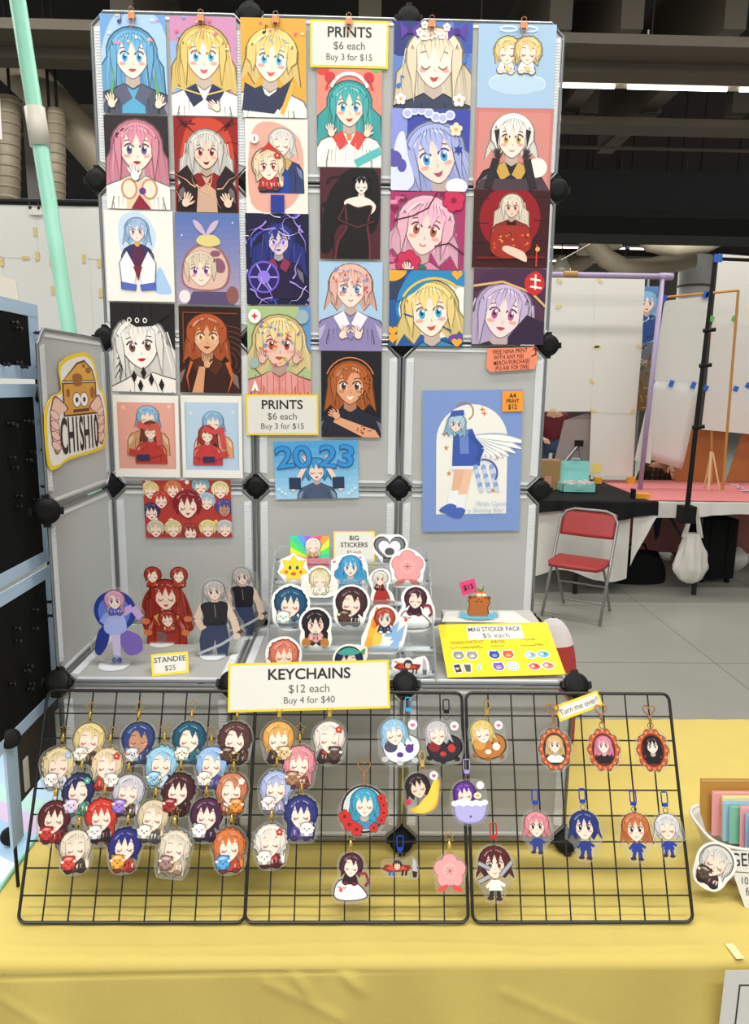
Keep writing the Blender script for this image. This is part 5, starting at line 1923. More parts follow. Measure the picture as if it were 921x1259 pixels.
mid2 = [
    ((483, 505), 55, wreath, 'heart', 'rose', 'round black wreath keychain with teal hair and red flowers', 1.0, 0, .03),
    ((620, 258), 52, plushride('#9ac8e6', '#efeef2', '#5a3a8a', 371), 'trigger', 'cyan', 'light blue haired figure on a white and purple plush', .95, .2, .04),
    ((782, 258), 48, plushride('#c9c6cc', '#2c2a30', '#c03a3a', 373, '#8a2a30'), 'trigger', 'black', 'silver haired figure on a black plush with red spot', .95, .1, .04),
    ((705, 448), 47, banana_art, 'lobster', 'pale', 'dark haired figure curled in yellow bananas', 1.0, .0, .04),
    ((882, 482), 46, tub_art, 'trigger', 'lilac', 'purple haired figure in a lilac bathtub, between two grids', 1.08, -.05, .04),
    ((432, 765), 45, ghostride, 'star', 'gold', 'maroon haired figure riding a white ghost', 1.2, 0, .04),
    ((620, 722), 44, blade_art, 'trigger', 'blue', 'reclining red and black figure beside a grey blade', .55, 0, .04),
    ((808, 748), 42, blossom_art, 'star', 'pale', 'round pink blossom keychain with red leaves', 1.0, 0, .03),
]
for (z, pw, art, kd, col, lab, hh, cdx, mg) in mid2:
    x, y = ZB(*z)
    keychain(x, y, pw, art, kd, col, lab, GM, h=hh, cdx=cdx, margin=mg)


def oval(hair, bg, top, seed, closed=False):
    def f(a):
        pts = []
        for i in range(64):
            t = 2 * math.pi * i / 64
            k = 1 + .055 * math.cos(10 * t)
            pts.append((.5 + .46 * k * math.cos(t), .62 + .58 * k * math.sin(t)))
        a.poly(pts, '#6a2a18', 1)
        a.poly([(.5 + (x - .5) * .96, .62 + (y - .62) * .96) for x, y in pts], '#b85a34', 1.5)
        for i in range(16):
            t = 2 * math.pi * i / 16
            a.ell(.5 + .4 * math.cos(t), .62 + .52 * math.sin(t), .04, .04, '#d98a58', 1.8, n=8)
        a.ell(.5, .62, .34, .45, '#4a1c14', 2, n=28)
        a.ell(.5, .62, .315, .425, bg, 2.3, n=28)
        b = Art(2, False)
        bust(b, .5, .74, .2, hair, '#f6dfd0', top, '#4a6a80', length=1.5, seed=seed, closed=closed, mouth=0, w=1.5, base=4)
        clamp_ell(b, .5, .62, .315, .425, 4, a)
    return f


def slim(hair, body, seed, length=1.0, eye='#4a3a3a', closed=False, legs=None):
    def f(a):
        a.poly([(.38, .5), (.62, .5), (.7, .22), (.3, .22)], body, 2)
        a.line([(.42, .26), (.36, .04)], .12, legs or body, 1.8)
        a.line([(.58, .26), (.6, .02)], .12, legs or body, 1.8)
        a.line([(.4, .46), (.24, .3)], .09, body, 1.9)
        a.line([(.6, .46), (.78, .34)], .09, body, 1.9)
        for x, y in ((.35, .02), (.6, .0)):
            a.ell(x, y, .1, .05, '#4a2a24', 2.2)
        a.local(.5, .92, .36)
        hair_back(a, hair, length, random.Random(seed), 1.0, 4)
        face(a, '#f6dac8', eye, closed, 0, 10)
        hair_front(a, hair, random.Random(seed + 1), 14, .75, vol=1.1)
        a.reset()
    return f


def spiky_art(a):
    slim('#5a2428', '#e9e6e2', 399, .9, '#8a3a2a', False, '#2a2628')(a)
    for (p, q) in (((.02, .95), (.36, .8)), ((.66, .62), (1.0, .98)), ((.02, .45), (.34, .6))):
        a.line([p, q], .14, '#55565c', 30)
        a.line([p, q], .09, '#a8aab0', 30.5)


right_ = [
    ((115, 236), 46, plushride('#e6c878', '#b8743a', '#f0e6d8', 391, '#d09a4a'), 'lobster', 'gold', 'blond figure on an orange brown bear plush', .95, 0, .04),
    ((352, 262), 42, oval('#dcb878', '#24384a', '#e8e4dc', 401), 'heart', 'rose', 'ornate brown oval frame around a blond portrait', 1.24, 0, .03),
    ((525, 264), 42, oval('#e58aa4', '#7a2434', '#2a2024', 403), 'heart', 'rose', 'ornate brown oval frame around a pink haired portrait', 1.24, 0, .03),
    ((698, 266), 42, oval('#2a1f24', '#8a1f24', '#201a1e', 405), 'heart', 'rose', 'ornate brown oval frame around a black haired portrait', 1.24, 0, .03),
    ((288, 558), 33, slim('#e68a94', '#2f3f8a', 407), 'trigger', 'blue', 'pink haired figure in blue uniform with blue clasp', 1.36, 0, .06),
    ((458, 566), 38, slim('#28387e', '#2b3a86', 409, .9), 'trigger', 'blue', 'dark blue haired figure in blue uniform', 1.36, 0, .06),
    ((640, 572), 37, slim('#c8703c', '#2b3f96', 411, 1.15), 'trigger', 'blue', 'auburn haired figure in blue uniform', 1.36, 0, .06),
    ((752, 568), 34, slim('#d6d4d8', '#2b3f96', 413, .9, '#5a8ac0', True), 'trigger', 'blue', 'silver haired figure in blue uniform at right end', 1.36, 0, .06),
    ((140, 705), 42, spiky_art, 'trigger', 'red', 'dark red haired figure among grey blades with red clasp', 1.3, 0, .05),
]
for (z, pw, art, kd, col, lab, hh, cdx, mg) in right_:
    x, y = ZC(*z)
    keychain(x, y, pw, art, kd, col, lab, GR, h=hh, cdx=cdx, margin=mg)

# ------------------------------------------------------------------ signs on the grid and the shelf
LEAN_N = Vector((0, -0.93, 0.37)).normalized()
bordered_card(((282, 816), (478, 811), (480, 871), (279, 876)),
              [('KEYCHAINS', 0, 0.24, 0.31, 0.02, 0, 1.06), ('$12 each', 0, -0.06, 0.24, 0.0), ('Buy 4 for $40', 0, -0.29, 0.195, 0.0)],
              'long KEYCHAINS price sign with yellow border at the shelf edge', p0=Vector((0, -0.437, Z0)), n=LEAN_N, border=0.0045, t=0.002)
bordered_card(((682, 868), (735, 849), (741, 867), (688, 888)), [('Turn me over!', 0, -0.02, 0.5, 0.0, 0, 0.92)], 'small tilted card reading Turn me over on the right grid',
              p0=Vector((0, -0.437, 1.11)), n=GN, border=0.0045, lift=0.004)
# standee price tent
p = at_z(209, 828, Z0 + 0.001)
M = frame(p + Vector((0, 0.004, 0.021)), Vector((0.96, 0.28, 0)), Vector((0.25, -0.84, 0.47)))
o = bordered_card(None, [('STANDEE', 0, 0.2, 0.34, 0.014), ('$25', 0, -0.2, 0.34, 0.0)], 'small yellow bordered STANDEE price tent among the acrylic figures', M=M, wh=(0.078, 0.047), border=0.005)
MB().box(-0.039, 0.039, -0.0004, 0.0004, 0, 0.052).build('rear_flap', CARD_YELLOW, o, Matrix.Translation((0, 0.0232, -0.001)) @ Matrix.Rotation(math.radians(152), 4, 'X'))

# ------------------------------------------------------------------ acrylic standees
def standee(px, py_top, py_bot, pw, base_px, art, label, h, base_r=0.032, rz=0.0):
    b = at_z(base_px[0], base_px[1], Z0 + 0.003)
    ctr = at_y(px, (py_top + py_bot) / 2, b.y)
    top = at_y(px, py_top, b.y)
    bot = at_y(px, py_bot, b.y)
    ht = top.z - bot.z
    w = ht / h
    r = props(empty('acrylic_standee', Matrix.Translation((b.x, b.y, Z0 + 0.003))), label, 'standee', 'acrylic figures on the left shelf')
    MB().lathe([(base_r, 0), (base_r, 0.004)], 28).build('base_disc', ACRYLIC, r, smooth=False)
    a = Art(h, False)
    art(a)
    me, tp = cutout(a, w, .035, .003, CHARM_ACRYLIC, 'figure_plate')
    pl = link('figure_plate', me, r, Matrix.Translation((ctr.x - b.x, 0, ctr.z - Z0 - 0.003)) @ Matrix.Rotation(rz, 4, 'Z') @ Matrix.Rotation(math.pi / 2, 4, 'X'))
    link('artwork', a.mesh('artwork', w, INK_GLOSS, 5e-5), pl)
    MB().box(-0.011, 0.011, -0.0015, 0.0015, 0.002, max(0.012, bot.z - Z0 + 0.01)).build('peg', ACRYLIC, r)
    return r


def st_blue(a):
    a.ell(.52, .98, .4, .4, '#24388e', 1, n=28)
    a.ell(.5, .96, .3, .32, '#5f7ad0', 1.5, n=28)
    a.blob([(.1, .2), (.2, .6), (.4, .7), (.36, .35), (.2, .1)], '#2a3a8a', 2)
    a.blob([(.6, .6), (.95, .5), (1.0, .2), (.75, .1), (.6, .3)], '#7a62b8', 2)
    a.poly([(.42, .55), (.6, .55), (.58, .05), (.5, .0), (.46, .05)], '#cdbce4', 3)
    a.blob([(.36, .95), (.64, .95), (.72, .62), (.5, .5), (.3, .6)], '#a6b4ec', 4)
    a.line([(.62, .92), (.85, 1.05), (1.0, .85)], .14, '#c4a2dc', 4.5)
    a.line([(.38, .92), (.25, .75)], .1, '#8fa0e0', 4.5)
    for x in (.46, .56):
        a.ell(x, .0, .05, .06, '#34409a', 5)
    chibi(a, .52, 1.18, .15, '#e2a0c8', '#5a62b8', None, seed=501, length=1.4, closed=False, base=8, legs='#5a62b8')


def st_red(a):
    a.blob([(.1, .1), (.05, .6), (.25, .95), (.75, .95), (.95, .55), (1.0, .15), (.5, .0)], '#8f2a1e', 1)
    a.blob([(.15, .12), (.12, .55), (.3, .88), (.7, .88), (.88, .55), (.92, .18), (.5, .05)], '#b8402a', 1.5)
    bust(a, .5, .78, .24, '#a83426', '#f4d6c2', '#a02c22', '#6a3a2a', length=2.2, seed=511, closed=True, spread=1.15, out='#4a1410', w=1.4, base=3, trim='#e0a04a')
    for x in (.28, .76):
        chibi(a, x, 1.18, .12, '#a8382a', '#b8402a', None, seed=513, length=.9, base=30)
    chibi(a, .52, .34, .13, '#a8382a', '#c8543a', None, seed=515, length=.9, base=30)
    for x, y in ((.12, .3), (.9, .35), (.85, .08), (.15, .08)):
        a.ell(x, y, .08, .06, '#d8784a', 29)


def st_grey(a):
    a.poly([(.3, .62), (.7, .62), (.76, .25), (.7, -.05), (.54, -.05), (.5, .3), (.42, -.05), (.24, -.05), (.22, .3)], '#3a4260', 2)
    a.blob([(.28, .98), (.7, 1.0), (.72, .75), (.68, .58), (.32, .58), (.3, .75)], '#28262c', 3)
    a.line([(.7, .95), (.84, .65), (.9, .38)], .13, '#e6cbb8', 2.8)
    a.line([(.3, .95), (.18, .7), (.3, .5)], .12, '#dcbfae', 2.8)
    a.line([(.2, .04), (.6, .2), (1.02, .46)], .05, '#b8bcc4', 5)
    a.line([(.84, .36), (1.0, .46)], .07, '#5a4a44', 5.5)
    a.ell(.88, .36, .07, .06, '#e6cbb8', 6)
    a.poly([(.45, 1.0), (.57, 1.0), (.58, 1.12), (.44, 1.12)], '#d2b6a6', 3.5)
    a.local(.5, 1.2, .15, .1)
    hair_back(a, '#b3aaa8', 1.0, random.Random(5), 1.0, 7)
    face(a, '#ecd4c4', '#5a5a60', False, 0, 10)
    hair_front(a, '#c2bab6', random.Random(6), 14, .9, vol=1.1)
    a.reset()
    a.line([(.5, .95), (.52, .72)], .012, '#8a8a90', 4)
    a.rect(.3, .57, .7, .62, '#22222a', 4.2)


standee(204, 697, 783, 62, (200, 791), st_red, 'red standee of a long haired figure with small companions', 1.35, 0.03)
standee(298, 697, 779, 50, (299, 783), st_grey, 'rear grey haired standee in black vest, behind its twin', 1.42, 0.028)
standee(264, 713, 806, 52, (262, 806), st_grey, 'front grey haired standee in black vest holding a blade', 1.42, 0.03, 0.1)
standee(141, 722, 812, 62, (141, 818), st_blue, 'blue and lilac standee before a round blue disc, farthest left', 1.45, 0.034)

# ------------------------------------------------------------------ tiered acrylic sticker stand
ST_X0, ST_X1 = 0.436, 0.808
stand = props(empty('sticker_stand', loc=((ST_X0 + ST_X1) / 2, -0.24, Z0 + 0.001)), 'clear acrylic tiered stand full of die-cut stickers', 'display stand')
SW = (ST_X1 - ST_X0) / 2
NT = 6
side_poly = [(-0.135, 0.002), (0.14, 0.002), (0.14, 0.225), (0.1, 0.236), (-0.135, 0.02)]
for s in (-1, 1):
    MB().prism(side_poly, -0.0015, 0.0015).build('side_plate', ACRYLIC, stand, Matrix.Translation((s * SW, 0, 0)) @ Matrix.Rotation(math.pi / 2, 4, 'Z') @ Matrix.Rotation(math.pi / 2, 4, 'X'))
TIER = []
for t in range(NT):
    ty = -0.122 + 0.046 * t
    tz = 0.008 + 0.0385 * t
    TIER.append((ty, tz))
    MB().box(-SW, SW, ty, ty + 0.03, tz, tz + 0.002).build('tier_shelf', ACRYLIC, stand)
    MB().box(-SW, SW, ty - 0.002, ty, tz, tz + 0.013).build('tier_lip', ACRYLIC, stand)
    MB().box(-SW, SW, ty + 0.03, ty + 0.032, tz - 0.002, tz + 0.036).build('tier_back', ACRYLIC, stand)
    for s in (-1, 1):
        MB().lathe([(0.0035, 0), (0.0035, 0.003), (0.0015, 0.004)], 10, Matrix.Translation((s * (SW - 0.006), ty - 0.004, tz + 0.012)) @ Matrix.Rotation(math.pi / 2, 4, 'X')).build('screw', STEEL, stand)
STK_N = Vector((0, -0.975, 0.22)).normalized()
WHITE_VINYL = mat('white_sticker_vinyl', '#f2f1ee', 0.35)


def sticker(cx, cy, pw, tier, art, label, h=1.1, margin=.06, dy=0.0, tilt=0.0):
    Y = -0.24 + TIER[tier][0] + 0.012 + dy
    c = at_y(cx, cy, Y)
    w = (at_y(cx + pw / 2, cy, Y) - at_y(cx - pw / 2, cy, Y)).length
    a = Art(h, False)
    art(a)
    me, top = cutout(a, w, margin, .0004, WHITE_VINYL, 'sticker')
    o = link('sticker', me)
    o.matrix_world = frame(c, (1, 0, 0), STK_N) @ Matrix.Rotation(tilt, 4, 'Z')
    props(o, label, 'sticker', 'stickers on the clear stand')
    link('artwork', a.mesh('artwork', w, INK_GLOSS, 5e-5), o)
    o['ink_top'] = a.top
    return o


def sun_art(a):
    a.star(.5, .55, .5, '#d8b422', 1, 7, .62)
    a.star(.5, .55, .46, '#f4d838', 2, 7, .62)
    for x in (.38, .62):
        a.ell(x, .6, .05, .07, '#3a4a6a', 3)
    for x in (.26, .74):
        a.ell(x, .46, .06, .06, '#e06a3a', 3)
    a.ell(.5, .4, .09, .06, '#d85a4a', 3)


def heart_art(a):
    a.heart(.5, .52, .5, '#2a282c', 1)
    a.heart(.5, .52, .46, '#77767c', 2)
    a.heart(.5, .5, .34, '#f4f3f2', 3)
    a.ell(.5, .42, .15, .12, '#55545a', 4)
    a.rect(.3, .08, .72, .26, '#3a383c', 5)


def angel_art(a):
    for sx in (-1, 1):
        a.blob([(.5, .5), (.5 + sx * .3, .75), (.5 + sx * .48, .6), (.5 + sx * .4, .35), (.5 + sx * .15, .35)][::sx], '#f0ece4', 1)
        a.line([(.5, .5), (.5 + sx * .4, .55)], .012, '#c8b890', 1.5)
        a.line([(.5, .45), (.5 + sx * .38, .42)], .012, '#c8b890', 1.5)
    chibi(a, .5, .74, .23, '#ece0b4', '#f4f0e6', None, seed=531, closed=True, length=1.0, base=3, legs='#d8c8a8')
    a.arc(.5, 1.06, .14, 0, 360, .02, '#e0c878', 30, 16, .04)


def elem_art(a):
    for x, y, c in ((.1, .3, '#f0a838'), (.18, .6, '#f4b848'), (.28, .85, '#e88a2c'), (.3, .4, '#f6cc58')):
        a.blob([(x - .1, y - .25), (x + .05, y - .3), (x + .16, y - .1), (x + .04, y + .25), (x - .04, y)], c, 1)
    for x, y in ((.75, .2), (.85, .45), (.7, .55)):
        a.poly([(x - .2, y - .2), (x + .1, y - .22), (x + .2, y + .2), (x + .02, y + .05)], '#8fb8e6', 1.2)
    a.ell(.5, .05, .4, .06, '#b8d2f0', 1.3)
    chibi(a, .52, .8, .2, '#c04a38', '#2c3a5c', None, seed=541, closed=False, length=.9, base=3, legs='#e8e4e0')


def long_black(a):
    chibi(a, .5, .8, .33, '#2a2024', '#dca0a0', None, seed=551, closed=False, eye='#b86a7a', length=2.0, legs='#6a4a34')
    for sx in (-1, 1):
        a.ell(.5 + sx * .3, .2, .14, .16, '#b87a3a', 20)
    a.line([(.42, .5), (.58, .5)], .06, '#6a9a6a', 21)


def red_fig(a):
    a.blob([(.2, .05), (.35, .6), (.65, .6), (.85, .1), (.5, .0)], '#a8322c', 1)
    chibi(a, .45, .95, .22, '#e8e2da', '#7a2226', None, seed=561, closed=False, eye='#a03030', length=1.5, base=3)
    a.line([(.7, .2), (1.0, .1)], .06, '#c8a48a', 30)


sticker(361, 700, 37, 4, sun_art, 'yellow star face sticker at the top left of the stand', 1.1, .04)
sticker(431, 699, 42, 4, lambda a: (speckle(a, .9, ['#d86aa0', '#8fd0ee'], 12, 6, 1, .05, (.02, .1, .98, .95)), bust(a, .5, .52, .25, '#45a6dc', '#f6dccb', '#5fb4e0', '#3a7ac0', length=1.7, seed=571, spread=1.3, closed=False, mouth=1, out='#1f5a94', w=1.3, base=2)),
        'blue haired sticker below the BIG STICKERS card', .95, .04)
hs = sticker(479, 676, 40, 5, heart_art, 'grey and white heart sticker at the top right of the stand', .95, .05)
WS = mat('white_lettering', '#f4f3f1', 0.5)
lettering(hs, [('WU', 0.0, -0.0165, 0.0095, 0.02)], WS, hs['ink_top'] + 0.0002)
sticker(501, 699, 42, 4, blossom_art, 'round pink blossom sticker at the right of the stand', 1.0, .05)
sticker(393, 722, 42, 3, angel_art, 'pale winged little figure sticker on the stand', 1.05, .05)
sticker(469, 721, 33, 3, red_fig, 'white haired figure in red sticker on the stand', 1.35, .06)
sticker(357, 749, 41, 2, ck_('#23577a', '#3a5a70', '#e6efe6', 581), 'dark blue haired sticker hugging a white plush', 1.15)
sticker(432, 748, 40, 2, ck_('#4a2c30', '#3a2a26', '#5a3c2e', 583), 'dark brown haired sticker hugging a brown plush', 1.15)
sticker(510, 749, 43, 2, ghostride, 'maroon haired sticker riding a white ghost', 1.2, .05)
sticker(388, 775, 38, 1, long_black, 'long black haired sticker in pink on the stand', 1.2)
sticker(472, 775, 48, 1, elem_art, 'sticker of a red haired figure between flames and ice', 1.0, .05)
sticker(349, 814, 41, 0, lambda a: chibi(a, .5, .77, .335, '#e8806a', '#c85a4a', None, seed=591, length=1.3), 'coral haired sticker half hidden behind the KEYCHAINS sign', 1.15)
sticker(429, 818, 40, 0, lambda a: (chibi(a, .5, .7, .32, '#2a3a6a', '#3a8a80', None, seed=593), a.blob([(.15, .95), (.5, 1.12), (.85, .98), (.5, .88)], '#4aa89a', 30), a.blob([(.85, 1.0), (1.0, 1.1), (.95, .9)], '#5aa04a', 31)),
        'sticker with a teal cap peeking over the KEYCHAINS sign', 1.15)
sticker(505, 818, 42, 0, blade_art, 'reclining red and black figure sticker with a blade', .55, .06, -0.004)


def holo(a, h):
    rb = ['#3ad0a0', '#5ae05a', '#d8e84a', '#f0a04a', '#e85a6a', '#e86ac0', '#a06ae8', '#5aa0f0']
    for i in range(24):
        t = math.pi * i / 24
        t2 = math.pi * (i + 1.05) / 24
        a.poly([(.5, .25), (.5 + 1.5 * math.cos(t), .25 + 1.5 * math.sin(t)), (.5 + 1.5 * math.cos(t2), .25 + 1.5 * math.sin(t2))], rb[(i // 2) % 8], 1)
    a.rect(0, 0, 1, .25, '#e8647a', 1)
    chibi(a, .58, .55, .16, '#f0e8dc', '#c89a6a', None, seed=601, length=1.4, base=3, legs='#8a5a4a')


HOLO = ink_mat('holographic_ink', 0.15, 0.6)
make_print(((357, 659), (405, 659), (405, 698), (357, 698)), holo, 'rainbow holographic rectangle sticker behind the stand', 'sticker', 'sticker', 'stickers on the clear stand',
           p0=Vector((0, -0.24 + TIER[5][0] + 0.012, Z0 + 0.22)), n=STK_N, ink=HOLO)
bordered_card(((410, 653), (461, 653), (461, 697), (410, 697)), [('BIG', 0, 0.3, 0.18, 0.016), ('STICKERS', 0, 0.11, 0.18, 0.016), ('$3 each', 0, -0.09, 0.13, 0.0)], 'BIG STICKERS price card with yellow border on the stand top',
              p0=Vector((0, -0.24 + TIER[5][0] + 0.009, Z0 + 0.22)), n=STK_N, border=0.003, lift=0.0)

# ------------------------------------------------------------------ mini sticker pack board
q = [at_y(537, 768, -.215), at_y(673, 765, -.205), at_y(695, 829, -.355), at_y(552, 833, -.365)]
c = (q[0] + q[1] + q[2] + q[3]) / 4
ux = ((q[1] + q[2]) - (q[0] + q[3])) / 2
uy = ((q[0] + q[1]) - (q[2] + q[3])) / 2
M = frame(c, ux, ux.cross(uy))
w, h = ux.length, uy.length
bo = link('sticker_pack_board', sheet_mesh('sticker_pack_board', w, h, 0.0012, CARD_YELLOW))
bo.matrix_world = M
props(bo, 'yellow MINI STICKER PACK board tilted on the right of the shelf', 'sign board')
link('white_card', sheet_mesh('white_card', w * .5, h * .28, 0.0002, PAPER), bo, Matrix.Translation((0, h * .32, 0.0003)))
lettering(bo, [('MINI STICKER PACK', 0, h * .375, h * .125, 0.008, 0, .68)], INK_BLACK, 0.0006)
lettering(bo, [('$5 each', 0, h * .25, h * .125, 0.0)], INK_GREY, 0.0006)
PEN = mat('thin_pen_ink', '#6a5a18', 0.6)
lettering(bo, [('HONKAI STARTER KIT', -w * .27, h * .13, h * .085, 0.0, 0.03, .55), ('ABYSS', w * .0, h * .13, h * .085, 0.0, 0.0, .85)], PEN, 0.0005)
sc_ = Art(1, False)
rs_ = random.Random(12)
for (x0, x1, y0) in ((.06, .36, .52), (.43, .54, .53), (.7, .86, .6), (.69, .9, .53)):
    xx, pts_ = x0, []
    while xx < x1:
        pts_.append((xx, y0 + rs_.uniform(-.012, .016)))
        xx += .009
    sc_.line(pts_, .005, '#6a5a18', 1)
link('pen_scribble', sc_.mesh('pen_scribble', w, INK, 0.0004), bo)
def mini(kind, c1, c2):
    def f(a):
        if kind == 'blob':
            a.ell(.5, .5, .46, .44, shade(c1, .6), 1)
            a.ell(.5, .5, .42, .4, c1, 2)
            a.ell(.5, .42, .24, .18, c2, 3)
            for x in (.38, .62):
                a.ell(x, .46, .05, .06, '#222', 4) if False else a.ell(x, .46, .05, .06, '#222222', 4)
            for x in (.22, .78):
                a.ell(x, .84, .11, .13, c1, 1.5)
        elif kind == 'bin':
            a.poly([(.22, .75), (.78, .75), (.7, .02), (.3, .02)], c1, 1)
            a.rect(.16, .76, .84, .86, c2, 2)
            for x in (.36, .5, .64):
                a.rect(x - .02, .1, x + .02, .66, c2, 2)
        elif kind == 'bag':
            a.poly([(.28, .02), (.8, .1), (.7, .95), (.18, .85)], c1, 1)
            a.poly([(.34, .3), (.62, .34), (.58, .6), (.3, .55)], c2, 2)
        elif kind == 'stick':
            a.line([(.3, .05), (.7, .95)], .24, c1, 1)
            a.line([(.36, .1), (.66, .85)], .08, c2, 2)
        else:
            a.blob([(.02, .5), (.25, .8), (.6, .85), (.98, .55), (.8, .2), (.3, .15)], c1, 1)
            a.ell(.35, .5, .16, .16, c2, 2)
            a.ell(.68, .55, .1, .14, shade(c1, .7), 2)
    return f


minis = [((210, 545), 'blob', '#8a8488', '#d8d2d0', 'grey raccoon'), ((265, 545), 'blob', '#968e90', '#e0dad6', 'pale grey raccoon'), ((207, 597), 'bag', '#3a3436', '#d8b0a0', 'dark bag'), ((247, 594), 'bin', '#4a4648', '#7a7678', 'dark bin'),
         ((295, 592), 'stick', '#4a9ad8', '#bfe0f4', 'blue stick'), ((355, 543), 'blob', '#34468e', '#8fa0d8', 'dark blue'), ((411, 541), 'blob', '#d8542e', '#f0b08a', 'orange red'), ((372, 590), 'blob', '#7a5cae', '#c8b0e8', 'purple'),
         ((430, 590), 'blob', '#b8d2e8', '#f2f6fa', 'white blue'), ((502, 543), 'fish', '#9ab8c4', '#e6eef0', 'grey blue'), ((553, 540), 'fish', '#5ab0bc', '#cfeaec', 'teal'), ((517, 589), 'fish', '#d8574e', '#f2c8b0', 'coral red'), ((572, 585), 'fish', '#e07a74', '#f6dcd0', 'pink red')]
bn = M.to_3x3() @ Vector((0, 0, 1))
for (zx, zy_), kind, c1, c2, lab in minis:
    pc_ = hit(500 + zx * .304, 640 + zy_ * .304, c + bn * 0.0012, bn)
    a = Art(1, False)
    mini(kind, c1, c2)(a)
    ww = 0.0265 if kind != 'stick' else 0.018
    me, tp = cutout(a, ww, .07, .0004, WHITE_VINYL, 'mini_sticker')
    o = link('mini_sticker', me)
    o.matrix_world = frame(pc_, ux, bn)
    kn = {'blob': 'round creature', 'bin': 'trash bin', 'bag': 'snack bag', 'stick': 'slim stick', 'fish': 'little creature'}[kind]
    props(o, lab + ' mini sticker on the yellow board', 'sticker', 'mini stickers on the yellow board')
    link('artwork', a.mesh('artwork', ww, INK_GLOSS, 5e-5), o)
# board prop
MB().box(-w * .3, w * .3, -0.0006, 0.0006, -0.06, 0).build('board_prop', CARD_YELLOW, bo, Matrix.Translation((0, h * .45, -0.002)) @ Matrix.Rotation(math.radians(-35), 4, 'X'))

# capybara-like bath figure on a white card
ZR = 1.2125
rb = props(link('riser_box', MB().box(0.848, 1.075, -0.2, -0.1, Z0 + 0.002, ZR - 0.001).mesh('riser_box', mat('grey_card_box', '#b9b6ae', 0.6))), 'plain pale box propping up the yellow sticker board', 'box')
for k in (-1, 1):
    MB().box(0.85, 1.073, -0.15 + k * 0.024 - 0.023, -0.15 + k * 0.024 + 0.023, ZR - 0.001, ZR - 0.0004).build('box_flap', MATS['grey_card_box'], rb)
wc = link('white_backing_card', MB().prism([(0.838, -0.2), (0.856, -0.118), (1.03, -0.116), (1.052, -0.205)], ZR, ZR + 0.0008).mesh('white_backing_card', PAPER))
props(wc, 'plain white card lying under the brown bath figure', 'card')
p = at_z(588, 760, ZR + 0.001)
Yc = p.y
g = props(empty('bath_figure', loc=(p.x, Yc, ZR + 0.001)), 'small brown animal standee bathing in a blue pool', 'standee')
MB().lathe([(0.047, 0), (0.047, 0.004)], 28, Matrix.Diagonal((1, .55, 1, 1))).build('base_disc', ACRYLIC, g)
MB().lathe([(0.04, 0), (0.04, 0.0006)], 28, Matrix.Translation((0, 0, .0042)) @ Matrix.Diagonal((1, .55, 1, 1))).build('pool', mat('pool_blue_print', '#5ab4d8', 0.25), g)
a = Art(1.2, False)
a.blob([(.12, .0), (.15, .45), (.1, .62), (.3, .78), (.7, .78), (.92, .6), (.85, .35), (.86, .0)], '#7a3a1c', 1)
a.blob([(.15, .0), (.18, .45), (.14, .61), (.31, .74), (.68, .74), (.88, .59), (.81, .35), (.82, .0)], '#c0703a', 2)
a.ell(.16, .74, .07, .07, '#8a4a26', 1.5)
a.ell(.86, .72, .07, .07, '#8a4a26', 1.5)
for x in (.42, .58):
    a.ell(x, .58, .025, .03, '#2a1a14', 3)
a.ell(.5, .66, .03, .02, '#5a2a18', 3)
a.ell(.55, .86, .2, .13, '#e8874a', 4)
a.ell(.5, .84, .1, .06, '#f4ece2', 4.5)
a.ell(.68, .84, .08, .06, '#f4ece2', 4.5)
a.blob([(.5, .95), (.42, 1.12), (.56, 1.02), (.66, 1.18), (.64, .98)], '#5a8a4a', 5)
for sx in (-1, 1):
    a.blob([(.5 + sx * .3, .05), (.5 + sx * .62, .2), (.5 + sx * .7, .05), (.5 + sx * .5, -.06)][::sx], '#7ac0d4', 1.2)
me, tp = cutout(a, .066, .05, .003, CHARM_ACRYLIC, 'figure_plate')
pl = link('figure_plate', me, g, Matrix.Translation((0, 0, .043)) @ Matrix.Rotation(math.pi / 2, 4, 'X'))
link('artwork', a.mesh('artwork', .066, INK_GLOSS, 5e-5), pl)
M = frame(at_y(576, 722, Yc + 0.008), Vector((0.96, 0, 0.28)), Vector((0, -1, 0)))
o = link('sticky_note', sheet_mesh('sticky_note', .038, .035, .0004, PNK))
o.matrix_world = M
props(o, 'hot pink sticky note reading $15 above the brown bath figure', 'note')
lettering(o, [('$15', 0, 0, .018, 0.012, 0, .95)], INK_BLACK)

# ------------------------------------------------------------------ logo sign on the left wing
Mw, w, h = fit_quad(((60, 436), (131, 433), (133, 556), (63, 566)), Vector((0.005, 0, 0)), Vector((1, 0, 0)))
Mw = frame(at_x(97, 500, 0.007), (0, 1, 0), (1, 0, 0))
w = (at_x(131, 500, 0.007) - at_x(61, 500, 0.007)).length
h = 0.232
K = h / w


def logo_edge(k):
    pts = [(.24, 1.06), (.62, 1.2), (.82, 1.1), (.88, .82), (.98, .74), (1.02, .5), (.98, .2), (.88, .07), (.3, .04), (.1, -.02), (-.02, .05), (-.02, .55), (.1, .72), (.24, .78)]
    cx, cy = .5, .55
    return [(cx + (x - cx) * k, (cy + (y - cy) * k) * K / 1.2) for x, y in pts]


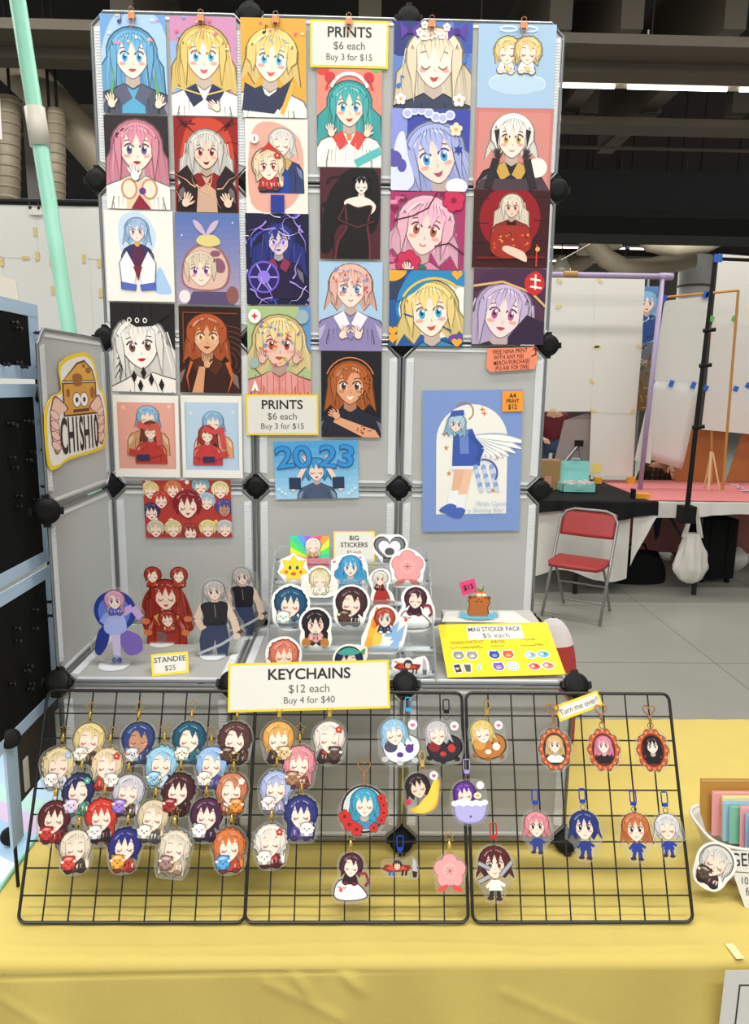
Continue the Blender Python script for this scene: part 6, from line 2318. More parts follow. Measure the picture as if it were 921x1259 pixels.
lg = link('logo_sign', MB().prism([((x - .5) * w, (y - K / 2) * w) for x, y in smooth_loop(logo_edge(1.04), 3)], -0.0012, 0).mesh('logo_sign', CARD_YELLOW))
lg.matrix_world = Mw
props(lg, 'CH1SH10 logo cutout of cheese held by two hands, on the left side panel', 'sign')
a = Art(K, False)
ky = K / 1.2
Y = lambda p: [(x, y * ky) for x, y in p]
a.poly(smooth_loop(logo_edge(.97), 3), '#efece6', 1)
a.poly(Y([(.24, .88), (.5, 1.1), (.64, 1.14), (.78, 1.04), (.84, .9)]), '#5a3010', 2)
a.poly(Y([(.27, .895), (.51, 1.08), (.64, 1.115), (.76, 1.03), (.815, .91)]), '#e2a83c', 3)
a.poly(Y([(.24, .87), (.84, .89), (.84, .5), (.24, .5)]), '#5a3010', 2)
a.poly(Y([(.265, .855), (.815, .875), (.815, .52), (.265, .52)]), '#d99c34', 3)
for x, y, rx, ry in ((.5, .93, .09, .05), (.7, 1.02, .05, .035), (.62, 1.07, .03, .025), (.33, .76, .03, .05), (.76, .76, .05, .07), (.5, .87, .08, .04)):
    a.ell(x, y * ky, rx, ry * ky, '#9a5a1c', 3.5)
for x in (.47, .6):
    a.ell(x, .68 * ky, .075, .09 * ky, '#5a3010', 4)
    a.ell(x, .68 * ky, .065, .08 * ky, '#f6f3ee', 4.5)
    a.ell(x, .68 * ky, .025, .03 * ky, '#1c1a1a', 5)
a.line(Y([(.4, .555), (.68, .56)]), .02, '#5a3010', 5)
for sx in (-1, 1):
    bx = .5 + sx * .38
    a.blob(Y([(bx + sx * .04, .12), (bx + sx * .1, .45), (bx + sx * .02, .72), (bx - sx * .1, .68), (bx - sx * .2, .58), (bx - sx * .04, .5), (bx - sx * .06, .2)][::sx]), '#8a5048', 5.2)
    a.blob(Y([(bx + sx * .03, .15), (bx + sx * .08, .45), (bx + sx * .01, .7), (bx - sx * .1, .66), (bx - sx * .17, .58), (bx - sx * .03, .48), (bx - sx * .04, .2)][::sx]), '#eec6b6', 5.4)
    for k in range(4):
        a.ell(bx + sx * .02, (.2 + .11 * k) * ky, .075, .048 * ky, '#8a5048', 5.6, sx * .3)
        a.ell(bx + sx * .02, (.2 + .11 * k) * ky, .064, .04 * ky, '#f0cbbc', 5.8, sx * .3)
link('artwork', a.mesh('artwork', w, INK, 6e-5), lg)
lettering(lg, [('CH1SH10', 0.0, (.27 * ky - K / 2) * w, .46 * K * w, 0.02, 0.0, .5)], INK_BLACK, a.top + 0.0002)

# ------------------------------------------------------------------ basket of cards at the right
BASK = mat('white_basket_plastic', '#dcd8cf', 0.45)
bk = props(empty('card_basket', loc=(1.575, -0.447, TT + 0.002)), 'white plastic basket full of coloured cards at the right edge', 'basket')


def bask(u, v):
    # a tapered open tub: u around, v up
    t = u * 2 * math.pi
    sx = (abs(math.cos(t)) ** 0.5) * (1 if math.cos(t) >= 0 else -1)
    sy = (abs(math.sin(t)) ** 0.5) * (1 if math.sin(t) >= 0 else -1)
    k = 0.8 + 0.2 * v
    return (0.19 * sx * (k + 0.04 * v), 0.088 * sy * k, 0.1 * v)


mb = MB().grid(bask, 48, 6)
bb_ = mb.build('tub', BASK, bk, smooth=True)
thicken(bb_, 0.003)
MB().prism([(0.15 * math.cos(t), 0.068 * math.sin(t)) for t in [2 * math.pi * i / 32 for i in range(32)]], 0.0, 0.003).build('tub_floor', BASK, bk)
rim = [(0.19 * 1.04 * (abs(math.cos(t)) ** .5) * (1 if math.cos(t) >= 0 else -1), 0.088 * (abs(math.sin(t)) ** .5) * (1 if math.sin(t) >= 0 else -1), 0.1) for t in [2 * math.pi * i / 60 for i in range(60)]]
MB().tube(rim, 0.004, 6, True).build('tub_rim', BASK, bk, smooth=True)
cards = [('#b98a3c', -0.405, 1.392, 0.16, 'brown envelope at the back of the white basket'), ('#e8a0a0', -0.42, 1.412, 0.14, 'pink card behind the yellow card in the basket'), ('#efe29a', -0.43, 1.43, 0.135, 'pale yellow card in the white basket'),
         ('#9cc6e4', -0.44, 1.428, 0.128, 'light blue card next to the pale yellow card'), ('#7fc0a4', -0.45, 1.437, 0.125, 'large green card in the white basket'), ('#e6a2a6', -0.462, 1.455, 0.13, 'pink card in front of the large green card'),
         ('#8fb8de', -0.472, 1.462, 0.12, 'blue card between two pink cards'), ('#ea9c9c', -0.485, 1.468, 0.116, 'front pink card in the white basket'), ('#7fb4da', -0.5, 1.475, 0.108, 'sky blue card near the front of the basket'),
         ('#7cc0a0', -0.512, 1.492, 0.106, 'small green card near the front of the basket'), ('#9ac0dc', -0.527, 1.505, 0.1, 'frontmost pale blue card in the basket')]
for c, y, x0, hh, lab in cards:
    y = -0.385 - (-0.405 - y) * 0.95
    x0 += 0.022
    hh -= 0.04
    m = mat('card_' + c.strip('#'), c, 0.6, var=0.05, vscale=20)
    o = link('divider_card', MB().box(0, min(0.3, 1.7 - x0), -0.0008, 0.0008, 0, hh).mesh('divider_card', m), None, Matrix.Translation((x0, y, TT + 0.046)) @ Matrix.Rotation(math.radians(-10), 4, 'X'))
    props(o, lab, 'card', 'coloured cards in the basket')
    MB().box(0.004, min(0.3, 1.7 - x0) - 0.004, -0.0012, -0.0008, hh - 0.006, hh - 0.003).build('card_edge', mat('card_edge_' + c.strip('#'), shade(c, 1.3), 0.6), o)
# lettered card leaning on the basket and a sticker on it
LN = Vector((-0.1, -0.95, 0.3)).normalized()
p_bl = at_z(916, 1116, TT + 0.003)
Mg = frame(p_bl, Vector((0.995, -0.1, 0)), LN)
o = link('lettered_card', MB().prism([(0, 0), (0.24, 0), (0.24, 0.108), (-0.036, 0.108)], -0.0008, 0).mesh('lettered_card', PAPER))
o.matrix_world = Mg
props(o, 'white card with black pen lettering leaning on the basket', 'sign')
lettering(o, [('GEN', -0.026, 0.089, 0.036, 0.004, 0.05, 0.75, 'LEFT'), ('10 c', -0.008, 0.051, 0.02, 0.0, 0.0, .8, 'LEFT'), ('fr', 0.002, 0.03, 0.022, 0.0, 0.0, .8, 'LEFT')], INK_BLACK, 0.0006)
MB().box(-0.02, 0.22, 0.0668, 0.068, 0.0003, 0.0006).build('pen_line', INK_BLACK, o)
a = Art(1.15, False)
chibi(a, .5, .72, .36, '#dedad6', '#4a3030', '#5a4a3a', seed=641)
cs_ = at_z(880, 1066, 0.8)
cs_ = hit(878, 1067, p_bl + LN * 0.004, LN)
ws = 0.07
me, tp = cutout(a, ws, .06, .0005, WHITE_VINYL, 'sticker')
o = link('sticker', me)
o.matrix_world = frame(cs_, Vector((0.97, -0.1, -0.22)), LN) @ Matrix.Rotation(-0.15, 4, 'Z')
props(o, 'large white haired die-cut sticker in front of the card basket', 'sticker')
link('artwork', a.mesh('artwork', ws, INK_GLOSS, 5e-5), o)
# paper sheet taped to the front of the cloth
sh = link('paper_sheet', sheet_mesh('paper_sheet', 0.22, 0.29, 0.0006, mat('white_poster_paper', '#dcdad6', 0.6)))
sh.matrix_world = frame(Vector((1.297 + 0.11, -0.738, 0.752 - 0.145)), (1, 0.0, 0.0), (0, -1, 0.0))
props(sh, 'white paper sheet with a black frame hung on the cloth front', 'paper')
fa = Art(0.29 / 0.22, False)
hh = 0.29 / 0.22
for (x0, y0, x1, y1) in ((.125, .1, .14, hh - .13), (.125, hh - .145, .9, hh - .13), (.885, .1, .9, hh - .13), (.125, .1, .9, .115)):
    fa.rect(x0, y0, x1, y1, '#3a3a3e', 1)
link('printed_frame', fa.mesh('printed_frame', .22, INK, 3e-4), sh)
tp_ = link('tape_piece', MB().box(-0.008, 0.008, -0.018, 0.018, 0, 0.0005).mesh('tape_piece', mat('pale_clear_tape', '#e6d9a6', 0.25)), None, Matrix.Translation((1.342, -0.685, TT + 0.004)) @ Matrix.Rotation(0.1, 4, 'Z'))
props(tp_, 'strip of pale tape on the table edge above the paper sheet', 'tape')

# red and pale bag standing behind the rack
bg_ = props(empty('backpack', loc=(1.2, 0.13, TT + 0.002)), 'red bag with a pale top standing behind the rack at right', 'bag')
REDC = mat('red_bag_cloth', '#a63232', 0.75, bump=0.1, bscale=90)
PALEC = mat('pale_bag_cloth', '#d8cfd0', 0.8, bump=0.1, bscale=90)


def bag_pt(z0, z1, k0):
    def f(u, v):
        z = z0 + (z1 - z0) * v
        s = math.sqrt(max(0.0, 1 - (z / 0.375) ** 3.6))
        r = 0.075 * (0.35 + 0.65 * s) * k0 if z < 0.37 else 0.03
        r = 0.078 * max(0.04, s) * k0
        t = u * 2 * math.pi
        return (r * math.cos(t) * 1.05, 0.75 * r * math.sin(t), z)
    return f


MB().grid(bag_pt(0, 0.305, 1.0), 24, 12).build('bag_body', REDC, bg_, smooth=True)
MB().grid(bag_pt(0.3, 0.3745, 1.02), 24, 8).build('bag_top', PALEC, bg_, smooth=True)
MB().grid(lambda u, v: (-0.05 + 0.1 * u, -0.062 - 0.022 * math.sin(math.pi * u) ** 0.5 * math.sin(math.pi * v) ** 0.5, 0.04 + 0.13 * v), 10, 8).build('front_pocket', REDC, bg_, smooth=True)
MB().tube([(-0.02, -0.058, 0.2), (0.02, -0.058, 0.19), (0.05, -0.045, 0.21)], 0.004, 6).build('zip_pull', BLACKP, bg_)

# ------------------------------------------------------------------ left neighbour: black pin boards, mint pole, white paper backdrop
BLK = mat('black_foam_board', '#121212', 0.85, bump=0.03, bscale=120, spec=0.15)
BTAPE = mat('pale_blue_tape', '#b4cde6', 0.5, bump=0.04, bscale=60)
PINM = mat('black_pin_plastic', '#0e0e10', 0.35)
XB = -0.045
pb = props(empty('pin_board_stand', loc=(XB, -0.59, TT + 0.004)), 'black pin board tower edged with pale blue tape at left edge', 'pin board')
OFF = Vector((XB, -0.59, TT + 0.004))
levels = [(1.062, 1.362), (1.382, 1.755), (1.775, 1.918)]
for (z0, z1) in levels:
    MB().box(-0.004, 0, -0.06, 0.322, z0 - OFF.z, z1 - OFF.z).build('board', BLK, pb)
    MB().box(-0.001, 0.0012, 0.278, 0.323, z0 - OFF.z, z1 - OFF.z).build('edge_tape', BTAPE, pb)
    MB().box(-0.001, 0.0016, -0.06, 0.323, z0 - OFF.z - 0.006, z0 - OFF.z + 0.02).build('edge_tape', BTAPE, pb)
    MB().box(-0.001, 0.0016, -0.06, 0.323, z1 - OFF.z - 0.022, z1 - OFF.z + 0.004).build('edge_tape', BTAPE, pb)
MB().box(-0.004, 0, 0.1, 0.322, 0.918 - OFF.z, 1.055 - OFF.z).build('board', mat('brown_backed_board', '#33291d', 0.6), pb)
MB().box(-0.004, 0.0014, 0.055, 0.1, 0.845 - OFF.z, 1.055 - OFF.z).build('edge_tape', BTAPE, pb)
MB().box(-0.0005, 0.0022, 0.12, 0.14, 0.93 - OFF.z, 1.0 - OFF.z).build('paper_strip', PAPER, pb)
MB().box(-0.0005, 0.0022, 0.28, 0.3, 0.95 - OFF.z, 1.03 - OFF.z).build('paper_strip', PAPER, pb)
for (y, z0, z1) in ((0.08, 0.0, 1.17), (0.318, 0.0, 1.17)):
    MB().tube([(-0.008, y, z0), (-0.008, y, z1)], 0.0035, 6).build('post', BLACKP, pb)
for i, (px, py) in enumerate(((13, 397), (18, 404), (41, 409), (2, 448), (18, 446), (25, 451), (44, 451), (7, 521), (12, 523), (27, 518), (32, 519), (49, 517), (51, 521), (50, 553), (35, 556), (10, 563), (30, 566), (13, 575), (50, 598),
                              (50, 610), (18, 610), (39, 615), (18, 623), (55, 740), (38, 750), (57, 757), (16, 773), (38, 773), (17, 788), (31, 819), (28, 825), (10, 841), (34, 841), (32, 847))):
    q = at_x(px, py, XB + 0.001) - OFF
    mp = MB().lathe([(0.0018, 0), (0.0018, 0.004), (0.0042, 0.0045), (0.0036, 0.006), (0.0026, 0.011), (0.0042, 0.013), (0.0042, 0.015)], 10)
    mp.build('push_pin', PINM, pb, Matrix.Translation(q) @ Matrix.Rotation(math.pi / 2, 4, 'Y'), True)
for (px, py) in ((50, 484), (12, 908), (12, 1028)):
    q = (at_x(px, py, XB + 0.006) if py < 1000 else at_z(px, py, TT + 0.024)) - OFF
    link('connector', con_me, pb, frame(q, (1, 0, 0), (0.5, -0.7, 0.4)) @ Matrix.Scale(0.72, 4))
MINT = mat('mint_plastic_pipe', '#93cfb9', 0.45, var=0.06, vscale=15)
a0, a1 = at_y(20, -10, .55), at_y(85, 405, .55)
dd = (a1 - a0).normalized()
b0 = a1 + dd * ((a1.z - 0.0) / -dd.z)
mp = props(empty('mint_pole', loc=b0), 'leaning mint green pole with a pale collar at upper left', 'pole')
MB().tube([Vector((0, 0, 0)), a0 - dd * 0.3 - b0], 0.0235, 16).build('pipe', MINT, mp, smooth=True)
cc = a0 + (a1 - a0) * 0.378 - b0
MB().tube([cc - dd * 0.05, cc + dd * 0.06], 0.03, 16).build('collar', mat('beige_collar_plastic', '#d5cfc2', 0.45), mp, smooth=True)

BD = props(empty('paper_backdrop', loc=(-0.9, 1.0, 0)), 'backdrop of taped white paper sheets behind the mint pole', 'backdrop')
bo_ = Vector((-0.9, 1.0, 0))
WPAPER = mat('white_backdrop_paper', '#dedbd7', 0.7, bump=0.03, bscale=25)
MTAPE = mat('masking_tape', '#d8c487', 0.7)
ztop = at_y(60, 253, 1.0).z
zmid = at_y(60, 318, 1.0).z
xs = [-1.9, at_y(0, 300, 1.0).x + 0.0, at_y(45, 300, 1.0).x, at_y(108, 300, 1.0).x, 0.0]
for i in range(4):
    for (z0, z1) in ((zmid, ztop), (zmid - 0.42, zmid + 0.004), (zmid - 0.84, zmid - 0.416)):
        dy = 0.0015 * ((i + int(z0 * 10)) % 2)
        MB().box(xs[i], xs[i + 1] + 0.004, -dy - 0.0006, -dy, z0, z1).build('paper_sheet', WPAPER, BD, Matrix.Translation((0.9, 0, 0)))
for (px, py, hv) in ((43, 285, 1), (31, 317, 0), (46, 315, 1), (63, 322, 1), (103, 318, 1), (122, 323, 1), (2, 322, 1), (65, 357, 1), (124, 360, 1)):
    q = at_y(px, py, 0.995) - bo_
    w_, h_ = (0.013, 0.032) if hv else (0.026, 0.012)
    MB().box(-w_ / 2, w_ / 2, 0, 0.0006, -h_ / 2, h_ / 2).build('tape_piece', MTAPE, BD, Matrix.Translation(q))
MB().tube([(-1.0, 0, ztop + 0.012), (0.9, 0, ztop + 0.012)], 0.012, 8).build('rail', BLACKP, BD)
for x in (-1.0, 0.88):
    MB().tube([(x, 0.02, 0), (x, 0.02, ztop + 0.02)], 0.014, 8).build('post', BLACKP, BD)
q = at_y(44, 260, 0.99)
tg = props(empty('name_tag', loc=q), 'small white tag hung with two black clips from the rail', 'tag')
MB().box(-0.026, 0.026, -0.001, 0, -0.012, 0.012).build('tag_card', PAPER, tg)
for x in (-0.02, 0.012):
    MB().box(x - 0.004, x + 0.004, -0.004, 0.003, 0.008, 0.018).build('tag_clip', PINM, tg)
    MB().tube([(x - 0.003, -0.002, 0.018), (x, -0.003, 0.038), (x + 0.003, -0.002, 0.018)], 0.0008, 5).build('clip_wire', STEEL, tg)
q0 = at_y(-8, 172, 0.35)
o = link('hanging_paper', MB().grid(lambda u, v: (q0.x - 0.3 + 0.327 * u + 0.008 * v, 0.35 + 0.006 * math.sin(5 * u + 3 * v), q0.z + v * 0.9), 10, 10).mesh('hanging_paper', WPAPER))
thicken(o, 0.0008)
props(o, 'white paper hanging down at the extreme upper left corner', 'paper')
q = [at_y(-30, 328, 0.0), at_y(19, 345, 0.0), at_y(26, 385, 0.0), at_y(-30, 400, 0.0)]
o = link('cream_board', MB().add(q + [p + Vector((0, 0.004, 0)) for p in q], [(3, 2, 1, 0), (4, 5, 6, 7), (0, 1, 5, 4), (1, 2, 6, 5), (2, 3, 7, 6), (3, 0, 4, 7)]).mesh('cream_board', mat('cream_card', '#cfc8bb', 0.7)))
props(o, 'cream board with a cut corner behind the black pin boards', 'board')

# ------------------------------------------------------------------ right neighbour: tables, chair, displays
TZ, TY0, TY1 = 0.83, 4.2, 5.6
nt_ = props(empty('folding_table', loc=(3.3, 4.9, 0)), 'long neighbouring table carrying the black and pink cloths', 'table')
MB().box(-1.6, 2.6, TY0 - 4.9, TY1 - 4.9, TZ - 0.04, TZ - 0.008).build('table_top', PL, nt_)
LEGB = mat('black_table_leg', '#1b1b1d', 0.45, metal=0.3)
for (px, py) in ((709, 732), (856, 733)):
    f = at_z(px, py, 0)
    x = f.x - 3.3
    MB().tube([(x, -0.7, 0), (x, -0.7, TZ - 0.04)], 0.022, 8).build('leg', LEGB, nt_)
    MB().tube([(x, -0.7, 0.3), (x - 0.25, -0.45, TZ - 0.05)], 0.014, 8).build('brace', LEGB, nt_)
    MB().tube([(x - 0.08, 0.45, 0.0), (x - 0.08, 0.45, TZ - 0.04)], 0.02, 8).build('leg', LEGB, nt_)
for x in (-1.4, 2.4):
    MB().tube([(x, 0.5, 0), (x, 0.5, TZ - 0.04)], 0.022, 8).build('leg', LEGB, nt_)

xs0 = at_z(600, 614, TZ).x
xm = at_z(799, 614, TZ).x
xe = 5.4
BCLOTH = mat('black_shiny_cloth', '#111112', 0.7, bump=0.2, bscale=18, spec=0.2)
PCLOTH = mat('salmon_pink_cloth', '#d27a79', 0.85)
WCLOTH = mat('white_table_cloth', '#d3cfc9', 0.85, bump=0.05, bscale=40)


def drape(x0, x1, drop, zt, yf, yb, amp, seed):
    rd = random.Random(seed)
    ph = [rd.uniform(0, 6) for _ in range(4)]

    def f(u, v):
        x = x0 + (x1 - x0) * u
        top = yb - yf
        d = drop(u)
        s = v * (top + 0.5)
        if s < top:
            return (x, yb - s, zt + 0.0015 * math.sin(18 * x + 6 * s + ph[0]))
        k = (s - top) / 0.5
        off = amp * (math.sin(9 * x + ph[1]) + 0.6 * math.sin(21 * x + ph[2])) * k
        return (x, yf - 0.012 - abs(off), zt - d * k)
    return f


o = link('tablecloth', MB().grid(drape(xs0, xm - 0.2, lambda u: 0.66 + 0.05 * math.sin(9 * u), TZ, TY0 - 0.01, TY0 + 0.5, 0.03, 3), 60, 40).mesh('tablecloth', WCLOTH, True))
props(o, 'white cloth hanging long under the black cloth', 'tablecloth')
o = link('tablecloth', MB().grid(drape(xm - 0.18, xe, lambda u: 0.12 + 0.02 * math.sin(12 * u) + max(0, 0.45 - 6 * u), TZ + 0.001, TY0 - 0.02, TY0 + 0.5, 0.02, 5), 90, 40).mesh('tablecloth', WCLOTH, True))
props(o, 'short white cloth hanging under the pink cloth edge', 'tablecloth')
o = link('tablecloth', MB().grid(drape(xs0 - 0.02, xm + 0.02, lambda u: 0.1 + 0.03 * math.sin(11 * u) + 0.05 * u, TZ + 0.006, TY0 - 0.04, TY1, 0.025, 7), 60, 50).mesh('tablecloth', BCLOTH, True))
props(o, 'black shiny cloth on the neighbouring table behind the red chair', 'tablecloth')
o = link('tablecloth', MB().grid(lambda u, v: (xm - 0.05 + (xe - xm) * u, TY0 - 0.02 + (TY1 - TY0) * v, TZ + 0.009 + 0.001 * math.sin(9 * u + 5 * v)), 40, 20).mesh('tablecloth', PCLOTH, True))
thicken(o, 0.002)
props(o, 'salmon pink cloth lying on the far right table', 'tablecloth')
o = link('cloth_skirt', MB().grid(lambda u, v: (xm - 0.6 + (xe - xm + 0.6) * u, TY1 + 0.02 + 0.02 * math.sin(30 * u), 0.05 + 0.77 * v), 60, 6).mesh('cloth_skirt', mat('dusty_pink_skirt', '#b0706c', 0.85), True))
props(o, 'dusty pink cloth hanging at the back under the table', 'cloth')

# red folding chair
CH = props(empty('folding_chair', loc=(0, 0, 0)), 'red padded folding chair with grey metal frame', 'chair')
f0, f1 = at_z(666, 758, 0), at_z(737, 771, 0)
ang = math.atan2(f1.y - f0.y, f1.x - f0.x)
wd = (f1 - f0).length
CH.location = ((f0.x + f1.x) / 2, (f0.y + f1.y) / 2, 0)
CH.rotation_euler = (0, 0, ang)
GREYM = mat('grey_chair_metal', '#8f9290', 0.35, metal=0.6)
REDV = mat('red_vinyl', '#a32c2c', 0.45, bump=0.05, bscale=70)
hw = wd / 2
# front legs rise to the back rest; rear legs cross below the seat
arch = [(-hw, 0.0, 0.01), (-hw, 0.2, 0.42), (-hw, 0.36, 0.74), (-hw + 0.04, 0.38, 0.8), (-hw + 0.1, 0.385, 0.82), (hw - 0.1, 0.385, 0.82), (hw - 0.04, 0.38, 0.8), (hw, 0.36, 0.74), (hw, 0.2, 0.42), (hw, 0.0, 0.01)]
MB().tube(arch, 0.012, 10).build('front_frame', GREYM, CH, smooth=True)
MB().tube([(-hw, 0.02, 0.04), (hw, 0.02, 0.04)], 0.009, 8).build('front_stretcher', GREYM, CH)
for s in (-1, 1):
    MB().tube([(s * (hw - 0.035), 0.46, 0.0), (s * (hw - 0.035), 0.25, 0.3), (s * (hw - 0.035), 0.12, 0.44)], 0.011, 8).build('rear_leg', GREYM, CH)
MB().tube([(-hw + 0.035, 0.42, 0.05), (hw - 0.035, 0.42, 0.05)], 0.008, 8).build('rear_stretcher', GREYM, CH)
MB().tube([(-hw + 0.035, 0.3, 0.23), (hw - 0.035, 0.3, 0.23)], 0.007, 8).build('rear_stretcher', GREYM, CH)


def seat_pt(u, v):
    a_ = (u - 0.5) * 2
    y = -0.03 + 0.36 * v
    r = 1 - 0.25 * max(0, (0.2 - v)) / 0.2 * 0.5
    return (a_ * (hw - 0.012) * r, y - 0.02 * (1 - a_ * a_) * (1 - v), 0.452 + 0.012 * (1 - a_ ** 4) * math.sin(math.pi * min(1, max(0.02, v))))


o = MB().grid(seat_pt, 20, 14).build('seat', REDV, CH, smooth=True)
thicken(o, 0.03)
o = MB().grid(lambda u, v: ((u - .5) * 2 * (hw - 0.012), 0.31 + 0.075 * v - 0.012 * (1 - (2 * u - 1) ** 2), 0.62 + 0.185 * v), 16, 8).build('backrest', REDV, CH, smooth=True)
thicken(o, 0.02)

# displays standing on the neighbouring table
WP2 = mat('white_display_paper', '#d9d7d0', 0.7, bump=0.02, bscale=12)


def px_sheet(parent, o0, q, Y, m, name='paper_sheet', dy=0.0, nv=1, bow=0.0):
    """sheet standing in the plane y = Y with corner pixels TL TR BR BL; bow bends its lower end"""
    P = [at_y(x, y, Y) for x, y in q]

    def f(u, v):
        a_ = P[0].lerp(P[1], u)
        b_ = P[3].lerp(P[2], u)
        p = a_.lerp(b_, v)
        return p + Vector((0, dy + bow * v * v, 0)) - o0
    o = MB().grid(f, 6, max(1, nv)).build(name, m, parent, smooth=nv > 1)
    thicken(o, 0.0015)
    return o


YP = 5.3
o0 = at_y(735, 590, YP)
D1 = props(empty('paper_display', loc=o0), 'taped white paper display hanging from the purple frame', 'display')
for i, q in enumerate((((640, 341), (731, 342), (730, 427), (640, 427)), ((731, 342), (793, 343), (789, 428), (730, 427)), ((640, 427), (730, 427), (727, 506), (640, 506)), ((730, 427), (789, 428), (782, 509), (727, 507)), ((727, 507), (782, 509), (778, 585), (724, 584)))):
    px_sheet(D1, o0, q, YP, WP2, dy=-0.002 * (i % 2))
for (x, y) in ((688, 345), (738, 345), (687, 377), (687, 426), (733, 426), (735, 427), (786, 426), (728, 469), (729, 505), (778, 506), (680, 504)):
    q = at_y(x, y, YP - 0.006) - o0
    MB().box(-0.03, 0.03, 0, 0.001, -0.014, 0.014).build('tape_piece', MTAPE, D1, Matrix.Translation(q) @ Matrix.Rotation(random.Random(x).uniform(-1, 1), 4, 'Y'))
q = at_y(733, 576, YP - 0.006) - o0
MB().box(-0.05, 0.05, 0, 0.001, -0.045, 0.045).build('yellow_note', mat('yellow_note_paper', '#e4d877', 0.7), D1, Matrix.Translation(q))
for x in (735, 776):
    q = at_y(x, 589, YP - 0.02) - o0
    MB().box(-0.035, 0.035, -0.03, 0.03, -0.06, 0.02).build('foot_clamp', mat('orange_clamp_plastic', '#e0a020', 0.45), D1, Matrix.Translation(q))
PURP = mat('lilac_plastic_pipe', '#a797b8', 0.45)
pf = props(empty('pole_frame', loc=at_z(787, 603, TZ)), 'lilac plastic pole frame clamped to the neighbouring table', 'pole frame')
po = Vector(pf.location)
YQ = po.y
A_, B_, C_ = at_y(787, 601, YQ), at_y(815, 340, YQ), at_y(640, 337, YQ)
MB().tube([A_ - po, B_ - po], 0.022, 12).build('upright_pipe', PURP, pf, smooth=True)
MB().tube([B_ - po + Vector((0.07, 0, 0)), C_ - po], 0.026, 12).build('top_pipe', PURP, pf, smooth=True)
MB().tube([B_ - po + Vector((-0.03, 0, 0)), B_ - po + Vector((0.09, 0, 0))], 0.032, 12).build('corner_joint', PURP, pf, smooth=True)
cq = at_y(700, 337, YQ - 0.03) - po
MB().tube([cq - Vector((0.05, 0, 0)), cq + Vector((0.07, 0, 0))], 0.028, 10).build('tape_wrap', mat('brown_wrap_tape', '#b08a4a', 0.6), pf)
clp = props(empty('spring_clamp', loc=at_z(783, 613, TZ)), 'orange and black clamp gripping the lilac pole at the table edge', 'clamp')
ORC = MATS['orange_clamp_plastic']
MB().box(-0.03, 0.1, -0.05, 0.03, 0.0, 0.05).build('clamp_jaw', ORC, clp)
MB().box(-0.06, -0.035, -0.06, 0.0, -0.05, 0.09).build('clamp_handle', BLACKP, clp)
MB().box(-0.05, 0.0, -0.09, -0.06, -0.16, -0.09).build('clamp_tip', ORC, clp)
MB().tube([(-0.02, -0.07, 0.0), (-0.02, -0.07, -0.1)], 0.012, 8).build('clamp_bar', BLACKP, clp)
# blue and brown printed banner
YB_ = 5.75
o0 = at_y(795, 500, YB_)


def banner(a, h):
    BG(a, h, '#3a3a52')
    vgrad(a, h, '#4f7ab0', '#7a5a34', 10)
    bust(a, .5, h - .75, .42, '#7aa8d0', '#e8c8b4', '#2f4a8a', '#4a6a90', length=2.0, seed=701, spread=1.2)
    streaks(a, h, '#cfd8e8', 10, 3, 30, .05, (0, h * .4, 1, h * .8))
    streaks(a, h, '#6a4a24', 16, 5, 30, .09, (0, 0, 1, h * .42))
    streaks(a, h, '#cfa860', 10, 7, 31, .05, (0, 0, 1, h * .42))
    streaks(a, h, '#22345a', 10, 9, 30, .09, (0, h * .35, 1, h * .75))


bn_, _, _ = make_print(((785, 352), (813, 352), (797, 505), (774, 505)), banner, 'narrow blue and brown printed banner behind the lilac pole', 'banner', 'banner', None, p0=Vector((0, YB_, 0)), n=Vector((0, -1, 0)))
bz = bn_.matrix_world.translation
MB().tube([bz + Vector((0, 0.03, 0.75)), Vector((bz.x, bz.y + 0.03, 0))], 0.014, 8).build('banner_stand', GREYM, bn_, bn_.matrix_world.inverted())
# curved paper display with thin orange frame
YC = 4.9
o0 = at_y(840, 600, YC)
D2 = props(empty('paper_display', loc=at_z(840, 602, TZ)), 'white curling paper display between the lilac and black poles', 'display')
o0 = Vector(D2.location)
px_sheet(D2, o0, ((817, 370), (872, 363), (861, 473), (802, 468)), YC, WP2)
px_sheet(D2, o0, ((802, 468), (861, 473), (842, 578), (790, 562)), YC, WP2, nv=8, bow=0.06)
px_sheet(D2, o0, ((802, 468), (806, 468), (800, 570), (780, 566)), YC + 0.02, WP2)
OWOOD = mat('orange_wood_strip', '#b98038', 0.5)
t0 = at_y(812, 366, YC - 0.01) - o0
t1 = at_y(908, 357, YC - 0.01) - o0
t2 = at_y(888, 606, YC - 0.01) - o0
MB().tube([t0, t1], 0.012, 6).build('frame_strip', OWOOD, D2)
MB().tube([t1, t2], 0.012, 6).build('frame_strip', OWOOD, D2)
BTP = mat('blue_painter_tape', '#2f62c0', 0.6)
for (x, y) in ((817, 366), (868, 362), (872, 361), (802, 470), (826, 471), (853, 473)):
    q = at_y(x, y, YC - 0.03) - o0
    MB().box(-0.022, 0.022, 0, 0.001, -0.035, 0.025).build('tape_piece', BTP, D2, Matrix.Translation(q) @ Matrix.Rotation(0.3, 4, 'Y'))
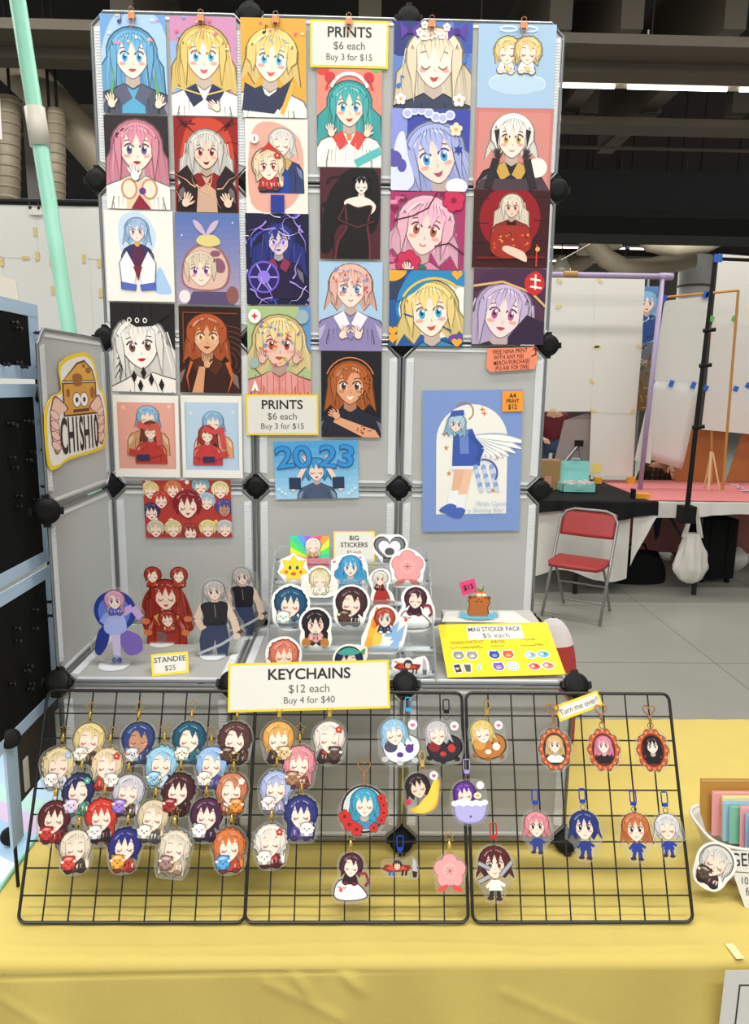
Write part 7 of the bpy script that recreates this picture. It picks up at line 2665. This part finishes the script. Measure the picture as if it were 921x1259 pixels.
# black pole
po = at_z(845, 622, TZ)
bp = props(empty('black_pole', loc=po), 'black pole clamped to the pink table edge', 'pole')
tp0 = at_y(879, 318, po.y) - po
MB().tube([Vector((0, 0, -0.12)), tp0 * 0.45, tp0], [0.021, 0.018, 0.012], 10).build('shaft', BLACKP, bp)
for k in (0.33, 0.58, 0.72):
    MB().tube([tp0 * k - Vector((0.03, 0, 0)), tp0 * k + Vector((0.06, -0.02, 0.01))], 0.016, 8).build('pole_knob', BLACKP, bp)
MB().box(-0.06, 0.06, -0.05, 0.06, -0.14, 0.0).build('pole_clamp', BLACKP, bp)
q = tp0
MB().box(-0.02, 0.045, -0.03, -0.026, -0.03, 0.03).build('tape_piece', BTP, bp, Matrix.Translation(q))
MB().tube([tp0, tp0 + Vector((0.9, 0.1, 0.0))], 0.014, 8).build('cross_bar', BLACKP, bp)
# right hand paper display
YE = 5.25
D3 = props(empty('paper_display', loc=at_z(900, 602, TZ)), 'white paper display at the right picture edge', 'display')
o0 = Vector(D3.location)
for i, q in enumerate((((884, 312), (960, 318), (955, 395), (876, 393)), ((876, 393), (955, 395), (950, 480), (868, 478)), ((868, 478), (950, 480), (946, 536), (862, 528)))):
    px_sheet(D3, o0, q, YE, WP2, dy=-0.002 * i)
for (x, y, g) in ((875, 392, 1), (903, 392, 1), (868, 477, 0), (905, 478, 0), (920, 474, 0)):
    q = at_y(x, y, YE - 0.01) - o0
    MB().box(-0.025, 0.025, 0, 0.001, -0.025, 0.025).build('tape_piece', mat('green_tape', '#5ab04a', 0.6) if g else BTP, D3, Matrix.Translation(q) @ Matrix.Rotation(0.4, 4, 'Y'))
for x in (875, 948):
    MB().tube([at_y(x, 400, YE + 0.02) - o0, at_y(x, 598, YE + 0.02) - o0], 0.012, 6).build('upright', OWOOD, D3)
# orange boards and little props
YO = 5.45
OB = mat('orange_board', '#a5642e', 0.55, var=0.06, vscale=6)
o = link('orange_board', MB().box(at_y(832, 560, YO).x, at_y(893, 560, YO).x, YO, YO + 0.01, TZ + 0.014, at_y(860, 528, YO).z).mesh('orange_board', OB))
props(o, 'plain orange board standing behind the black pole', 'board')
q = [at_y(893, 592, YO), at_y(960, 592, YO), at_y(960, 528, YO), at_y(912, 535, YO)]
o = link('orange_board', MB().add(q + [p + Vector((0, 0.01, 0)) for p in q], [(0, 1, 2, 3), (7, 6, 5, 4), (0, 4, 5, 1), (1, 5, 6, 2), (2, 6, 7, 3), (3, 7, 4, 0)]).mesh('orange_board', OB))
props(o, 'orange board with slanting side at the right edge', 'board')
pp = at_z(871, 604, TZ)
o = props(empty('wooden_easel', loc=pp), 'small pale wooden easel on the pink cloth', 'easel')
WOODP = mat('pale_wood', '#d8bd92', 0.6)
eh = at_y(871, 556, pp.y).z - pp.z
MB().tube([(0, 0, 0.01), (0.0, 0.02, eh)], 0.014, 6).build('leg', WOODP, o)
MB().tube([(0.1, -0.02, 0.01), (0.015, 0.02, eh)], 0.008, 6).build('leg', WOODP, o)
MB().tube([(0.03, 0.15, 0.01), (0.0, 0.02, eh)], 0.008, 6).build('leg', WOODP, o)
rd = random.Random(9)
LEAF = ('whitish leaflet lowest in the heap on the pink cloth', 'lilac leaflet in the middle of the heap on the pink cloth', 'pale blue leaflet on top of the heap on the pink cloth')
for i in range(3):
    p = at_z(903 + i * 7, 598 + i * 4, TZ)
    o = link('price_leaflet', MB().box(-0.05, 0.05, -0.03, 0.03, 0.0, 0.003).mesh('price_leaflet', mat('leaflet_' + str(i % 3), ('#e6dcd8', '#c8b0c8', '#d8d8e6')[i % 3], 0.6)), None,
             Matrix.Translation((p.x, p.y, TZ + 0.013 + i * 0.0035)) @ Matrix.Rotation(rd.uniform(0, 3), 4, 'Z'))
    MB().box(-0.03, 0.03, -0.015, 0.012, 0.003, 0.0034).build('leaflet_picture', mat('leaflet_ink', '#8a6a8a', 0.6), o)
    props(o, LEAF[i], 'leaflet', 'leaflets on the pink cloth')
# box, teal case, grey easel board
CBM = mat('brown_cardboard', '#9a7a52', 0.8, var=0.06, vscale=10)
p = at_z(676, 603, TZ)
o = props(empty('cardboard_box', loc=(p.x, p.y + 0.1, TZ + 0.008)), 'brown cardboard box beside the teal case', 'box')
bh = at_y(684, 568, p.y).z - TZ
MB().box(-0.09, 0.09, -0.1, 0.1, 0, bh).build('box_body', CBM, o)
MB().box(-0.1, 0.0, -0.1, 0.1, bh, bh + 0.003).build('box_flap', CBM, o)
MB().box(0.004, 0.1, -0.1, 0.1, bh, bh + 0.003).build('box_flap', CBM, o)
MB().box(-0.05, 0.01, -0.1015, -0.1, 0.05, 0.13).build('box_label', mat('pink_label', '#c98a7a', 0.7), o)
p = at_z(712, 607, TZ)
TEAL = mat('teal_plastic_case', '#7fc8c4', 0.4)
o = props(empty('teal_case', loc=(p.x, p.y + 0.1, TZ + 0.009)), 'open teal plastic case of small parts on the black cloth', 'case')
hw_ = (at_y(733, 600, p.y).x - at_y(692, 600, p.y).x) / 2
for (x0, x1, y0, y1) in ((-hw_, hw_, -0.1, -0.094), (-hw_, hw_, 0.094, 0.1), (-hw_, -hw_ + 0.006, -0.1, 0.1), (hw_ - 0.006, hw_, -0.1, 0.1)):
    MB().box(x0, x1, y0, y1, 0, 0.075).build('case_wall', TEAL, o)
MB().box(-hw_, hw_, -0.1, 0.1, 0, 0.006).build('case_floor', TEAL, o)
MB().box(-hw_ * .97, hw_ * .97, -0.004, 0.004, 0, 0.2).build('case_lid', TEAL, o, Matrix.Translation((0, 0.1, 0.07)) @ Matrix.Rotation(-0.2, 4, 'X'))
MB().box(-0.03, 0.03, -0.108, -0.1, 0.03, 0.06).build('case_latch', TEAL, o)
MB().tube([(-0.04, 0.062, 0.27), (-0.03, 0.058, 0.295), (0.03, 0.058, 0.295), (0.04, 0.062, 0.27)], 0.008, 6).build('case_handle', TEAL, o)
st = MB()
rd = random.Random(4)
for i in range(60):
    x, y = rd.uniform(-hw_ + .02, hw_ - .02), rd.uniform(-0.085, 0.085)
    st.box(x - 0.02, x + 0.02, y - 0.014, y + 0.014, 0.05 + rd.random() * 0.035, 0.06 + rd.random() * 0.04, None)
oo = st.build('small_packets', mat('clear_white_packets', '#d8cfcc', 0.35, var=0.3, vscale=60), o)
oo['kind'] = 'stuff'
YG = 5.36
q = [at_y(676, 590, YG), at_y(726, 592, YG), at_y(730, 505, YG), at_y(694, 517, YG)]
o = link('easel_board', MB().add(q + [p + Vector((0, 0.012, 0)) for p in q], [(0, 1, 2, 3), (7, 6, 5, 4), (0, 4, 5, 1), (1, 5, 6, 2), (2, 6, 7, 3), (3, 7, 4, 0)]).mesh('easel_board', mat('mauve_grey_board', '#9a8a88', 0.7, var=0.05)))
props(o, 'mauve grey back of an easel board behind the teal case', 'board')
for (x0, y0, x1, y1) in ((712, 546, 692, 570), (713, 546, 717, 570)):
    MB().tube([at_y(x0, y0, YG - 0.02), at_y(x1, y1, YG - 0.05)], 0.012, 6).build('easel_strut', GREYM, o)
hq = at_y(712, 545, YG - 0.02)
MB().box(-0.04, 0.04, -0.015, 0.015, -0.03, 0.03).build('easel_hinge', BLACKP, o, Matrix.Translation(hq))
# bags under the table
BAGB = mat('black_bag_fabric', '#0d0d0e', 0.8, bump=0.15, bscale=40, spec=0.2)
p = at_z(888, 722, 0)
o = props(empty('suitcase', loc=(p.x, p.y + 0.3, 0)), 'black wheeled suitcase under the pink table', 'suitcase')
sw = (at_y(912, 700, p.y).x - at_y(864, 700, p.y).x) / 2
shh = 0.6
pts = []
for cx, cy, a0_ in ((sw - .05, .13, 0), (-sw + .05, .13, 90), (-sw + .05, -.13, 180), (sw - .05, -.13, 270)):
    for k in range(5):
        t = math.radians(a0_ + 22.5 * k)
        pts.append((cx + .05 * math.cos(t), cy + .05 * math.sin(t)))
MB().prism(pts, 0.05, shh).build('suitcase_body', BAGB, o)
for s in (-1, 1):
    MB().box(s * sw * .45 - 0.012, s * sw * .45 + 0.012, -0.19, -0.18, 0.08, shh - 0.03).build('suitcase_rib', MATS['black_bag_fabric'], o)
    MB().lathe([(0.03, -0.012), (0.03, 0.012)], 14, Matrix.Translation((s * (sw - 0.06), -0.14, 0.03)) @ Matrix.Rotation(math.pi / 2, 4, 'Y')).build('wheel', BLACKP, o)
    MB().lathe([(0.03, -0.012), (0.03, 0.012)], 14, Matrix.Translation((s * (sw - 0.06), 0.14, 0.03)) @ Matrix.Rotation(math.pi / 2, 4, 'Y')).build('wheel', BLACKP, o)
p = at_z(800, 724, 0)


def duffel(u, v):
    t = u * 2 * math.pi
    k = math.sin(math.pi * min(1, max(0.0, 0.08 + 0.9 * v)) * 0.5 + 0.0)
    z = 0.26 * v * (1 - 0.1 * math.cos(2 * t)) + 0.02 * math.sin(3 * t) * v
    r = (1 - 0.25 * v ** 3)
    return (0.31 * r * math.cos(t) * (1 + .05 * math.sin(4 * t)), 0.17 * r * math.sin(t), z)


o = props(empty('duffel_bag', loc=(p.x - 0.05, p.y + 0.3, 0)), 'slumped black bag on the floor under the table', 'bag')
mbd = MB().grid(duffel, 32, 8)
k0 = 8 * 33
mbd.f.append(tuple(range(k0, k0 + 32)))
mbd.build('bag_body', BAGB, o, smooth=True)
MB().tube([(-0.12, -0.05, 0.28), (-0.08, -0.06, 0.36), (0.06, -0.06, 0.36), (0.1, -0.05, 0.28)], 0.01, 6).build('bag_handle', BAGB, o)
p = at_y(851, 660, TY0 - 0.09)
o = props(empty('plastic_bag', loc=(p.x, p.y, 0.13)), 'white plastic carrier bag hanging from the black pole clamp', 'bag')
zt = TZ - 0.03 - 0.13


def carrier(u, v):
    t = u * 2 * math.pi
    z = zt * 0.66 * v
    K_ = ((0, .03), (.08, .1), (.3, .135), (.6, .11), (.85, .075), (1, .06))
    r = 0.06
    for (v0, r0), (v1, r1) in zip(K_, K_[1:]):
        if v0 <= v <= v1:
            r = r0 + (r1 - r0) * (v - v0) / (v1 - v0)
    r *= 1 + 0.13 * math.sin(4 * t + 5 * v) + 0.08 * math.sin(9 * t - 3 * v) + 0.06 * math.sin(15 * t + 20 * v)
    return (r * math.cos(t) + 0.02 * (1 - v), 0.6 * r * math.sin(t), z)


MB().grid(carrier, 40, 14).build('bag_body', mat('white_film_plastic', '#d6d0ca', 0.35, bump=0.3, bscale=25), o, smooth=True)
for s in (-1, 1):
    MB().grid(lambda u, v, s=s: (s * (0.07 - 0.055 * v) + (u - .5) * 0.05 * (1 - .5 * v), 0.015 * math.sin(6 * u), zt * (0.6 + 0.4 * v)), 6, 8).build('bag_strap', MATS['white_film_plastic'], o, smooth=True)
p = at_z(921, 712, 0)
o = link('clear_bag', MB().grid(lambda u, v: (0.12 * math.cos(2 * math.pi * u) * math.sin(math.pi * (.1 + .85 * v)) * (1 + .1 * math.sin(8 * u * 3.14)), 0.1 * math.sin(2 * math.pi * u) * math.sin(math.pi * (.1 + .85 * v)), 0.24 * v), 24, 10).mesh('clear_bag', MATS['white_film_plastic'], True), None, Matrix.Translation((p.x + 0.05, p.y + 0.35, 0)))
props(o, 'crumpled clear bag on the floor at the right edge', 'bag')


# ------------------------------------------------------------------ two people glimpsed behind the displays
def skin_chain(name, verts, edges, radii, m, parent, root=0):
    me = bpy.data.meshes.new(name)
    me.from_pydata([Vector(v) for v in verts], edges, [])
    me.materials.append(m)
    o = link(name, me, parent)
    md = o.modifiers.new('skin', 'SKIN')
    md.use_smooth_shade = True
    for i, r in enumerate(radii):
        sv = me.skin_vertices[0].data[i]
        sv.radius = (r, r) if not isinstance(r, tuple) else r
        sv.use_root = (i == root)
    s = o.modifiers.new('sub', 'SUBSURF')
    s.levels = s.render_levels = 1
    return o


SKIN = mat('light_skin', '#d7a384', 0.55)


def fingers(parent, wrist, direction, side, m, name='hand'):
    w = Vector(wrist)
    d = Vector(direction).normalized()
    s = Vector(side).normalized()
    v = [w, w + d * 0.05, w + d * 0.085]
    e = [(0, 1), (1, 2)]
    r = [0.022, (0.03, 0.016), (0.032, 0.014)]
    for k, ln in enumerate((0.065, 0.075, 0.07, 0.055)):
        b = w + d * 0.09 + s * (0.0205 * (k - 1.5))
        i = len(v)
        v += [b, b + d * ln * 0.55 + Vector((0, 0, -0.004)), b + d * ln + Vector((0, 0, -0.018))]
        e += [(2, i), (i, i + 1), (i + 1, i + 2)]
        r += [0.0095, 0.009, 0.0075]
    i = len(v)
    b = w + d * 0.035 - s * 0.034
    v += [b, b + d * 0.03 - s * 0.018, b + d * 0.055 - s * 0.02 + Vector((0, 0, -0.01))]
    e += [(1, i), (i, i + 1), (i + 1, i + 2)]
    r += [0.012, 0.0105, 0.008]
    return skin_chain(name, v, e, r, m, parent)


def head_part(parent, c, m, hair, tilt=0.0):
    c = Vector(c)
    hd = MB()

    def f(u, v):
        t = u * 2 * math.pi
        p = (v - 0.5) * math.pi
        r = math.cos(p)
        z = math.sin(p)
        x = 0.075 * r * math.cos(t) * (1 - 0.12 * max(0, -z))
        y = 0.095 * r * math.sin(t) * (1 - 0.1 * max(0, -z))
        return c + Vector((x, y, 0.118 * z))
    hd.grid(f, 20, 14)
    h = hd.build('head', m, parent, smooth=True)
    for s in (-1, 1):
        MB().lathe([(0.0, -0.006), (0.011, -0.003), (0.011, 0.003), (0.0, 0.006)], 10, Matrix.Translation(c + Vector((s * 0.03, -0.088, 0.005))) @ Matrix.Rotation(math.pi / 2, 4, 'X')).build('eye', mat('dark_eye', '#2a2220', 0.3), h)
        MB().tube([c + Vector((s * 0.075, -0.01, -0.02)), c + Vector((s * 0.083, 0.0, 0.0)), c + Vector((s * 0.078, 0.008, 0.02))], 0.01, 6).build('ear', m, h)
    MB().tube([c + Vector((0, -0.09, 0.0)), c + Vector((0, -0.108, -0.028)), c + Vector((0, -0.09, -0.034))], [0.006, 0.011, 0.007], 8).build('nose', m, h)
    MB().tube([c + Vector((-0.022, -0.083, -0.06)), c + Vector((0, -0.088, -0.062)), c + Vector((0.022, -0.083, -0.06))], 0.005, 6).build('mouth', mat('lip_tone', '#a8645a', 0.5), h)

    def g(u, v):
        t = u * 2 * math.pi
        p = (0.02 + 0.48 * v) * math.pi
        r = math.cos(p) if v < 1 else 0
        return c + Vector((0.083 * r * math.cos(t), 0.012 + 0.1 * r * math.sin(t), 0.125 * math.sin(p) + (0.03 if math.sin(t) < -0.2 else -0.03) * (1 - v)))
    MB().grid(g, 20, 8).build('hair', mat('hair_' + hair.strip('#'), hair, 0.7, bump=0.2, bscale=90), h, smooth=True)


def person(name, loc, label, shirt, trousers, hair, pose, seed):
    P = props(empty(name, loc=loc), label, 'person')
    J = pose
    order = ['pelvis', 'belly', 'chest', 'neck', 'skull', 'shl', 'ell', 'wrl', 'shr', 'elr', 'wrr', 'hil', 'knl', 'anl', 'tol', 'hir', 'knr', 'anr', 'tor']
    E = [(0, 1), (1, 2), (2, 3), (3, 4), (2, 5), (5, 6), (6, 7), (2, 8), (8, 9), (9, 10), (0, 11), (11, 12), (12, 13), (13, 14), (0, 15), (15, 16), (16, 17), (17, 18)]
    R = [(.11, .08), (.1, .075), (.115, .075), .055, .06, .055, .042, .03, .055, .042, .03, .085, .058, .042, .035, .085, .058, .042, .035]
    skin_chain('body', [J[k] for k in order], E, R, SKIN, P)
    # clothing shells over the same joints
    si = [0, 1, 2, 5, 6, 7, 8, 9, 10]
    V = [Vector(J[order[i]]) for i in si]
    V[5] = V[4].lerp(V[5], 0.85)
    V[8] = V[7].lerp(V[8], 0.85)
    skin_chain('shirt', V, [(0, 1), (1, 2), (2, 3), (3, 4), (4, 5), (2, 6), (6, 7), (7, 8)], [(.155, .115), (.15, .112), (.168, .118), .07, .056, .046, .07, .056, .046], shirt, P)
    ti = [0, 11, 12, 13, 15, 16, 17]
    skin_chain('trousers', [J[order[i]] for i in ti], [(0, 1), (1, 2), (2, 3), (0, 4), (4, 5), (5, 6)], [(.152, .112), .1, .072, .06, .1, .072, .06], trousers, P)
    head_part(P, J['head'], SKIN, hair)
    for k in ('l', 'r'):
        w = Vector(J['wr' + k])
        e = Vector(J['el' + k])
        d = (w - e).normalized()
        fingers(P, w, d, Vector((1 if k == 'r' else -1, 0, 0)) if abs(d.x) < .8 else Vector((0, 1, 0)), SKIN)
        a_, t_ = Vector(J['an' + k]), Vector(J['to' + k])
        MB().tube([a_ + Vector((0, 0.03, -0.03)), (a_ + t_) / 2 + Vector((0, 0, -0.015)), t_ + Vector((0, -0.03, -0.01))], [0.045, 0.046, 0.036], 10).build('shoe', BLACKP, P, smooth=True)
    return P


def plaid_shirt():
    m = bpy.data.materials.new('brown_plaid_flannel')
    m.use_nodes = True
    nt = m.node_tree
    b = nt.nodes['Principled BSDF']
    b.inputs['Roughness'].default_value = 0.85
    tc = nt.nodes.new('ShaderNodeTexCoord')
    ws = []
    for d in ('X', 'Z'):
        w = nt.nodes.new('ShaderNodeTexWave')
        w.bands_direction = d
        w.inputs['Scale'].default_value = 6
        nt.links.new(tc.outputs['Object'], w.inputs['Vector'])
        ws.append(w)
    mu = nt.nodes.new('ShaderNodeMath')
    mu.operation = 'MULTIPLY'
    nt.links.new(ws[0].outputs['Fac'], mu.inputs[0])
    nt.links.new(ws[1].outputs['Fac'], mu.inputs[1])
    cr = nt.nodes.new('ShaderNodeValToRGB')
    cr.color_ramp.elements[0].color = hexc('#2a2018')
    cr.color_ramp.elements[1].color = hexc('#6a5232')
    nt.links.new(mu.outputs[0], cr.inputs[0])
    nt.links.new(cr.outputs[0], b.inputs['Base Color'])
    return m


# seated person behind the curling paper, one hand on the pink cloth
hp = at_z(829, 588, TZ + 0.03)
sx_, sy_ = at_y(812, 560, 6.0).x, 6.0
lp = Vector((sx_, sy_, 0))
wr = hp - lp + Vector((-0.03, 0.05, 0.13))
pose = dict(pelvis=(0, 0, .5), belly=(0, -.03, .68), chest=(0, -.1, .92), neck=(0, -.13, 1.08), skull=(0, -.15, 1.15), head=(0, -.16, 1.2),
            shl=(-.17, -.1, .98), ell=(-.26, -.08, .75), wrl=(-.16, -.28, .6), shr=(.17, -.1, .98), elr=wr + Vector((-.05, .14, .2)), wrr=wr,
            hil=(-.1, -.03, .5), knl=(-.13, -.34, .5), anl=(-.13, -.3, .08), tol=(-.14, -.43, .03), hir=(.1, -.03, .5), knr=(.13, -.34, .5), anr=(.13, -.3, .08), tor=(.14, -.43, .03))
person('person', lp, 'person in brown plaid shirt resting a hand on the pink cloth', plaid_shirt(), mat('dark_jeans', '#2a3040', 0.8), '#3a2a20', pose, 1)
stool = props(empty('stool', loc=(sx_, sy_ + 0.02, 0)), 'grey stool under the plaid shirted person', 'stool')
MB().box(-0.19, 0.19, -0.17, 0.19, 0.36, 0.395).build('seat', GREYM, stool)
for x in (-0.16, 0.16):
    for y in (-0.12, 0.15):
        MB().tube([(x * 1.1, y * 1.1, 0), (x, y, 0.36)], 0.012, 8).build('leg', GREYM, stool)
# standing person far behind, seen between the rack and the hanging paper
fx = at_y(679, 520, 9.0).x
pose = dict(pelvis=(0, 0, .93), belly=(0, -.01, 1.1), chest=(0, -.01, 1.32), neck=(0, -.01, 1.48), skull=(0, -.02, 1.56), head=(0, -.02, 1.62),
            shl=(-.18, 0, 1.4), ell=(-.26, .02, 1.15), wrl=(-.18, -.18, 1.05), shr=(.18, 0, 1.4), elr=(.27, .02, 1.16), wrr=(.24, -.2, 1.08),
            hil=(-.1, 0, .92), knl=(-.11, -.03, .5), anl=(-.12, .02, .09), tol=(-.13, -.13, .03), hir=(.1, 0, .92), knr=(.12, -.02, .5), anr=(.13, .03, .09), tor=(.15, -.12, .03))
person('person', (fx, 9.0, 0), 'person in maroon shirt standing far behind the hanging paper', mat('maroon_cotton', '#6a1f2a', 0.85), mat('blue_jeans', '#3a4a6a', 0.85), '#2a1c18', pose, 2)
